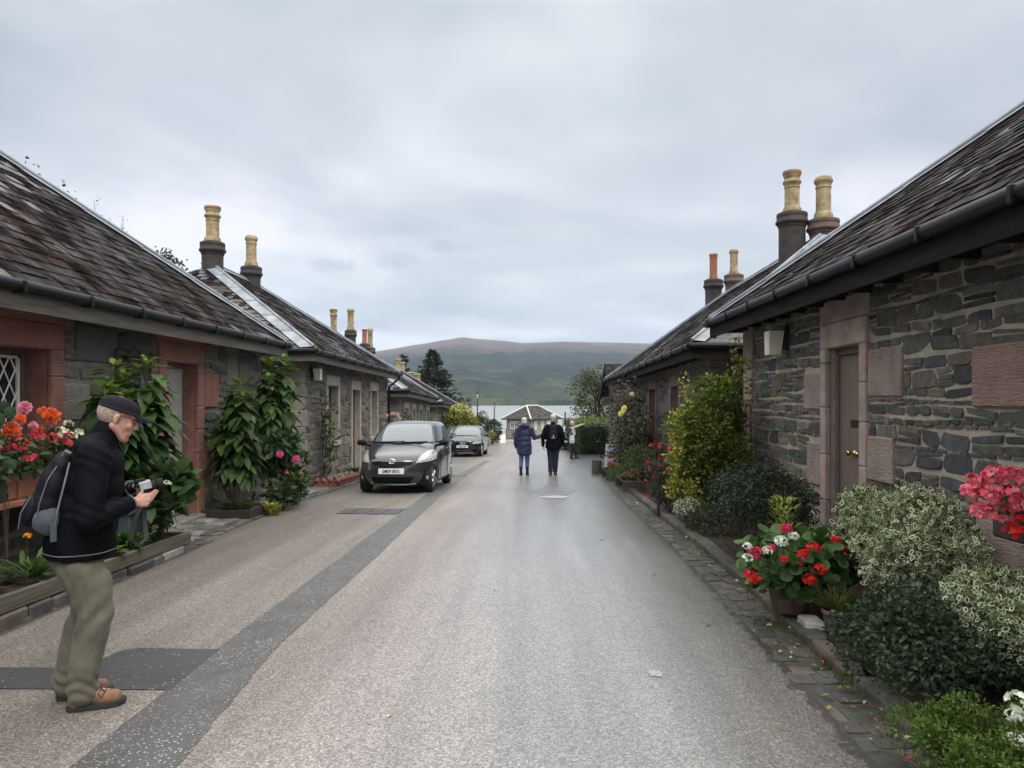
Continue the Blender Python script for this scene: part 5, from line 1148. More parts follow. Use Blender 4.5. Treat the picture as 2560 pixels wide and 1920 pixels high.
for (u0, v0, v1, yy, n) in ((1843, 845, 960, 10.4, 60), (1845, 890, 1000, 10.4, 60), (1712, 930, 1020, 10.3, 50), (1780, 935, 1010, 10.3, 50), (1815, 915, 1000, 10.3, 60), (1872, 900, 990, 10.6, 40), (1690, 1030, 1180, 10.0, 160), (1685, 1120, 1250, 9.9, 160), (1730, 1200, 1290, 9.8, 130), (1700, 1060, 1140, 10, 100)):
    P = np.array([tuple(at(u0 + rg.normal() * 9, v0 + (v1 - v0) * rg.random(), yy)) for _ in range(n)]); lv.add(P, rdir(rg, n) + np.array([0, 0, .6]), rdir(rg, n) + np.array([0, -.5, .5]), .07, .04, colvar(rg, n, (.16, .18, .03), (.36, .33, .07), .2), 'd')
lv.build('young_shoots', MAT['leaf'], t)
bush('variegated_euonymus', 'small white-variegated shrub at the foot of the golden privet', 'shrub', (2.03, 9.55, .26), (.17, .2, .22), 700, .045, .6, (.05, .07, .035), (.10, .13, .06), 114, 'v', 14, cole=((.5, .52, .42), (.7, .7, .62)), ground=.02)
bush('dark_shrub', 'low dark shrub below the golden privet beside the dark rounded one', 'shrub', (2.35, 9.0, .2), (.35, .4, .3), 1500, .04, .5, (.02, .032, .016), (.06, .075, .03), 115, 'd', 18, ground=0)
t = bush('fuchsia', 'fuchsia with red flowers trained over dark posts left of the golden privet', 'fuchsia', (2.20, 11.7, .50), (.34, .52, .62), 1500, .06, .5, (.020, .032, .020), (.055, .07, .040), 116, 'o', 26, ground=gz(11.5), jit=.22)
rd = random.Random(3)
for i in range(26): umbel('flower', (2.20 + rd.uniform(-.36, .1), 11.6 + rd.uniform(-.55, .3), gz(11.5) + rd.uniform(.25, 1.2)), .035, 6, (.36, .012, .03), (.5, .05, .08), 300 + i, t, .9)
stemtubes('post', [[Vector((1.98, 11.35, gz(11) - .05)), Vector((1.98, 11.35, gz(11) + .65))]], .03, 'darkbox', t); stemtubes('post', [[Vector((2.1, 11.15, gz(11) - .05)), Vector((2.1, 11.15, gz(11) + .65))]], .03, 'darkbox', t)
bush('green_shrub', 'loose green shrub between the fuchsia and the picture board', 'shrub', (2.25, 14.9, .3), (.42, 1.3, .62), 2600, .06, .42, (.028, .045, .018), (.075, .095, .035), 117, 'd', 34, ground=gz(15))
bush('green_shrub', 'low bright green plant behind the flower boxes near the wooden tub', 'plant', (2.25, 18.5, -.2), (.3, .8, .3), 700, .06, .42, (.06, .10, .02), (.12, .17, .04), 118, 'd', 16, ground=gz(18.5))
YR = ((.72, .62, .16), (.8, .74, .35))
climber('climbing_rose', 'brown-tinged climbing rose with yellow blooms covering the far end of the long right-hand cottage', 2.95, 16.9, 22.5, gz(19), 2.15, 1, 4600, .09, (.025, .035, .018), (.085, .085, .05), 119, 16, .34, fl=[(1553, 1035, 17.5, .075, *YR), (1561, 1021, 17.5, .075, *YR), (1580, 985, 17.5, .06, (.75, .55, .3), (.8, .66, .4)), (1558, 1030, 17.4, .055, *YR)])
bush('climbing_shrub', 'rust-brown twiggy shrub under the yellow climbing rose', 'shrub', (2.72, 18.6, .35), (.45, 1.5, .95), 4200, .07, .45, (.045, .038, .022), (.10, .075, .05), 120, 'd', 30, ground=gz(18.6))
def flowerbox(y0, y1, label, seed):
    planter('flower_box', label, 1.98, 2.38, y0, y1, gz(y1) + .02, gz(y1) + .28, 'timber', .03, None, 'flower box', group='wooden flower boxes along the right kerb')
    return lowplant('red_bedding', 'red bedding flowers in the ' + label, 2.2, (y0 + y1) / 2, gz(y1) + .24, .3, .1, 110, .09, (.03, .05, .02), (.07, .10, .035), seed, .5, fl=[(rd.uniform(-.15, .15), rd.uniform(-.4, .4), rd.uniform(.1, .2), .05, *((.5, .04, .03), (.6, .1, .07))) for _ in range(9)])
flowerbox(15.6, 17.0, 'nearer low wooden flower box at the kerb', 131); flowerbox(19.0, 20.3, 'farther low wooden flower box at the kerb', 132)
# moss and weeds in the gutter, fallen leaves
rg = np.random.default_rng(77); lv = Leaves()
for (yc, n) in ((6.1, 30), (5.35, 90), (4.62, 160), (4.35, 60), (9, 60), (11.5, 80), (8.2, 50), (13.5, 70), (16, 100), (18.5, 110)):
    P = np.stack([np.array([XR(yc) + .29 + .03 * rg.normal() for _ in range(n)]), yc + .14 * rg.normal(size=n), np.full(n, gz(yc) + .005)], 1); L = rg.uniform(.02, .055, n); lv.add(P, np.array([0, 0, 1]) + .6 * rg.normal(size=(n, 3)), rdir(rg, n), L, L * .2, colvar(rg, n, (.05, .08, .015), (.13, .17, .035), .2), 'd', .2)
for _ in range(8):
    yc = rg.uniform(4, 30); n = 40; P = np.stack([XL(yc) - .08 + .06 * rg.normal(size=n), yc + .3 * rg.normal(size=n), np.full(n, gz(yc) + .005)], 1); L = rg.uniform(.015, .04, n); lv.add(P, np.array([0, 0, 1]) + .7 * rg.normal(size=(n, 3)), rdir(rg, n), L, L * .3, colvar(rg, n, (.05, .08, .015), (.13, .15, .035), .2), 'd', .2)
kind(lv.build('gutter_weeds', MAT['leaf']), 'stuff')
lv = Leaves(); n = 520; yy = 2.5 + 16 * rg.random(n) ** 1.6; xx = np.array([XR(y) for y in yy]) + rg.choice([.27, .1, .6, -.4], n, p=[.55, .2, .2, .05]) + .06 * rg.normal(size=n)
zz = np.array([gz(y) for y in yy]) + np.where(xx > np.array([XR(y) for y in yy]) + .42, .10, .024); L = rg.uniform(.012, .05, n); pal = np.array([(.30, .22, .05), (.22, .10, .03), (.12, .07, .03), (.35, .30, .12), (.45, .05, .06), (.5, .48, .44), (.20, .17, .06)])
lv.add(np.stack([xx, yy, zz], 1), rdir(rg, n) * np.array([1, 1, .12]), np.array([0, 0, 1]) + .25 * rg.normal(size=(n, 3)), L, L * .5, pal[rg.choice(7, n, p=[.2, .2, .25, .12, .06, .07, .1])], 'o', .15)
P = np.array([(1.05, 3.72, .006), (-1.2, 5.6, .004), (-.3, 6.5, .004), (-.75, 3.9, .004), (1.35, 5.5, .004), (1.2, 7.1, .004), (.9, 9, -.03), (-3.2, 9.5, -.05), (-2.8, 10.4, -.08)]); lv.add(P, rdir(rg, 9) * np.array([1, 1, .1]), (0, 0, 1), .06, .03, pal[[0, 2, 5, 5, 2, 2, 2, 3, 3]], 'o', .2)
kind(lv.build('fallen_leaves', MAT['leaf']), 'stuff')
lv = Leaves(); n = 4000; yy = rg.uniform(2.4, 12, n); xx = np.array([XR(y) + .46 for y in yy]) + rg.random(n) * 1.0; L = rg.uniform(.012, .04, n); lv.add(np.stack([xx, yy, np.array([gz(y) for y in yy]) + .085 + .01 * rg.normal(size=n)], 1), rdir(rg, n) * np.array([1, 1, .3]), rdir(rg, n) + np.array([0, 0, 1.2]), L, L * .4, colvar(rg, n, (.03, .02, .014), (.10, .07, .045), .3), 'd', .2); kind(lv.build('bark_mulch', MAT['leaf']), 'stuff')
# ======================= TREES
def conifer(label, x, y, ztop, hw, seed, sparse=1.0, z0=None):
    rg = np.random.default_rng(seed); rd = random.Random(seed); g = gz(y) if z0 is None else z0; H = ztop - g
    t = thing('conifer_tree', label, 'tree', (x, y, g), group='dark conifers beyond the left cottages'); mb = MB(); mb.tube([(x, y, g), (x + .1, y, g + H * .5), (x, y, ztop)], [H * .022, H * .014, .02], 8); mb.build('trunk', MAT['bark'], t)
    P = []; A = []; br = []; nb_ = int(110 * sparse)
    for i in range(nb_):
        u = rd.uniform(.08, .99); z = g + H * u; L = hw * (1 - u) ** 1.1 * rd.uniform(.6, 1.25) + .12; a = rd.uniform(0, 6.283); dr = -.25 + .55 * u
        d = Vector((math.cos(a), math.sin(a), dr)).normalized(); b0_ = Vector((x, y, z)); e = b0_ + d * L; br.append([b0_, e]); m_ = int(70 * L / hw) + 12
        for k in range(m_):
            f = rd.uniform(.15, 1.02); p = b0_ + d * (L * f); side = Vector((-math.sin(a), math.cos(a), 0)) * rd.gauss(0, .17 * L * (1.1 - f) + .04); P.append(tuple(p + side + Vector((0, 0, rd.gauss(0, .05) - .06 * f)))); A.append(tuple(d * 1.0 + side * 2 + Vector((rd.gauss(0, .4), rd.gauss(0, .4), rd.gauss(-.15, .3)))))
    n = len(P); L = rg.uniform(.22, .46, n) * (H / 8) ** .5; lv = Leaves(); lv.add(P, np.array(A), rdir(rg, n), L, L * .22, colvar(rg, n, (.016, .024, .014), (.048, .055, .028), .25), 'd', .2); lv.build('crown', MAT['needle'], t)
    stemtubes('limb', br[::3], .03, 'bark', t); return t
conifer('broad dark conifer, the larger of the two beyond the left cottages', -8.2, 63, 5.9, 4.6, 201, 2.6)
conifer('thin dark conifer just left of the broad one, its bare twigs against the hill', -11.2, 66, 5.6, 1.8, 202, .9)
def broadleaf(label, x, y, zt, r, n, L, ca, cb, seed, g=None, k=40, cat='tree', lr=(.25, .42), name='broadleaf_tree', trunk=.16, cz=.6, spread=1.0):
    rg = np.random.default_rng(seed); rd = random.Random(seed); g = gz(y) if g is None else g; H = zt - g
    t = thing(name, label, cat, (x, y, g)); c = (x, y, g + H * cz); rad = (r * spread, r, H * (1 - cz)); P, Rr = lumps(rg, c, rad, k, lr)
    mb = MB(); mb.tube([(x, y, g - .1), (x + .1, y, g + H * .3), (x, y, g + H * .75)], [trunk, trunk * .8, trunk * .3], 8); mb.build('trunk', MAT['bark'], t)
    stemtubes('limb', [[Vector((x, y, g + H * rd.uniform(.25, .55))), Vector((x, y, g + H * .5)).lerp(Vector(p), .6), Vector(p)] for p in P[:24]], trunk * .35, 'bark', t)
    q, d = scatter(rg, P, Rr, n, c, .4, (.4, 1.08)); Ls = L * rg.uniform(.6, 1.25, len(q)); lv = Leaves(); lv.add(q, nrm(d + .9 * rg.normal(size=d.shape)), rdir(rg, len(q)) + np.array([0, 0, .6]), Ls, Ls * .6, colvar(rg, len(q), ca, cb, .25), 'd', .15); lv.build('crown', MAT['leaf'], t); return t
broadleaf('leafy tree rising behind the clipped hedge on the right', 4.85, 52, 4.5, 2.0, 7500, .17, (.035, .05, .018), (.10, .105, .04), 203, k=52, cz=.42)
bush('rhododendron', 'big yellow-green rhododendron behind the dark saloon', 'shrub', (-3.97, 42.5, .03), (.95, 1.0, 1.3), 4200, .13, .5, (.06, .08, .02), (.20, .20, .05), 204, 'o', 34, (.35, .55), ground=gz(42.5), jit=.3)
t = bpy.data.objects['rhododendron']; rg = np.random.default_rng(8); n = 500; d = rdir(rg, n); d[:, 2] = np.abs(d[:, 2]); P = np.array([-3.97, 42.5, .03]) + d * np.array([.97, 1.0, 1.36]) * rg.uniform(.85, 1.0, (n, 1)); lv = Leaves(); lv.add(P, d + .6 * rdir(rg, n), rdir(rg, n) + [0, 0, 1], .16, .07, colvar(rg, n, (.30, .28, .06), (.5, .46, .14), .2), 'o', .3); lv.build('young_shoots', MAT['leaf'], t)
bush('evergreen_shrub', 'dark green sloping evergreen beside the taller street lamp', 'shrub', (-3.6, 53.5, -.35), (.7, .9, 1.35), 2600, .12, .5, (.02, .036, .016), (.055, .08, .03), 205, 'd', 26, (.4, .6), ground=gz(53.5))
bush('evergreen_shrub', 'rounded dark evergreen between the two street lamps', 'shrub', (-2.75, 55, -.75), (.62, .9, 1.0), 2200, .12, .5, (.022, .04, .016), (.06, .085, .03), 206, 'd', 24, (.4, .6), ground=gz(55))
bush('yellow_shrub', 'low yellow shrub in front of the rounded dark evergreen', 'shrub', (-3.05, 51.5, -.9), (.7, .5, .42), 900, .11, .5, (.12, .11, .02), (.32, .26, .05), 207, 'd', 14, ground=gz(51.5))
bush('green_shrub', 'dark shrub against the gable of the farthest left cottage', 'shrub', (-4.75, 41.3, -.15), (.3, .8, 1.05), 1500, .11, .5, (.02, .036, .014), (.06, .085, .03), 208, 'd', 22, ground=gz(41.3))
# clipped hedge
def hedge():
    rg = np.random.default_rng(209); x0, x1, y0, y1, zt = 2.36, 8.2, 37, 47.5, .44; t = thing('hedge', 'clipped box hedge on the right behind the pointing woman', 'hedge', (x0, y0, gz(37))); lv = Leaves()
    n = 15000; f = rg.choice(3, n, p=[.45, .27, .28]); P = np.stack([rg.uniform(x0, x1, n), rg.uniform(y0, y1, n), np.empty(n)], 1); g = np.array([gz(y) for y in P[:, 1]]); P[:, 2] = g + (zt - g) * rg.random(n); N = np.zeros((n, 3))
    bm_ = .09 * np.sin(P[:, 0] * 2.1) + .07 * np.sin(P[:, 1] * 1.7 + P[:, 2] * 3) + .05 * rg.normal(size=n)
    k = f == 0; P[k, 1] = y0 + bm_[k]; N[k] = (0, -1, .3); P[k, 2] = (gz(y0) + (zt - gz(y0)) * rg.random(k.sum())); k = f == 1; P[k, 0] = x0 + bm_[k]; N[k] = (-1, 0, .3); k = f == 2; P[k, 2] = zt + bm_[k] * .8; N[k] = (0, 0, 1)
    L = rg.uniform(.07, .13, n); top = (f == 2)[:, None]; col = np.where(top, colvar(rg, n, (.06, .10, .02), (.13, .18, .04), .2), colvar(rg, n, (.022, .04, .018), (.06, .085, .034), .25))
    lv.add(P, nrm(N * .8 + .8 * rg.normal(size=(n, 3))), N + .6 * rg.normal(size=(n, 3)), L, L * .55, col, 'd', .1); lv.build('foliage', MAT['leaf'], t)
    mb = MB(); mb.box(x0 + .18, x1 - .1, y0 + .18, y1 - .1, gz(47) - .1, zt - .12); mb.build('inner_twigs', simple('hedge_twigs', (.012, .016, .008), .95), t)
hedge()
# twiggy tops of trees behind the first left roof
def twigtree(label, tops, x, y, seed, n=40, L=.17, col=((.03, .045, .02), (.08, .09, .045))):
    rg = np.random.default_rng(seed); rd = random.Random(seed); g = 0; t = thing('ash_tree', label, 'tree', (x, y, g)); zt = max(p.z for p in tops)
    mb = MB(); mb.tube([(x, y, g - .1), (x, y, zt * .5), (x + .2, y, zt * .8)], [.16, .12, .05], 8); mb.build('trunk', MAT['bark'], t); pl = []; P = []
    for p in tops:
        for _ in range(5):
            q = p + Vector((rd.gauss(0, .22), rd.gauss(0, .3), rd.gauss(-.12, .18))); pl.append([Vector((x, y, zt * .62)), Vector((x, y, zt * .62)).lerp(q, .6) + Vector((0, 0, -.15)), q]); P += [tuple(q + Vector((rd.gauss(0, .12), rd.gauss(0, .12), rd.gauss(-.05, .14)))) for _ in range(n // 5)]
    m_ = len(P); Ls = L * rg.uniform(.5, 1.2, m_); lv = Leaves(); lv.add(P, rdir(rg, m_), rdir(rg, m_) + [0, 0, .4], Ls, Ls * .45, colvar(rg, m_, *col, .2), 'd', .2); lv.build('crown', MAT['leaf'], t); stemtubes('limb', pl, .012, 'bark', t)
twigtree('leafy twigs of a tree showing over the top left roof edge', [at(70, 435, 20), at(95, 445, 20), at(82, 425, 20), at(145, 480, 20)], -13.2, 20, 211, 40, .14)
twigtree('thin bare twigs of a tree over the middle of the first left roof', [at(215, 510, 22), at(252, 535, 22), at(280, 555, 22), at(300, 575, 22), at(312, 590, 22)], -12.6, 22, 212, 18, .10)
twigtree('dense leafy tree top next to the grey lead hip on the left', [at(395, 640, 24), at(410, 650, 24), at(430, 665, 24), at(400, 660, 24), at(420, 660, 24)], -11.8, 24, 213, 110, .16, ((.02, .03, .014), (.05, .06, .028)))
# ---------------------------------------------------------------- cars (built from plan-view rings, nose towards -y)
def carpaint(name, col, metal=.35):
    m, nt, b = mk(name); b.inputs['Base Color'].default_value = (*col, 1); b.inputs['Roughness'].default_value = .28; b.inputs['Metallic'].default_value = metal; b.inputs['Coat Weight'].default_value = 1; b.inputs['Coat Roughness'].default_value = .03
    return m
MAT['carglass'], nt, b = mk('car_glass'); b.inputs['Base Color'].default_value = (.10, .122, .128, 1); b.inputs['Roughness'].default_value = .05; b.inputs['IOR'].default_value = 1.85
MAT['sideglass'], nt, b = mk('car_side_glass'); b.inputs['Base Color'].default_value = (.015, .018, .02, 1); b.inputs['Roughness'].default_value = .04; b.inputs['IOR'].default_value = 1.55
MAT['chrome'] = simple('chrome', (.75, .75, .76), .12, 1, var=0)
MAT['alloy'] = simple('alloy_wheel', (.5, .51, .52), .3, .9, var=.1)
MAT['tyre'] = simple('tyre_rubber', (.012, .012, .012), .8, var=.2)
MAT['blackplastic'] = simple('black_plastic', (.005, .005, .006), .6, var=.1, spec=.2)
MAT['headlamp'], nt, b = mk('headlamp_lens'); setin(nt, b, 'Base Color', ramp(nt, noise(nt, coords(nt), 14, 3, .6), [(.3, (.22, .23, .22)), (.55, (.46, .47, .43)), (.75, (.62, .62, .56))])); b.inputs['Roughness'].default_value = .08; b.inputs['Coat Weight'].default_value = 1
def catmull(vals, ts, n):
    ts = np.array(ts, float); vals = np.array(vals, float); out = []
    q = np.linspace(ts[0], ts[-1], n); m = np.gradient(vals, ts, axis=0)
    for t in q:
        i = min(np.searchsorted(ts, t, 'right') - 1, len(ts) - 2); h = ts[i + 1] - ts[i]; u = (t - ts[i]) / h
        out.append((2 * u ** 3 - 3 * u ** 2 + 1) * vals[i] + (u ** 3 - 2 * u ** 2 + u) * h * m[i] + (-2 * u ** 3 + 3 * u ** 2) * vals[i + 1] + (u ** 3 - u ** 2) * h * m[i + 1])
    return q, np.array(out)
def text_mesh(s, size):
    cu = bpy.data.curves.new('lettering', 'FONT'); cu.body = s; cu.size = size; cu.align_x = 'CENTER'; cu.align_y = 'CENTER'; cu.extrude = .001; cu.offset = size * .02
    o = bpy.data.objects.new('tmp_text', cu); C.objects.link(o); bpy.context.view_layer.update()
    me = bpy.data.meshes.new_from_object(o.evaluated_get(bpy.context.evaluated_depsgraph_get())); bpy.data.objects.remove(o); bpy.data.curves.remove(cu); me.materials.clear(); return me
def car(label, loc, rz, rings, paint, axles, wr, feats, emblem, plate, M=340, NZ=200):
    t = thing('parked_car', label, 'car', (loc[0], loc[1], gz(loc[1] + axles[0]) + .037 * axles[0]), rz, 'cars parked in the street'); t.rotation_euler = (-.037, 0, rz)
    zs = [r[0] for r in rings]
    tt = np.cumsum([0] + [math.hypot(rings[i + 1][0] - rings[i][0], (rings[i + 1][1] - rings[i][1]) * .6) + .02 for i in range(len(rings) - 1)])
    q, D = catmull([r[:4] for r in rings], tt, NZ); nf = np.interp(q, tt, [r[4] for r in rings]); nr = np.interp(q, tt, [r[5] for r in rings])
    a = np.linspace(0, 2 * math.pi, M, endpoint=False) + .0001; V = np.zeros((NZ, M, 3)); ca, sa = np.cos(a), np.sin(a)
    for i in range(NZ):
        z, yf, yr, hw = D[i]; yc = (yf + yr) / 2 + .25; n = np.where(sa < 0, nf[i], nr[i]); V[i, :, 0] = np.sign(ca) * np.abs(ca) ** (2 / n) * hw
        V[i, :, 1] = yc + np.sign(sa) * np.abs(sa) ** (2 / n) * np.where(sa < 0, yc - yf, yr - yc); V[i, :, 2] = z
        # hood and screen fall away towards the sides
        fr_ = np.clip(-sa, 0, 1) ** .5 * (np.abs(V[i, :, 0]) / max(hw, .01)) ** 3
        V[i, :, 1] += .15 * (V[i, :, 0] / max(hw, .01)) ** 2 * np.clip(-sa, 0, 1) ** 3 * min(1, max(0, 1.5 - z) / .4) + .06 * (V[i, :, 0] / max(hw, .01)) ** 8 * np.clip(-sa, 0, 1) ** 2 * (z < 1)
        if .66 < z < 1.05: V[i, :, 2] -= .035 * fr_ * min(1, (z - .66) / .1)
    cen = (V + np.roll(V, -1, 1)); cen = (cen[:-1] + cen[1:]) / 4
    tops = V[-1].mean(0) + np.array([0, 0, .004])
    used = np.zeros((NZ - 1, M), int)
    wheel = [(sx, y) for y in axles for sx in (-1, 1)]
    for (sx, y) in wheel:
        d2 = (cen[..., 1] - y) ** 2 + (cen[..., 2] - wr) ** 2; used[(d2 < (wr * 1.13) ** 2) & (cen[..., 0] * sx > .25) & (np.abs(cen[..., 0]) > rings[3][3] * .80)] = -1
    masks = {}
    for k, (nm, fn, mt, off) in enumerate(feats): m_ = fn(cen[..., 0], cen[..., 1], cen[..., 2]) & (used == 0); used[m_] = k + 1; masks[k + 1] = (nm, mt, off)
    Nn = np.cross(np.roll(V, -1, 1) - np.roll(V, 1, 1), np.gradient(V, axis=0)); Nn /= np.maximum(np.linalg.norm(Nn, axis=2, keepdims=True), 1e-9); sgn = np.sign((Nn * (V - np.array([0, (D[0][1] + D[0][2]) / 2, .6]))).sum(2, keepdims=True)); Nn *= sgn
    def grab(k, name, mat, off, extra=False):
        ii, jj = np.nonzero(used == k); idx = {}; Vv = []; Ff = []
        def g(i, j):
            j %= M
            if (i, j) not in idx: idx[i, j] = len(Vv); Vv.append(tuple(V[i, j] + Nn[i, j] * off))
            return idx[i, j]
        for i, j in zip(ii, jj): Ff.append((g(i, j), g(i, j + 1), g(i + 1, j + 1), g(i + 1, j)))
        if extra:
            c = len(Vv); Vv.append(tuple(tops))
            for j in range(M): Ff.append((g(NZ - 1, j), g(NZ - 1, j + 1), c))
        if not Ff: return None
        me = bpy.data.meshes.new(name); me.from_pydata(Vv, [], Ff); return link(name, me, mat, t, smooth=True)
    grab(0, 'body', paint, 0, True)
    # split left and right pieces into parts of their own
    for k, (nm, mt, off) in masks.items(): grab(k, nm, MAT[mt], off)
    def bodyx(y_, z_): d_ = (V[..., 1] - y_) ** 2 + (V[..., 2] - z_) ** 2 + (V[..., 0] < .2) * 9; return V[..., 0].ravel()[d_.argmin()]
    def fy(x_, z_): d_ = (V[..., 0] - x_) ** 2 + (V[..., 2] - z_) ** 2 + (V[..., 1] > 1.6) * 9; return V[..., 1].ravel()[d_.argmin()]
    feats_extra['fy'] = fy
    # underbody and wheel wells
    W = rings[3][3]; mb = MB(); mb.box(-W + .2, W - .2, .25, D[0][2] - .25, .16, .55, .05)
    for y in axles: mb.box(-W + .22, W - .22, y - .32, y + .32, .15, .68, .05)
    mb.build('underbody', MAT['blackplastic'], t, world=False)
    for sx, y in wheel:
        mb = MB(); x = sx * (bodyx(y, wr * 2.25) - .115); mb.lathe([(wr * .62, -.09), (wr * .93, -.095), (wr, -.06), (wr, .06), (wr * .93, .095), (wr * .66, .085), (wr * .64, .02)], (x, y, wr), 28, (sx, 0, 0)); wh = autosmooth(mb.build('wheel', MAT['tyre'], t, world=False), 35)
        mb = MB(); mb.lathe([(wr * .66, .02), (wr * .66, .075), (wr * .62, .085), (wr * .60, .05), (wr * .2, .045), (wr * .16, .07), (.001, .072)], (x, y, wr), 28, (sx, 0, 0), caps=False)
        for k in range(7):
            a_ = 6.283 * k / 7; p = Vector((x + sx * .072, y + math.cos(a_) * wr * .15, wr + math.sin(a_) * wr * .15)); e = Vector((x + sx * .082, y + math.cos(a_) * wr * .62, wr + math.sin(a_) * wr * .62)); mb.tube([p, e], [.024, .034], 6)
        autosmooth(mb.build('rim', MAT['alloy'], wh, world=False), 40)
        mb = MB(); n = 22; g0 = None
        for k in range(n + 1):
            a_ = -.12 + (math.pi + .24) * k / n; rr = wr * 1.13; py_, pz_ = y + math.cos(a_) * rr, max(.2, wr + math.sin(a_) * rr); bx_ = bodyx(py_, pz_); g = [mb.v((sx * (bx_ + dx), y + math.cos(a_) * (rr + dr), wr + math.sin(a_) * (rr + dr))) for dx, dr in ((-.20, -.01), (.003, -.012), (.006, .012), (-.006, .03))]
            if g0: [mb.f(g0[i], g0[i + 1], g[i + 1], g[i]) for i in range(3)]
            g0 = g
        mb.build('wheel_arch', paint, t, world=False, smooth=True)
    # mirrors, wipers, plate
    mz, my, mx = feats_extra['mirror']
    for sx in (-1, 1):
        mb = MB(); mb.box(sx * mx - .10, sx * mx + .10, my - .055, my + .05, mz - .058, mz + .066, .042); mb.rcone((sx * (mx - .17), my + .05, mz - .06), (sx * (mx - .06), my, mz - .03), .028, .026); mb.build('wing_mirror', paint if feats_extra.get('mpaint') else MAT['blackplastic'], t, world=False)
    for p in feats_extra['wipers']:
        mb = MB(); mb.tube(p, .011, 6); mb.build('wiper', MAT['blackplastic'], t, world=False)
    py, pz = feats_extra['plate']
    mb = MB(); mb.box(-.26, .26, py - .012, py + .012, pz - .056, pz + .056, .004); pl = mb.build('number_plate', MAT['plate'], t, world=False)
    if plate: me = text_mesh(plate, .098); o = link('lettering', me, MAT['ink'], pl); o.location = (0, py - .0145, pz - .002); o.rotation_euler = (R(90), 0, 0); o.scale = (.82, 1, 1)
    emblem(t)
    for f in feats_extra.get('more', []): f(t)
    return t
def torus(mb, c, rx, rz, r, n=24, tilt=None):
    pts = [Vector((c[0] + rx * math.cos(6.283 * k / n), c[1], c[2] + rz * math.sin(6.283 * k / n))) for k in range(n + 1)]; mb.tube(pts, r, 6)
feats_extra = {}
inpoly = lambda P: (lambda X, Z: np.logical_xor.reduce([((P[i][1] > Z) != (P[i - 1][1] > Z)) & (X < (P[i - 1][0] - P[i][0]) * (Z - P[i][1]) / (P[i - 1][1] - P[i][1] + 1e-9) + P[i][0]) for i in range(len(P))]))
# the small grey hatchback
HR = [(.17, .13, 3.66, .74, 3.6, 4), (.26, .05, 3.73, .815, 3.6, 4), (.36, .015, 3.77, .84, 3.6, 4), (.48, .0, 3.785, .847, 3.6, 4), (.60, .02, 3.785, .848, 3.6, 4), (.70, .06, 3.78, .847, 3.6, 4), (.77, .14, 3.77, .845, 3.6, 4), (.84, .30, 3.76, .84, 3.6, 4), (.91, .52, 3.75, .832, 3.6, 4), (.97, .74, 3.74, .82, 3.3, 4.2), (1.005, .90, 3.73, .808, 3.8, 4.5), (1.03, .985, 3.72, .80, 4.2, 4.5), (1.12, 1.12, 3.70, .765, 4.2, 4.5), (1.24, 1.32, 3.66, .715, 4.2, 4.5), (1.36, 1.54, 3.60, .665, 4.0, 4.5), (1.43, 1.70, 3.55, .632, 3.8, 4.2), (1.475, 1.86, 3.48, .595, 3.4, 4), (1.505, 2.05, 3.36, .53, 3, 3.6), (1.522, 2.28, 3.2, .42, 2.6, 3), (1.53, 2.5, 2.95, .22, 2.2, 2.4)]
ax = np.abs
win = lambda x, y, z, z0, z1, yl, yr_: (z > z0) & (z < z1) & (y > yl) & (y < yr_)
HF = [('windscreen', lambda x, y, z: (z > 1.045) & (z < 1.435) & (y < .93 + (z - 1.0) * 1.62 + .22) & (ax(x) < .74 - (z - 1.04) * .33), 'carglass', .002),
      ('side_window', lambda x, y, z: win(x, y, z, 1.03, 1.40, 1.30 + (z - 1.03) * 1.15, 2.12) & (x > .5), 'sideglass', .002), ('side_window', lambda x, y, z: win(x, y, z, 1.03, 1.40, 1.30 + (z - 1.03) * 1.15, 2.12) & (x < -.5), 'sideglass', .002),
      ('side_window', lambda x, y, z: win(x, y, z, 1.04, 1.39, 2.20, 3.12) & (x > .5), 'sideglass', .002), ('side_window', lambda x, y, z: win(x, y, z, 1.04, 1.39, 2.20, 3.12) & (x < -.5), 'sideglass', .002),
      ('rear_window', lambda x, y, z: (z > 1.08) & (z < 1.40) & (y > 3.5) & (ax(x) < .55), 'carglass', .002),
      ('headlight', lambda x, y, z: inpoly([(.47, .635), (.53, .76), (.63, .875), (.755, .90), (.79, .80), (.80, .70), (.73, .665)])(x, z) & (y < .95), 'headlamp', .004),
      ('headlight', lambda x, y, z: inpoly([(.47, .635), (.53, .76), (.63, .875), (.755, .90), (.79, .80), (.80, .70), (.73, .665)])(-x, z) & (y < .95), 'headlamp', .004),
      ('grille', lambda x, y, z: inpoly([(-.41, .665), (.41, .665), (.40, .605), (.10, .535), (0, .525), (-.10, .535), (-.40, .605)])(x, z) & (y < .6), 'blackplastic', -.015),
      ('lower_grille', lambda x, y, z: inpoly([(-.43, .355), (.43, .355), (.37, .225), (-.37, .225)])(x, z) & (y < .6), 'blackplastic', -.02),
      ('fog_recess', lambda x, y, z: inpoly([(.57, .275), (.61, .35), (.70, .375), (.715, .275)])(x, z) & (y < .7), 'blackplastic', -.012),
      ('fog_recess', lambda x, y, z: inpoly([(.57, .275), (.61, .35), (.70, .375), (.715, .275)])(-x, z) & (y < .7), 'blackplastic', -.012)]
def yaris_emblem(t):
    mb = MB(); y = feats_extra['fy'](0, .675) - .004; torus(mb, (0, y, .675), .068, .047, .009); torus(mb, (0, y - .002, .675), .026, .045, .007); torus(mb, (0, y - .003, .690), .048, .020, .007); mb.build('emblem', MAT['chrome'], t, smooth=True, world=False)
def doorlines(t, lines, paint_dark='blackplastic'):
    for nm, pts in lines:
        mb = MB(); mb.tube(pts, .008, 5); mb.build(nm, MAT[paint_dark], t, world=False)
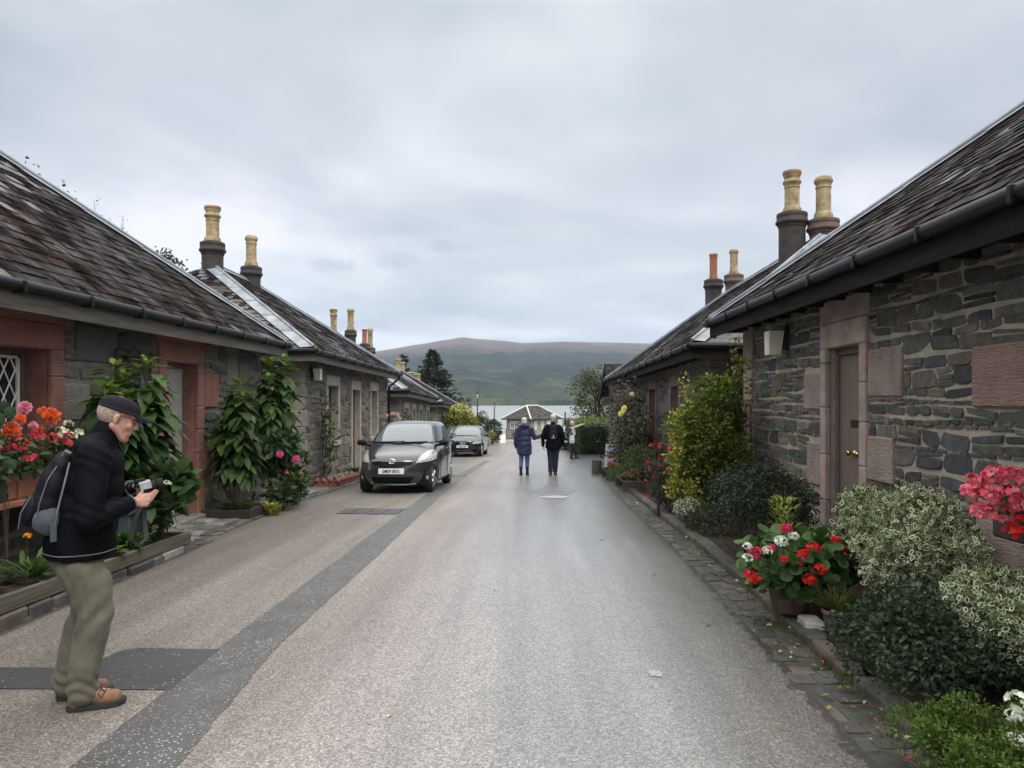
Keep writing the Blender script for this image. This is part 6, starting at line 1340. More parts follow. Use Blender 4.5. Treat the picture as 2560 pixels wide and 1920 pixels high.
def fogs(t):
    for sx in (-1, 1):
        mb = MB(); mb.lathe([(.042, 0), (.045, .010), (.03, .016), (.001, .018)], (sx * .655, feats_extra['fy'](sx * .655, .325) + .02, .325), 16, (sx * .25, -1, 0)); mb.build('fog_lamp', MAT['headlamp'], t, smooth=True, world=False)
    mb = MB(); mb.tube([(x_, feats_extra['fy'](x_, z_) - .004, z_) for x_, z_ in ((-.46, .215), (-.3, .203), (-.15, .198), (0, .196), (.15, .198), (.3, .203), (.46, .215))], .009, 6); mb.build('chrome_strip', MAT['chrome'], t, world=False)
    for sx in (-1, 1):
        mb = MB(); mb.box(sx * .848, sx * .862, 2.0, 2.16, .88, .905, .006); mb.build('door_handle', MAT['chrome'], t, world=False)
    mb = MB(); mb.box(-.13, .13, 1.16, 1.2, 1.06, 1.10, .003); mb.build('dashboard_paper', MAT['plate'], t, world=False)
    mb = MB(); mb.tube([(x_, feats_extra['fy'](x_, 1.02), 1.03) for x_ in (-.66, -.4, -.2, 0, .2, .4, .66)], .014, 6); mb.build('cowl', MAT['blackplastic'], t, world=False)
    ms = MB(); ms.tube([(.853, 1.05, .28), (.857, 1.05, .6), (.845, 1.08, .88)], .005, 4); ms.build('door_seam', MAT['blackplastic'], t, world=False); ms = MB(); ms.tube([(.853, 2.16, .28), (.857, 2.16, .6), (.84, 2.16, 1.0)], .005, 4); ms.build('door_seam', MAT['blackplastic'], t, world=False)
feats_extra.update(mirror=(1.03, 1.17, .90), wipers=[[(-.56, 1.005, 1.05), (-.2, .97, 1.055), (.08, .98, 1.065)], [(.02, .96, 1.045), (.30, .965, 1.05), (.58, 1.02, 1.06)]], plate=(-.012, .475), more=[fogs])
car('small dark grey five-door hatchback, front plate SM09 BRX, parked nearest on the left', (-2.80, 15.0, gz(16.4)), R(-1.3), HR, carpaint('grey_metallic_paint', (.042, .044, .050), .45), (.72, 3.18), .295, HF, yaris_emblem, 'SM09 BRX')
# the dark saloon behind it
SR = [(.18, .14, 4.2, .78, 3.8, 4), (.27, .05, 4.26, .85, 3.8, 4), (.40, .0, 4.3, .882, 3.8, 4), (.55, .0, 4.3, .885, 3.8, 4), (.66, .02, 4.3, .883, 3.8, 4), (.74, .06, 4.28, .88, 3.8, 4), (.80, .25, 4.26, .87, 3.8, 4), (.86, .60, 4.24, .86, 3.8, 4), (.915, 1.0, 4.22, .85, 3.8, 4.2), (.95, 1.22, 4.2, .835, 4, 4.5), (1.05, 1.40, 4.15, .79, 4.2, 4.5), (1.18, 1.65, 4.05, .73, 4.2, 4.5), (1.30, 1.92, 3.9, .67, 3.8, 4.2), (1.37, 2.12, 3.75, .61, 3.4, 4), (1.41, 2.35, 3.5, .50, 3, 3.4), (1.43, 2.6, 3.2, .28, 2.4, 2.6)]
SF = [('windscreen', lambda x, y, z: (z > .975) & (z < 1.33) & (y < 1.3 + (z - .97) * 2.05 + .25) & (ax(x) < .77 - (z - .97) * .38), 'carglass', .002),
      ('side_window', lambda x, y, z: win(x, y, z, .96, 1.31, 1.72 + (z - .96) * 1.4, 2.75) & (x > .5), 'sideglass', .002), ('side_window', lambda x, y, z: win(x, y, z, .96, 1.31, 1.72 + (z - .96) * 1.4, 2.75) & (x < -.5), 'sideglass', .002),
      ('side_window', lambda x, y, z: win(x, y, z, .97, 1.30, 2.83, 3.6) & (x > .5), 'sideglass', .002), ('side_window', lambda x, y, z: win(x, y, z, .97, 1.30, 2.83, 3.6) & (x < -.5), 'sideglass', .002),
      ('headlight', lambda x, y, z: inpoly([(.46, .60), (.47, .68), (.62, .715), (.80, .715), (.80, .63), (.72, .60)])(x, z) & (y < .95), 'headlamp', .004),
      ('headlight', lambda x, y, z: inpoly([(.46, .60), (.47, .68), (.62, .715), (.80, .715), (.80, .63), (.72, .60)])(-x, z) & (y < .95), 'headlamp', .004),
      ('grille', lambda x, y, z: inpoly([(-.36, .69), (.36, .69), (.35, .56), (.25, .31), (-.25, .31), (-.35, .56)])(x, z) & (y < .6), 'blackplastic', -.015),
      ('lower_intake', lambda x, y, z: inpoly([(.40, .23), (.42, .33), (.74, .36), (.74, .25)])(x, z) & (y < .7), 'blackplastic', -.012), ('lower_intake', lambda x, y, z: inpoly([(.40, .23), (.42, .33), (.74, .36), (.74, .25)])(-x, z) & (y < .7), 'blackplastic', -.012)]
def four_rings(t):
    mb = MB()
    for k in range(4): torus(mb, (-.099 + .066 * k, feats_extra['fy'](0, .605) - .012, .605), .046, .046, .007)
    mb.build('emblem', MAT['chrome'], t, smooth=True, world=False)
    mb = MB(); P = [(-.36, .69), (.36, .69), (.365, .56), (.26, .30), (-.26, .30), (-.365, .56), (-.36, .69)]; mb.tube([(x, feats_extra['fy'](x, z) - .004, z) for x, z in P], .014, 6); mb.build('grille_surround', MAT['chrome'], t, world=False)
    mb = MB(); mb.tube([(x_, feats_extra['fy'](x_, .2) - .01, .19) for x_ in (-.66, -.45, -.25, 0, .25, .45, .66)], .016, 6); mb.build('lip_spoiler', MAT['alloy'], t, world=False)
feats_extra.clear(); feats_extra.update(mirror=(.98, 1.62, .95), wipers=[[(-.6, 1.30, .965), (.0, 1.2, .965), (.55, 1.28, .97)]], plate=(-.012, .47), more=[four_rings], mpaint=True)
car('dark blue-black car with a trapezoid chrome grille, parked behind the grey hatchback', (-3.02, 33.4, gz(34.5)), R(-1.5), SR, carpaint('blue_black_paint', (.014, .018, .024)), (.86, 3.44), .315, SF, lambda t: None, 'SH08 LZX', 240, 140)
feats_extra.update(more=[])
car('silver car barely showing behind the dark one with the chrome grille', (-4.35, 39.5, gz(40.5)), R(1.5), SR, carpaint('silver_paint', (.42, .43, .44), .6), (.86, 3.44), .315, SF, lambda t: None, '', 160, 90)
car('black car parked on the right, mostly hidden behind the walking man and the pointing woman', (2.05, 43.5, gz(44.5)), R(-8), SR, carpaint('black_paint', (.010, .010, .012)), (.86, 3.44), .315, SF, lambda t: None, '', 160, 90)
# ---------------------------------------------------------------- street lamps
def lamp(x, y, zt, label):
    g = gz(y); t = thing('street_lamp', label, 'street lamp', (x, y, g), group='black iron street lamps by the pier'); H = zt - g; mb = MB(); mb.c = (1, 1, 1)
    mb.lathe([(.12, 0), (.12, .06), (.09, .10), (.085, .55), (.10, .6), (.06, .68), (.042, .9), (.036, H * .62), (.05, H * .63), (.05, H * .645), (.036, H * .66), (.032, H - .80), (.06, H - .77), (.03, H - .74)], (x, y, g), 14); mb.tube([(x - .2, y, g + H * .7), (x + .2, y, g + H * .7)], .014, 6); autosmooth(mb.build('post', MAT['iron'], t), 35)
    mb = MB(); mb.lathe([(.07, H - .70), (.145, H - .34)], (x, y, g), 4, caps=False, ph=.785); lg = mb.build('lantern', MAT['clearglass'], t)
    mb = MB(); mb.lathe([(.05, H - .74), (.085, H - .70), (.07, H - .69)], (x, y, g), 4, ph=.785); mb.lathe([(.17, H - .345), (.175, H - .32), (.06, H - .17), (.035, H - .14), (.05, H - .10), (.012, H - .06), (.006, H)], (x, y, g), 4, ph=.785)
    for k in range(4):
        a = .785 + k * 1.5708; e = Vector((x + .075 * math.cos(a), y + .075 * math.sin(a), g + H - .7)); f = Vector((x + .15 * math.cos(a), y + .15 * math.sin(a), g + H - .34)); mb.tube([e, f], .01, 4)
    mb.build('lantern_frame', MAT['iron'], t)
lamp(at(1193.7, 998, 52).x, 52, 2.40, 'taller-looking black lamp post rising out of the evergreen shrubs'); lamp(at(1236, 998, 60).x, 60, 1.58, 'black lamp post beside the white notice board and the pier house')
# notice board, bin, bollard, railings
bx = at(1256, 998, 59); t = thing('notice_board', 'white A-board standing below the lamp post by the pier house', 'notice board', (bx.x, 59, gz(59)))
for sg in (-1, 1):
    mb = MB(); g = gz(59); v = [mb.v(p) for p in ((bx.x - .25, 59 + sg * .2, g), (bx.x + .25, 59 + sg * .2, g), (bx.x + .25, 59 + sg * .03, g + .66), (bx.x - .25, 59 + sg * .03, g + .66), (bx.x - .25, 59 + sg * .2 + .02 * sg, g), (bx.x + .25, 59 + sg * .2 + .02 * sg, g), (bx.x + .25, 59 + sg * .03 + .02 * sg, g + .66), (bx.x - .25, 59 + sg * .03 + .02 * sg, g + .66))]
    for f in ((0, 1, 2, 3), (4, 5, 6, 7), (0, 1, 5, 4), (2, 3, 7, 6), (0, 3, 7, 4), (1, 2, 6, 5)): mb.f(*[v[i] for i in f])
    mb.build('panel', MAT['white'], t)
mb = MB(); mb.box(at(1239, 0, 62).x, at(1255.5, 0, 62).x, 62, 62.3, gz(62) + .55, gz(62) + .95, .02); mb.box(at(1249, 0, 62).x, at(1251, 0, 62).x, 62.1, 62.2, gz(62), gz(62) + .55); tag(mb.build('litter_bin', MAT['iron']), 'black bin on a post behind the white A-board', 'bin')
mb = MB(); mb.c = (.16, .15, .12); mb.lathe([(.24, 0), (.24, .5), (.2, .62), (.1, .7)], (at(1241.5, 0, 58).x, 58, gz(58)), 12); tag(mb.build('stone_bollard', MAT['edging'], smooth=True), 'rounded grey stone bollard left of the white A-board', 'bollard')
t = thing('railing', 'dark railing on the shore left of the pier house', 'railing', (-3.0, 71, gz(71)))
for z in (.45, .75, 1.05): mb = MB(); mb.tube([(-3.4, 71, gz(71) + z), (-2.2, 71, gz(71) + z)], .02, 5); mb.build('rail', MAT['iron'], t)
for x in (-3.4, -2.8, -2.2): mb = MB(); mb.tube([(x, 71, gz(71) - .1), (x, 71, gz(71) + 1.08)], .03, 6); mb.build('post', MAT['iron'], t)
mb = MB(); mb.c = (.17, .165, .15)
for i in range(9): mb.box(-3.30 + i * .03, -2.95 + i * .03, 38.2 + i * 1.5, 39.6 + i * 1.5, gz(39) - .4 - .05 * i, gz(39 + i * 1.5) + .55, .08)
tag(mb.build('garden_wall', MAT['edging']), 'low grey stone wall along the left side beyond the dark car', 'wall')
# ---------------------------------------------------------------- pier house
def pier():
    Yc = 75.0; g = gz(73); t = thing('pier_house', 'small grey weatherboarded pier house with a hipped slate roof on the loch shore', 'pier house', (at(1327, 0, Yc).x, Yc, g)); 
    o = Vector((at(1326, 0, 72.4).x, 72.4, g)); an = R(52); ex_ = Vector((math.cos(an), math.sin(an), 0)); ey_ = Vector((-math.sin(an), math.cos(an), 0))
    T = lambda a, b, z: tuple(o + ex_ * a + ey_ * b + Vector((0, 0, z)))
    Lx, Ly, H = 4.6, 3.05, 2.02
    mb = MB(); mb.T = T; mb.c = (.27, .24, .205); n = 26
    for i in range(n): mb.box(-.0, .03, Ly * i / n + .004, Ly * (i + 1) / n - .004, .75, H, .006)
    n = 34; mb.c = (.31, .30, .25)
    for i in range(n): mb.box(Lx * i / n + .004, Lx * (i + 1) / n - .004, -.0, .03, .35, H, .006)
    mb.c = (.24, .21, .18); mb.box(.03, Lx, .03, Ly, -.3, H)
    mb.m = 1; r = random.Random(2)
    for k in range(6):
        y = 0
        while y < Ly: w_ = min(r.uniform(.25, .5), Ly - y); mb.c = tuple(c * r.uniform(.8, 1.2) for c in (.28, .25, .215)); mb.box(-.05, .04, y + .005, y + w_ - .005, .05 + k * .118, .05 + k * .118 + .112, .01); y += w_
    mb.build('wall', [MAT['boards'], MAT['edging']], t)
    ov = .38; z0 = H - .05; hp = (Ly + 2 * ov) / 2; zr = z0 + 1.30; A = T(-ov, -ov, z0); B = T(Lx + ov, -ov, z0); Cc = T(Lx + ov, Ly + ov, z0); D = T(-ov, Ly + ov, z0); E = T(-ov + hp * .9, Ly / 2, zr); F = T(Lx + ov - hp * .9, Ly / 2, zr)
    mb = MB(); r = random.Random(6); mb.c = (.05, .05, .045)
    for q in ((A, B, F, E), (Cc, D, E, F)): mb.quad(*q)
    for q in ((D, A, E), (B, Cc, F)): mb.f(*[mb.v(p) for p in q])
    def sl(P, Q, X, Y_, rows=13, cols=26):
        P, Q, X, Y_ = map(Vector, (P, Q, X, Y_)); nn = (Q - P).cross(X - P).normalized(); nn = nn if nn.z > 0 else -nn
        for i in range(rows):
            u0, u1 = i / rows, min(1, (i + 1.2) / rows)
            for j in range(cols):
                s0, s1 = j / cols, (j + .96) / cols; k = r.uniform(.6, 1.5); mb.c = tuple(c * k for c in r.choice([(.075, .075, .066), (.06, .062, .06), (.09, .082, .065)]))
                pt = lambda s, u: (P.lerp(Q, s)).lerp(X.lerp(Y_, s), u)
                mb.quad(pt(s0, u0) + nn * .03, pt(s1, u0) + nn * .03, pt(s1, u1) + nn * .008, pt(s0, u1) + nn * .008)
    sl(A, B, E, F); sl(D, A, E, E)
    rf = mb.build('roof', MAT['slate'], t)
    mb = MB(); 
    for p, q in ((A, E), (B, F), (E, F), (D, E)): mb.tube([Vector(p) + Vector((0, 0, .05)), Vector(q) + Vector((0, 0, .05))], .07, 6)
    mb.build('ridge_cap', MAT['leadwhite'], rf)
    mb = MB(); mb.tube([A, B], .06, 6); mb.tube([A, D], .06, 6); mb.build('gutter', MAT['gutter'], t)
    def win_(name, a0, a1, b0_, b1_, z0_, z1_, face, bars=True):
        if face == 'l': BX = lambda q, p0, p1, d0, d1, e0, e1: q.box(-d1, -d0, p0, p1, e0, e1, .004)
        else: BX = lambda q, p0, p1, d0, d1, e0, e1: q.box(p0, p1, -d1, -d0, e0, e1, .004)
        q = MB(); q.T = T; f = .09
        BX(q, a0, a1, .0, .06, z0_, z0_ + f); BX(q, a0, a1, .0, .06, z1_ - f, z1_); BX(q, a0, a0 + f, .0, .06, z0_ + f, z1_ - f); BX(q, a1 - f, a1, .0, .06, z0_ + f, z1_ - f)
        if bars:
            BX(q, (a0 + a1) / 2 - .02, (a0 + a1) / 2 + .02, .0, .05, z0_ + f, z1_ - f)
            for k in (1, 2): BX(q, a0 + f, a1 - f, .0, .048, z0_ + (z1_ - z0_) * k / 3 - .02, z0_ + (z1_ - z0_) * k / 3 + .02)
        w_ = q.build('window', MAT['white'], t); q = MB(); q.T = T; BX(q, a0 + .03, a1 - .03, .005, .03, z0_ + .03, z1_ - .03); q.build('pane', MAT['glass'], w_)
    win_('w', 1.95, 2.5, 0, 0, .98, 1.78, 'l'); win_('w', .62, .95, 0, 0, .95, 1.78, 'r'); win_('w', 1.75, 2.1, 0, 0, .95, 1.78, 'r')
    q = MB(); q.T = T; q.box(-.06, -.02, .55, 1.35, .85, 1.52, .01); q.build('notice_panel', MAT['white'], t)
    for z_ in (.98, 1.12, 1.58): q = MB(); q.T = T; q.box(-.055, -.02, 1.55, 1.78, z_, z_ + (.24 if z_ > 1.5 else .11), .005); q.build('notice', MAT['white'], t)
    q = MB(); q.T = T; q.box(-.07, -.04, 1.95, 2.2, .18, .68, .005); q.build('vent', MAT['timber'], t)
    q = MB(); q.T = T; q.box(2.6, 3.3, -.06, -.01, .1, 1.82, .01); q.build('door', MAT['white'], t)
MAT['boards'] = simple('weathered_boards', None, .85, var=.25, vs=4, bmp=.2, vcol=True); MAT['leadwhite'] = simple('pale_ridge', (.62, .64, .65), .6, var=.15)
pier()
# picture board on the right verge
Yb = 20.7; g = gz(Yb); p0 = at(1510, 1139, Yb); t = thing('picture_board', 'upright white picture board with a blue top and a red band at the right verge', 'sign', (p0.x, Yb, g))
m, nt, b = mk('board_print'); sx = nd(nt, 'ShaderNodeSeparateXYZ', {0: nd(nt, 'ShaderNodeTexCoord').outputs['Object']}); zz = mth(nt, 'SUBTRACT', sx.outputs[2], .08)
c = ramp(nt, mth(nt, 'MULTIPLY', zz, 1 / .82), [(0, (.62, .68, .66)), (.18, (.1, .16, .16)), (.24, (.6, .66, .68)), (.5, (.5, .5, .52)), (.56, (.42, .02, .04)), (.70, (.38, .01, .03)), (.72, (.55, .58, .85)), (1, (.42, .46, .8))], 'CONSTANT')
c = mix(nt, ramp(nt, noise(nt, coords(nt), 9, 2), [(.58, 0.), (.62, .85)]), c, (.7, .7, .74)); c = mix(nt, ramp(nt, mth(nt, 'ADD', sx.outputs[0], .0), [(.08, 1.), (.085, 0.)]), c, (.78, .8, .8)); setin(nt, b, 'Base Color', c); b.inputs['Roughness'].default_value = .4; MAT['print'] = m
mb = MB(); v = lambda x, z, y: mb.v((p0.x + x, Yb + y, g + z))
P = [(0, .08), (.10, .08), (.11, .42), (.27, .44), (.28, .88), (.055, .90)]; fr0 = [v(x, z, 0) for x, z in P]; bk = [v(x, z, .03) for x, z in P]; mb.f(*fr0); mb.f(*bk); mb.bridge(fr0, bk); mb.build('panel', MAT['print'], t)
mb = MB(); mb.box(p0.x - .06, p0.x + .2, Yb - .12, Yb + .15, g - .02, g + .075, .015); mb.build('foot', MAT['white'], t)
mb = MB(); x = at(1492, 0, 21.9).x; mb.lathe([(.145, -.03), (.155, .1), (.15, .38), (.125, .385), (.12, .33)], (x, 21.9, gz(21.9)), 16); tag(autosmooth(mb.build('wooden_tub', MAT['timber']), 35), 'weathered wooden tub at the corner where the kerb ends', 'tub')
mb = MB(); x = at(1413, 0, 47.6).x; mb.box(x - .05, x + .05, 47.55, 47.65, gz(47) - .1, .85, .01); tag(mb.build('timber_post', MAT['timber']), 'thin timber post at the far corner of the clipped hedge', 'post')
# ---------------------------------------------------------------- people
def cloth(name, col, rough=.8, var=.18, bs=260, bmp=.12, spec=.3, sheen=.1):
    m, nt, b = mk(name); v = coords(nt); f = noise(nt, v, 7, 4, .6)
    c = nd(nt, 'ShaderNodeRGB'); c.outputs[0].default_value = (*col, 1); setin(nt, b, 'Base Color', mix(nt, 1.0, c.outputs[0], ramp(nt, f, [(.3, 1 - var), (.7, 1 + var)]), 'MULTIPLY'))
    b.inputs['Roughness'].default_value = rough; b.inputs['Specular IOR Level'].default_value = spec; b.inputs['Sheen Weight'].default_value = sheen
    h = mth(nt, 'ADD', mth(nt, 'MULTIPLY', noise(nt, coords(nt, (1, 1, .45)), 13, 4, .6, .6), 1.0), mth(nt, 'MULTIPLY', noise(nt, v, bs, 2), .06)); bump(nt, b, h, .28, .02); return m
m, nt, b = mk('skin'); v = coords(nt); setin(nt, b, 'Base Color', ramp(nt, noise(nt, v, 18, 4, .6), [(.3, (.40, .19, .14)), (.5, (.50, .27, .20)), (.7, (.56, .32, .25))])); b.inputs['Roughness'].default_value = .5; b.inputs['Subsurface Weight'].default_value = .08; b.inputs['Subsurface Radius'].default_value = (.012, .005, .003); bump(nt, b, noise(nt, v, 60, 3), .15, .004); MAT['skin'] = m
def remesh(mb, name, mat, parent, vox, sm=6, wr=0.0, ws=9.0, seed=0, wfun=None, smooth=True):
    me0 = mb.mesh('tmp'); o = bpy.data.objects.new('tmp', me0); C.objects.link(o)
    r = o.modifiers.new('r', 'REMESH'); r.mode = 'VOXEL'; r.voxel_size = vox
    if sm: s = o.modifiers.new('s', 'SMOOTH'); s.factor = .5; s.iterations = sm
    bpy.context.view_layer.update(); me = bpy.data.meshes.new_from_object(o.evaluated_get(bpy.context.evaluated_depsgraph_get())); bpy.data.objects.remove(o); bpy.data.meshes.remove(me0); me.name = name; me.materials.clear()
    if wr or wfun:
        n = len(me.vertices); co_ = np.empty(n * 3, np.float32); me.vertices.foreach_get('co', co_); nn = np.empty(n * 3, np.float32); me.vertex_normals.foreach_get('vector', nn); co_ = co_.reshape(-1, 3); nn = nn.reshape(-1, 3)
        dsp = np.array([mnoise.noise(Vector((p[0] * ws + seed, p[1] * ws, p[2] * ws * .55))) + .5 * mnoise.noise(Vector((p[0] * ws * 2.3, p[1] * ws * 2.3 + seed, p[2] * ws * 1.5))) for p in co_]) * wr if wr else np.zeros(n)
        if wfun: dsp = dsp + wfun(co_)
        me.vertices.foreach_set('co', (co_ + nn * dsp[:, None]).astype(np.float32).ravel()); me.update()
    return link(name, me, mat, parent, smooth=smooth)
def V3(*a): return Vector(a)
def hand(mb, w, d, up, side, curl, s=1.0, thumb=1):
    # w wrist, d forward, up back-of-hand normal, side towards the thumb; palm plus four fingers and a thumb
    d, up, side = Vector(d).normalized(), Vector(up).normalized(), Vector(side).normalized(); w = Vector(w)
    mb.rcone(w - d * .01 * s, w + d * .055 * s, .026 * s, .030 * s, .62, side); mb.rcone(w + d * .05 * s + side * .018 * s, w + d * .085 * s + side * .024 * s, .020 * s, .016 * s, .8, side); mb.rcone(w + d * .05 * s - side * .018 * s, w + d * .078 * s - side * .026 * s, .020 * s, .015 * s, .8, side); mb.rcone(w + d * .04 * s, w + d * .086 * s, .024 * s, .022 * s, .65, side)
    for k, (off, L) in enumerate(((.028, .074), (.010, .082), (-.009, .076), (-.027, .060))):
        p = w + d * (.088 - .006 * abs(k - 1)) * s + side * off * s; a = curl * (.75 + .12 * k); r = .0088 * s
        for f in (.42, .32, .26):
            dd = d * math.cos(a) - up * math.sin(a); q = p + dd * L * f * s; mb.rcone(p, q, r, r * .92, 1, None, 8); p = q; a += curl * .85; r *= .93
    p = w + d * .028 * s + side * .026 * s; a = (d * .55 + side * .8 - up * .3).normalized()
    for f, r in ((.036, .012), (.030, .0105), (.026, .0095)):
        q = p + a * f * s; mb.rcone(p, q, r * s, r * .92 * s, 1, None, 8); p = q; a = (a + d * .45 - side * .22 * thumb - up * .15).normalized()
def headM(c, yaw, pitch): return Matrix.Translation(c) @ Matrix.Rotation(yaw, 4, 'Z') @ Matrix.Rotation(pitch, 4, 'Y')
def head(mb, H, neck, s=1.0):
    e = lambda c, r: mb.ell(H @ Vector(c) * 1.0, tuple(x * s for x in r), H.to_3x3(), 18, 12)
    r3 = lambda a, b_, r0, r1, fl=1: mb.rcone(H @ Vector(a), H @ Vector(b_), r0 * s, r1 * s, fl)
    e((-.012, 0, .028), (.094, .075, .090)); e((.030, 0, -.025), (.060, .062, .085)); e((.045, 0, .02), (.048, .056, .05)); e((.064, 0, -.112), (.027, .030, .022)); e((.048, 0, -.08), (.042, .045, .040))
    for sg in (-1, 1):
        r3((-.012, sg * .058, -.055), (.055, sg * .024, -.112), .022, .020); e((.058, sg * .036, -.035), (.027, .024, .026)); e((-.012, sg * .077, -.012), (.015, .0075, .027)); e((-.006, sg * .079, .003), (.012, .008, .013)); e((-.008, sg * .075, -.034), (.007, .007, .009))
        r3((.082, sg * .012, .022), (.070, sg * .045, .020), .011, .010)
    r3((.084, 0, .012), (.110, 0, -.034), .012, .0125); e((.102, 0, -.042), (.013, .018, .010)); e((.072, 0, -.045), (.024, .035, .028)); e((.087, 0, -.071), (.010, .022, .006)); e((.084, 0, -.085), (.010, .018, .006))
    mb.rcone(H @ Vector((-.02, 0, -.055)), neck, .052 * s, .058 * s)
def face_parts(t, H):
    for sg in (-1, 1): q = MB(); q.ell(H @ Vector((.072, sg * .031, .004)), (.0125, .0125, .0125), nu=10, nv=7); q.build('eye', MAT['eye'], t, smooth=True, world=False)
MAT['eye'] = simple('eye_dark', (.12, .10, .09), .2, var=.1)
def shoe(name, t, heel, fwd, L, mat, sole='sole', hi=.0, w=.045):
    f = Vector((fwd[0], fwd[1], 0)).normalized(); s_ = V3(-f.y, f.x, 0); h = Vector(heel); z = V3(0, 0, 1); mb = MB()
    mb.rcone(h + f * .05 + z * .055, h + f * (L * .45) + z * .062, .040, .043, .9, s_); mb.rcone(h + f * L * .4 + z * .058, h + f * (L - .055) + z * .042, .046, .043, .75, z); mb.rcone(h + f * .05 + z * .05, h + f * .055 + z * (.10 + hi), .042, .046); mb.rcone(h + f * .07 + z * .09, h + f * L * .6 + z * .06, .040, .030)
    o = remesh(mb, name, mat, t, .007, 5); mb = MB(); n = 18; lay = []
    for zz, k in ((.0, .96), (.012, 1.0), (.030, .98)):
        g = []
        for i in range(n):
            a = 6.283 * i / n; c_, s0 = math.cos(a), math.sin(a); x = L / 2 + L / 2 * math.copysign(abs(c_) ** .75, c_) * k; ww = w * (1.0 + .12 * math.sin(3.1 * x / L - .6)) * (1.08 if x > L * .5 else .9); g.append(mb.v(h + f * x + s_ * (ww * math.copysign(abs(s0) ** .7, s0) * k) + z * (zz + (.012 * max(0, (x / L - .8) / .2) if zz < .02 else .006 * max(0, (x / L - .8) / .2)))))
        if lay: mb.bridge(lay[-1], g)
        lay.append(g)
    mb.f(*lay[0]); mb.f(*lay[-1]); mb.build('sole', MAT[sole], o, world=False); return o
MAT['sole'] = simple('shoe_sole', (.022, .021, .022), .8); MAT['brownshoe'] = simple('tan_leather', (.21, .115, .062), .65, var=.25, vs=14, bmp=.2); MAT['blackboot'] = simple('black_boot', (.010, .010, .010), .45); MAT['brownboot'] = simple('dark_brown_shoe', (.07, .03, .022), .5)
MAT['whitehair'] = simple('white_hair', (.50, .485, .46), .7, var=.25, vs=40, bmp=.5, bs=90); MAT['greyhair'] = simple('grey_cropped_hair', (.36, .28, .235), .8, var=.3, vs=50, bmp=.4, bs=120)
MAT['blackjacket'] = cloth('black_jacket', (.0038, .0042, .0062), .7, .18, 260, .12, .08, 0); MAT['olive'] = cloth('olive_corduroy', (.118, .111, .085), .9, .25, 260, .12, .2, .05); MAT['navycoat'] = cloth('navy_coat', (.014, .021, .058), .6); MAT['jeans'] = cloth('blue_jeans', (.065, .13, .24), .85, .2); MAT['jeansdark'] = MAT['jeans']
MAT['navytrouser'] = cloth('dark_navy_trousers', (.010, .014, .030), .8); MAT['capcloth'] = cloth('charcoal_cap', (.010, .0095, .0135), .85, .12, 260, .12, .2, 0); MAT['pack'] = cloth('black_pack', (.007, .0075, .011), .7, .18, 260, .1, .2, 0); MAT['packgrey'] = cloth('grey_pack_pocket', (.055, .066, .082), .7); MAT['piping'] = simple('grey_piping', (.12, .125, .14), .6, var=.1); MAT['strap'] = simple('dark_strap', (.04, .04, .042), .8)
MAT['blacktrouser'] = cloth('black_trousers', (.008, .008, .010), .8); MAT['gilet'] = cloth('dark_gilet', (.012, .010, .014), .7); MAT['creamtop'] = cloth('pale_jumper', (.42, .38, .37), .85); MAT['bagblue'] = cloth('pale_blue_bag', (.42, .52, .53), .7); MAT['whitemark'] = simple('white_mark', (.6, .6, .6), .6)
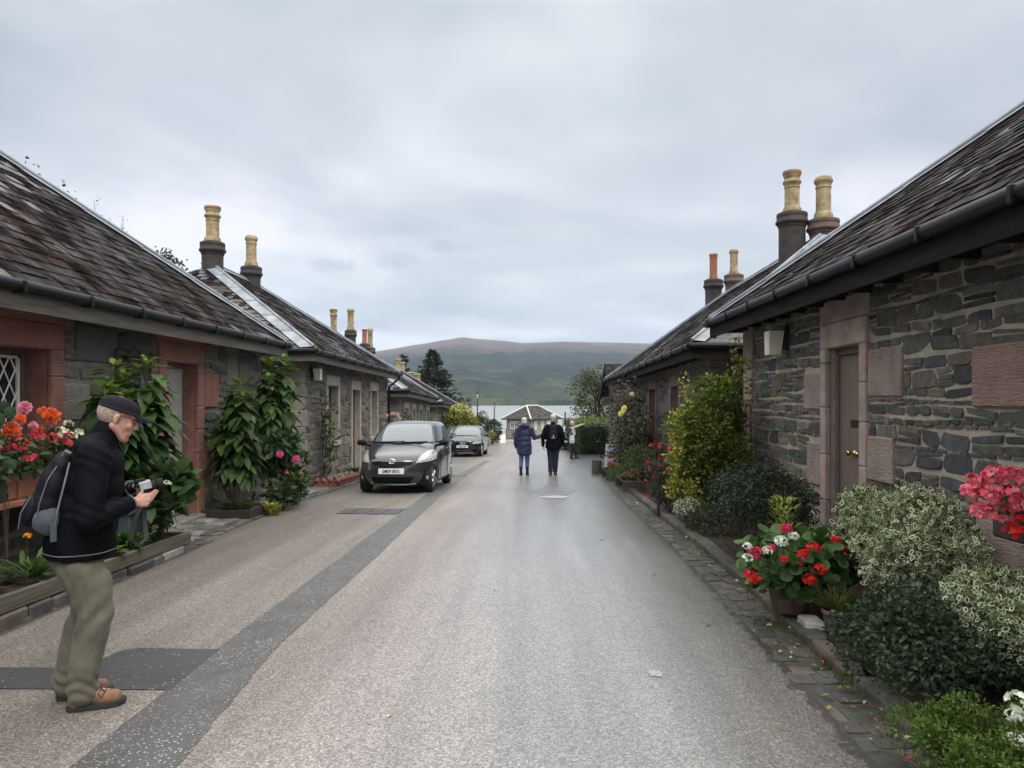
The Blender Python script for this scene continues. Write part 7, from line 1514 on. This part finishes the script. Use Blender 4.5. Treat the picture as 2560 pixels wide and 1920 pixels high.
# ======================= the man with the camera (local: x forward, y left, z up)
def camera_man():
    t0 = MB(); t = None
    loc = V3(-2.425, 4.13, 0); rz = R(30)
    Hc = V3(.112, .0, 1.580); H = headM(Hc, R(4), R(17)); nk = V3(.055, 0, 1.45)
    sN, eN, wN = V3(.005, -.19, 1.375), V3(-.03, -.275, 1.055), V3(.165, -.125, 1.10); sF, eF, wF = V3(.005, .19, 1.375), V3(.0, .27, 1.09), V3(.175, .075, 1.165)
    hN, kN, aN = V3(-.065, -.085, .88), V3(.005, -.115, .49), V3(-.06, -.105, .09); hF, kF, aF = V3(-.065, .085, .88), V3(-.035, .095, .49), V3(-.13, .10, .09)
    mb = MB(); head(mb, H, nk); mb.rcone(nk, V3(.0, 0, 1.36), .06, .10); mb.rcone(V3(0, -.1, 1.34), V3(0, .1, 1.34), .09, .09); mb.rcone(V3(0, 0, 1.3), V3(-.06, 0, .95), .12, .12)
    for s_, e_, w_ in ((sN, eN, wN), (sF, eF, wF)): mb.rcone(V3(0, s_.y * .5, 1.36), s_, .07, .05); mb.rcone(s_, e_, .048, .04); mb.rcone(e_, w_, .038, .027)
    for h_, k_, a_ in ((hN, kN, aN), (hF, kF, aF)): mb.rcone(V3(-.06, h_.y * .5, .93), h_, .09, .08); mb.rcone(h_, k_, .075, .052); mb.rcone(k_, a_, .05, .036); mb.rcone(a_, a_ + V3(.12, 0, -.03), .035, .03)
    hand(mb, wN + (wN - eN).normalized() * .02, (.85, .30, .10), (-.1, -.75, -.65), (.15, .25, .95), .55, 1.02); hand(mb, wF + (wF - eF).normalized() * .01, (.80, -.35, .25), (-.25, .35, .9), (.1, -.9, .3), .7, 1.02)
    body = remesh(mb, 'person', MAT['skin'], None, .0045, 2); body.location = loc; body.rotation_euler = (0, 0, rz); t = body
    tag(t, 'man in a black jacket, dark cap and olive trousers looking down at a camera', 'person')
    face_parts(t, H)
    # cropped hair round the back of the head
    mb = MB(); mb.ell(H @ V3(-.016, 0, .020), (.0945, .078, .088), H.to_3x3(), 24, 16); o = mb.build('hair', MAT['greyhair'], t, smooth=True, world=False)
    me = o.data; Hi = H.inverted(); import bmesh; bm = bmesh.new(); bm.from_mesh(me); bmesh.ops.delete(bm, geom=[f for f in bm.faces if (lambda q: q.x > -.0 + .25 * max(0, q.z) or q.z < -.045)(Hi @ f.calc_center_median())], context='FACES'); bm.to_mesh(me); bm.free()
    # cap
    mb = MB(); nu, nv = 28, 9; rows = []
    for j in range(nv + 1):
        u = j / nv; row = []
        for i in range(nu):
            a = 6.283 * i / nu; ph = u * 1.45; rr = math.cos(ph); fx = .118 if math.cos(a) > 0 else .104; z = .034 + .082 * math.sin(ph) ** .8 - .008 * math.cos(a) * (1 - u)
            row.append(mb.v(H @ V3(-.008 + fx * rr ** .8 * math.cos(a), .088 * rr ** .8 * math.sin(a), z)))
        if rows: mb.bridge(rows[-1], row)
        rows.append(row)
    mb.f(*rows[-1]); b0 = [mb.v(H @ V3(-.008 + (.116 if math.cos(6.283 * i / nu) > 0 else .102) * .97 * math.cos(6.283 * i / nu), .085 * math.sin(6.283 * i / nu), .030 - .008 * math.cos(6.283 * i / nu))) for i in range(nu)]; mb.bridge(rows[0], b0)
    cap = mb.build('cap', MAT['capcloth'], t, smooth=True, world=False); mb = MB(); g0 = None
    for j in range(7):
        u = j / 6; a = []; b_ = []
        for i in range(13):
            s_ = -1 + i / 6; y = .082 * s_ * (1 - .12 * u); x = .062 + .052 * math.sqrt(max(0, 1 - s_ * s_ * .9)) + u * .082 * math.sqrt(max(.02, 1 - abs(s_) ** 2.6)); z = .036 - .014 * u - .026 * s_ * s_ + .006
            a.append(mb.v(H @ V3(x, y, z))); b_.append(mb.v(H @ V3(x, y, z - .005)))
        if g0:
            for i in range(12): mb.f(g0[0][i], g0[0][i + 1], a[i + 1], a[i]); mb.f(g0[1][i], b_[i], b_[i + 1], g0[1][i + 1])
        if j == 6: [mb.f(a[i], a[i + 1], b_[i + 1], b_[i]) for i in range(12)]
        g0 = (a, b_)
    mb.build('brim', MAT['capcloth'], cap, smooth=True, world=False)
    # glasses
    mb = MB()
    for sg in (-1, 1):
        mb.tube([H @ V3(-.01, sg * .083, .008), H @ V3(.05, sg * .075, .008), H @ V3(.094, sg * .058, .004)], .0022, 5); torus_pts = [H @ V3(.098 - .012 * abs(math.cos(a)), sg * .033 + .024 * math.cos(a), -.004 + .017 * math.sin(a)) for a in np.linspace(0, 6.283, 17)]; mb.tube(torus_pts, .0018, 5)
    mb.tube([H @ V3(.1, -.010, .0), H @ V3(.1, .010, .0)], .002, 5); mb.build('glasses', MAT['iron'], t, world=False)
    # jacket
    mb = MB(); E = lambda c, r, py=0: mb.ell(c, r, Matrix.Rotation(py, 3, 'Y'), 22, 14)
    g0 = None
    for zz_, cx, rx, ry in ((.815, -.068, .160, .198), (.82, -.068, .170, .208), (.90, -.066, .172, .210), (.98, -.060, .168, .205), (1.06, -.045, .165, .205)):
        g1 = [mb.v(V3(cx + rx * math.cos(6.283 * k / 28), ry * math.sin(6.283 * k / 28), zz_)) for k in range(28)]
        if g0: mb.bridge(g0, g1)
        else: mb.f(*g1)
        g0 = g1
    mb.f(*g0)
    E((-.065, 0, .985), (.160, .198, .10), .0); E((-.040, 0, 1.08), (.162, .200, .16), .1); E((-.012, 0, 1.20), (.162, .200, .17), .12); E((.012, 0, 1.31), (.142, .195, .13), .2); E((.0, 0, 1.40), (.11, .185, .075), .3); E((.03, 0, 1.435), (.085, .13, .06), .3)
    mb.rcone(V3(.035, 0, 1.44), V3(.068, 0, 1.505), .080, .074); 
    for s_, e_, w_ in ((sN, eN, wN), (sF, eF, wF)):
        mb.rcone(V3(.0, s_.y * .75, 1.385), s_, .085, .082); mb.rcone(s_, e_, .083, .072); d = (w_ - e_).normalized(); mb.rcone(e_, w_ - d * .03, .071, .047); mb.rcone(w_ - d * .05, w_ + d * .002, .048, .042)
    def jw(c):
        x, y, z = c[:, 0], c[:, 1], c[:, 2]; arm = np.abs(y) > .17
        return np.where(arm, .002 * np.sin(z * 55 + 60 * x + 18 * y + 3 * np.sin(z * 23)), .004 * np.sin(z * 30 + 24 * x + 4 * np.sin(y * 14)) * np.clip((1.25 - z) / .2, 0, 1)) 
    jk = remesh(mb, 'jacket', MAT['blackjacket'], t, .008, 4, .010, 5.5, 3, jw)
    mb = MB(); co_ = np.array([v.co[:] for v in jk.data.vertices]); co_ = co_[(co_[:, 2] > .838) & (co_[:, 2] < .87) & (np.abs(co_[:, 1]) < .215)]; an_ = np.arctan2(co_[:, 1], co_[:, 0] + .068); rr_ = np.hypot(co_[:, 1], co_[:, 0] + .068)
    pts = []
    for a in np.linspace(-math.pi, math.pi, 33):
        dd = np.abs((an_ - a + math.pi) % (2 * math.pi) - math.pi); q = rr_[dd < .15].max() if (dd < .15).any() else .18; pts.append(V3(-.068 + q * math.cos(a), q * math.sin(a), .850))
    mb.tube(pts, .0032, 6); mb.build('hem_piping', MAT['piping'], jk, world=False)
    for e_, w_ in ((eN, wN), (eF, wF)):
        d = (w_ - e_).normalized(); mb = MB(); g = mb.ring(w_ + d * .006, d, .0455, 18); g2 = mb.ring(w_ + d * .012, d, .0455, 18); g3 = mb.ring(w_ + d * .012, d, .036, 18); mb.bridge(g, g2); mb.bridge(g2, g3); mb.build('cuff_piping', MAT['piping'], jk, world=False)
    # trousers
    mb = MB(); mb.ell((-.066, 0, .845), (.140, .165, .10), None, 20, 12); mb.ell((-.095, 0, .80), (.115, .155, .10), None, 20, 12)
    for h_, k_, a_, sg in ((hN, kN, aN, -1), (hF, kF, aF, 1)):
        mb.rcone(h_ + V3(-.005, 0, -.10), V3((h_.x + k_.x) / 2 + .01, (h_.y + k_.y) / 2, .66), .112, .106); mb.rcone(V3((h_.x + k_.x) / 2 + .01, (h_.y + k_.y) / 2, .68), k_ + V3(.0, 0, .0), .108, .094); mb.rcone(k_, V3((k_.x + a_.x) / 2 - .015, (k_.y + a_.y) / 2, .27), .092, .082); mb.rcone(V3((k_.x + a_.x) / 2 - .015, (k_.y + a_.y) / 2, .27), a_ + V3(.0, 0, .035), .082, .076); mb.rcone(a_ + V3(.0, 0, .05), a_ + V3(.005, 0, .0), .076, .079)
    def tw(c):
        x, y, z = c[:, 0], c[:, 1], c[:, 2]
        return .006 * np.sin(z * 95 + 42 * x + 3 * np.sin(y * 40)) * np.exp(-((z - .12) / .07) ** 2) + .007 * np.sin(z * 42 - 55 * x + 20 * y) * np.exp(-((z - .50) / .09) ** 2) + .005 * np.sin(z * 22 + 40 * x) * np.exp(-((z - .73) / .12) ** 2)
    remesh(mb, 'trousers', MAT['olive'], t, .009, 5, .008, 7, 8, tw)
    for hl, L in ((V3(-.135, -.105, .0), .292), (V3(-.19, .10, .0), .285)):
        sh = shoe('shoe', t, hl, (1, -.06), L, MAT['brownshoe']); mb = MB(); f = hl + V3(L * .56, 0, .105)
        for k in range(3): mb.tube([f + V3(.022 * k, -.030, -.010 - .012 * k), f + V3(.022 * k + .01, 0, .004 - .012 * k), f + V3(.022 * k, .030, -.010 - .012 * k)], .003, 5)
        mb.tube([f + V3(0, 0, .0), f + V3(-.012, -.036, -.022), f + V3(.004, -.047, -.045), f + V3(.02, -.034, -.02), f], .003, 5); mb.build('lace', MAT['blackboot'], sh, world=False)
    W = Matrix.Translation(loc) @ Matrix.Rotation(rz, 4, 'Z')
    # camera held in both hands
    ct = thing('handheld_camera', 'black camera with a silver-grey side held by the man in the dark cap', 'camera', W @ V3(.235, -.02, 1.165), rz); Rm = Matrix.Rotation(R(-14), 3, 'Y'); L = lambda x, y, z: Rm @ V3(x, y, z)
    mb = MB(); mb.T = L; mb.box(-.035, .035, -.065, .065, -.042, .042, .010); mb.box(-.03, .028, -.028, .028, .04, .062, .008); mb.build('body', MAT['blackplastic'], ct, world=False)
    mb = MB(); mb.T = L; mb.box(-.012, .050, -.0665, .010, .0, .046, .004); mb.build('silver_panel', MAT['packsilver'], ct, world=False)
    mb = MB(); a = L(.035, .0, -.002); d = L(1, 0, 0); mb.lathe([(.034, 0), (.036, .01), (.036, .035), (.033, .04), (.038, .045), (.038, .078), (.030, .078), (.028, .07), (.001, .065)], a, 22, d); autosmooth(mb.build('lens', MAT['blackplastic'], ct, world=False), 35)
    mb = MB(); pts = [L(-.02, -.066, .02), L(-.03, -.08, -.08), V3(-.05, -.07, -.18), V3(-.06, -.05, -.27), V3(-.02, -.03, -.31), V3(.02, -.02, -.28), V3(.01, 0, -.15), L(0, .03, -.03)]
    g0 = None
    for i, p in enumerate(pts): g = [mb.v(Vector(p) + V3(dx, 0, dz)) for dx, dz in ((-.012, 0), (.012, 0))]; (mb.f(g0[0], g0[1], g[1], g[0]) if g0 else None); g0 = g
    o = mb.build('strap', MAT['strap'], ct, world=False); s = o.modifiers.new('t', 'SOLIDIFY'); s.thickness = .004
    mb = MB(); wd = (wF - eF).normalized(); mb.lathe([(.030, -.012), (.032, -.01), (.032, .01), (.030, .012)], wF + wd * .016, 18, wd, caps=False); mb.build('wrist_watch', MAT['iron'], t, world=False)
    # backpack
    bp = thing('backpack', 'black and grey backpack on the back of the man in the cap', 'backpack', W @ V3(-.20, 0, 1.2), rz); O = V3(-.20, 0, 1.2); mb = MB(); E = lambda c, r, py: mb.ell(V3(*c) - O, r, Matrix.Rotation(py, 3, 'Y'), 20, 14)
    E((-.222, 0, 1.11), (.082, .125, .14), .22); E((-.195, 0, 1.21), (.078, .128, .14), .25); E((-.158, 0, 1.31), (.058, .108, .085), .3); E((-.222, 0, 1.045), (.085, .12, .07), .1)
    remesh(mb, 'bag', MAT['pack'], bp, .009, 5, .004, 10, 5); mb = MB(); E((-.292, 0, 1.085), (.045, .10, .095), .2); remesh(mb, 'front_pocket', MAT['pack'], bp, .009, 4, .003, 10, 6)
    mb = MB(); E((-.210, -.108, 1.03), (.075, .045, .075), .1); remesh(mb, 'side_pocket', MAT['packgrey'], bp, .008, 3, .006, 18, 7)
    mb = MB(); mb.tube([V3(-.16, -.085, 1.345) - O, V3(-.215, -.13, 1.25) - O, V3(-.25, -.142, 1.13) - O, V3(-.262, -.135, 1.05) - O], .0032, 5); mb.build('zip', MAT['piping'], bp, world=False)
    mb = MB(); mb.tube([V3(-.29, -.085, 1.17) - O, V3(-.335, -.10, 1.08) - O, V3(-.345, -.09, 1.0) - O], .003, 5); mb.build('zip', MAT['piping'], bp, world=False)
    mb = MB(); mb.tube([V3(-.15, -.06, 1.37) - O, V3(-.135, -.07, 1.40) - O, V3(-.11, -.075, 1.385) - O], .009, 6); mb.build('grab_loop', MAT['piping'], bp, world=False)
    for sg in (-1,):
        mb = MB(); mb.tube([V3(-.115, -.12, 1.34) - O, V3(-.14, -.16, 1.22) - O, V3(-.17, -.175, 1.08) - O, V3(-.18, -.165, .99) - O], .0055, 6); mb.build('strap', MAT['piping'], bp, world=False); mb = MB(); mb.box(-.0, .03, -.185, -.175, -.27, -.17, .003); mb.build('strap_end', MAT['packgrey'], bp, world=False)
MAT['packsilver'] = simple('silver_camera_top', (.42, .43, .46), .35, .3, var=.2, vs=40)
camera_man()
# ======================= walkers (local x forward, y left)
def walker(label, loc, rz, s, J, top, trou, hairm, coatlen, shoes, armc=None, hem=.16, long_hair=0, gilet=None, feet=None):
    g = lambda *p: V3(*p) * s
    Hc = g(*J['head']); H = headM(Hc, J.get('yaw', 0), J.get('pitch', .05)); H = H @ Matrix.Scale(s, 4); nk = g(.0, 0, 1.42)
    mb = MB(); head(mb, H, nk, 1.0 * s if False else s)
    mb.rcone(nk, g(-.01, 0, 1.34), .06 * s, .10 * s); mb.rcone(g(-.01, -.11, 1.36), g(-.01, .11, 1.36), .08 * s, .08 * s); mb.rcone(g(-.01, 0, 1.3), g(-.01, 0, .95), .11 * s, .12 * s)
    for k in ('L', 'R'):
        S, E_, W_ = (g(*p) for p in J['arm' + k]); mb.rcone(g(-.01, 0, 1.36), S, .07 * s, .05 * s); mb.rcone(S, E_, .046 * s, .038 * s); mb.rcone(E_, W_, .037 * s, .026 * s); d = (W_ - E_).normalized(); hd_ = J.get('hand' + k, ((d.x, d.y, d.z), (0, 1 if k == 'L' else -1, .2), (1, 0, .1), .5)); hand(mb, W_ + d * .012, *hd_, s=s)
        h_, k_, a_ = (g(*p) for p in J['leg' + k]); mb.rcone(g(-.01, h_.y / s * .5, .93), h_, .10 * s, .085 * s); mb.rcone(h_, k_, .08 * s, .053 * s); mb.rcone(k_, a_, .052 * s, .036 * s); mb.rcone(a_, a_ + g(.10, 0, -.04), .034 * s, .028 * s)
    t = remesh(mb, 'person', MAT['skin'], None, .0075, 2); t.location = loc; t.rotation_euler = (0, 0, rz); tag(t, label, 'person'); face_parts(t, H)
    mb = MB(); mb.ell(H @ V3(-.02, 0, .034), tuple(x * s for x in (.100, .084, .094)), H.to_3x3(), 22, 14)
    if long_hair: mb.ell(H @ V3(-.045, 0, -.03), tuple(x * s for x in (.066, .082, .085)), H.to_3x3(), 18, 12)
    else: mb.ell(H @ V3(-.05, 0, -.02), tuple(x * s for x in (.048, .066, .06)), H.to_3x3(), 18, 12)
    import bmesh
    o = remesh(mb, 'hair', MAT[hairm], t, .008, 2, .004, 40, 2); Hi = H.inverted(); bm = bmesh.new(); bm.from_mesh(o.data); bmesh.ops.delete(bm, geom=[v for v in bm.verts if (lambda q: q.x > .045 + .35 * max(0, q.z - .06) and q.z < .10)(Hi @ v.co)], context='VERTS'); bm.to_mesh(o.data); bm.free()
    mb = MB(); E = lambda c, r: mb.ell(g(*c), tuple(x * s for x in r), None, 20, 12); w_ = J.get('w', 1.0)
    E((-.01, 0, 1.36), (.115 * w_, .195 * w_, .09)); E((0, 0, 1.22), (.150 * w_, .205 * w_, .18)); E((-.005, 0, 1.05), (.155 * w_, .200 * w_, .18)); E((-.01, 0, .92), (.165 * w_, .205 * w_, .14)); mb.rcone(g(-.01, 0, 1.40), g(-.0, 0, 1.47), .085 * s, .075 * s)
    z = .90
    while z > coatlen: E((-.01, 0, z), (.155 * w_ + .02, .205 * w_ + hem * (.9 - z) * .25, .08)); z -= .05
    def sleeves(m_):
        for k in ('L', 'R'):
            S, E_, W_ = (g(*p) for p in J['arm' + k]); m_.rcone(g(-.01, S.y / s * .7, 1.37), S, .085 * s, .08 * s); m_.rcone(S, E_, .079 * s, .066 * s); m_.rcone(E_, W_, .064 * s, .046 * s)
    if gilet is None: sleeves(mb)
    jk = remesh(mb, 'coat' if gilet is None else 'gilet', MAT[top], t, .011, 5, .010, 8, 4, lambda c: .002 * np.sin(c[:, 2] * 38 + c[:, 1] * 19))
    if gilet: mb = MB(); sleeves(mb); remesh(mb, 'jumper', MAT[gilet], t, .010, 3, .005, 12, 2)
    mb = MB(); mb.ell(g(-.01, 0, .90), tuple(x * s for x in (.13, .165, .12)), None, 18, 12); lw = J.get('lw', 1.0)
    for k in ('L', 'R'):
        h_, k_, a_ = (g(*p) for p in J['leg' + k]); mb.rcone(h_, k_, .105 * s * lw, .075 * s * lw); mb.rcone(k_, a_ + g(0, 0, J.get('cuff', .02)), .074 * s * lw, .062 * s * lw)
    remesh(mb, 'trousers', MAT[trou], t, .010, 4, .006, 9, 5)
    for k in ('L', 'R'):
        a_ = g(*J['leg' + k][2]); mt, L, hi = shoes; fw = J.get('foot' + k, (1, 0)); shoe('boot' if hi > .05 else 'shoe', t, a_ + V3(-.07 * fw[0], -.07 * fw[1], -a_.z + J.get('lift' + k, 0)), fw, L, MAT[mt], hi=hi)
    return t
yW = 21.1
W1 = walker('white-haired woman in a long navy coat and blue jeans walking away', (at(1311, 0, yW).x, yW, gz(yW)), R(88), .965, dict(head=(.0, 0, 1.59), yaw=-.1, armL=((-.01, .19, 1.34), (-.04, .26, 1.08), (.02, .25, .84)), armR=((-.01, -.20, 1.36), (.0, -.30, 1.10), (.10, -.54, 1.19)), legL=((0, .085, .88), (.02, .095, .48), (-.04, .10, .09)), legR=((0, -.085, .88), (.04, -.085, .48), (.06, -.085, .08)), w=1.03, lw=.92, cuff=.12), 'navycoat', 'jeans', 'whitehair', .62, ('blackboot', .25, .14), long_hair=1, hem=.25)
mb = MB(); mb.ell(V3(-.085, 0, 1.40), (.085, .15, .07), Matrix.Rotation(.5, 3, 'Y'), 18, 10); mb.ell(V3(-.07, 0, 1.44), (.08, .11, .04), None, 18, 10); remesh(mb, 'hood', MAT['navycoat'], W1, .010, 3, .006, 14, 1)
W2 = walker('white-haired man in a black jacket and dark navy trousers walking away with a backpack', (at(1383, 0, yW).x, yW, gz(yW)), R(87), 1.0, dict(head=(.03, 0, 1.62), armL=((-.01, .205, 1.335), (-.03, .295, 1.09), (.03, .29, .85)), armR=((-.01, -.205, 1.335), (-.02, -.285, 1.09), (.06, -.27, .86)), legL=((0, .095, .90), (.01, .085, .49), (-.02, .075, .09)), legR=((0, -.095, .90), (.03, -.075, .49), (.05, -.06, .09)), w=1.10, lw=1.06), 'blackjacket', 'navytrouser', 'whitehair', .76, ('brownboot', .28, .0), hem=.25)
bp = thing('backpack', 'slim black backpack with a small white logo on the walking man', 'backpack', (W2.location.x, yW - .22, gz(yW) + 1.2), R(87)); mb = MB(); mb.ell((0, 0, -.05), (.065, .125, .17), None, 18, 12); mb.ell((.01, 0, .10), (.05, .10, .13), None, 18, 12); remesh(mb, 'bag', MAT['pack'], bp, .010, 3, .004, 10, 3)
mb = MB(); mb.ell((-.05, 0, -.12), (.03, .10, .09), None, 16, 10); remesh(mb, 'pocket', MAT['pack'], bp, .010, 3)
mb = MB(); mb.f(mb.v((-.084, -.012, -.085)), mb.v((-.084, .012, -.085)), mb.v((-.082, .003, -.035)), mb.v((-.082, -.003, -.035)))
for k in range(5): mb.box(-.0865, -.083, -.038 + k * .017, -.026 + k * .017, -.128, -.104 - .008 * (k % 2), .001)
mb.build('logo', MAT['whitemark'], bp, world=False)
yP = 31.9
W3 = walker('fair-haired woman in a dark gilet pointing to the right, a pale bag on her arm', (at(1430, 0, yP).x, yP, gz(yP)), R(12), .955, dict(head=(.02, 0, 1.59), yaw=-.25, armR=((-.01, -.19, 1.37), (.04, -.24, 1.10), (.02, -.12, 1.26)), armL=((-.01, .19, 1.37), (.26, .20, 1.43), (.50, .16, 1.53)), handL=((1, -.1, .25), (0, .2, 1), (0, -1, 0), .12), legL=((0, .085, .88), (.10, .09, .49), (.22, .09, .085)), legR=((0, -.085, .88), (-.02, -.09, .48), (-.06, -.09, .085)), lw=.9, footL=(1, .15), footR=(.5, -.85)), 'gilet', 'blacktrouser', 'whitehair', .86, ('blackboot', .25, .0), gilet='creamtop', hem=.1)
mb = MB(); mb.lathe([(.062, 0), (.07, .03), (.06, .06)], (.01, 0, 1.36), 16); mb.build('scarf', MAT['gilet'], W3, smooth=True, world=False)
bg_ = thing('handbag', 'pale blue shopping bag hanging from the pointing woman’s arm', 'bag', (W3.location.x - .02, yP - .34, gz(yP) + .88), R(12)); mb = MB(); mb.lathe([(.10, -.20), (.125, -.19), (.135, -.05), (.11, .13), (.09, .14)], (0, 0, 0), 4, ph=.785); mb2 = remesh(mb, 'bag_body', MAT['bagblue'], bg_, .010, 3, .006, 12, 2); mb = MB(); mb.tube([(-.07, 0, .13), (-.05, .02, .26), (0, .04, .33), (.05, .02, .26), (.07, 0, .13)], .010, 6); mb.build('handle', MAT['bagblue'], bg_, world=False)
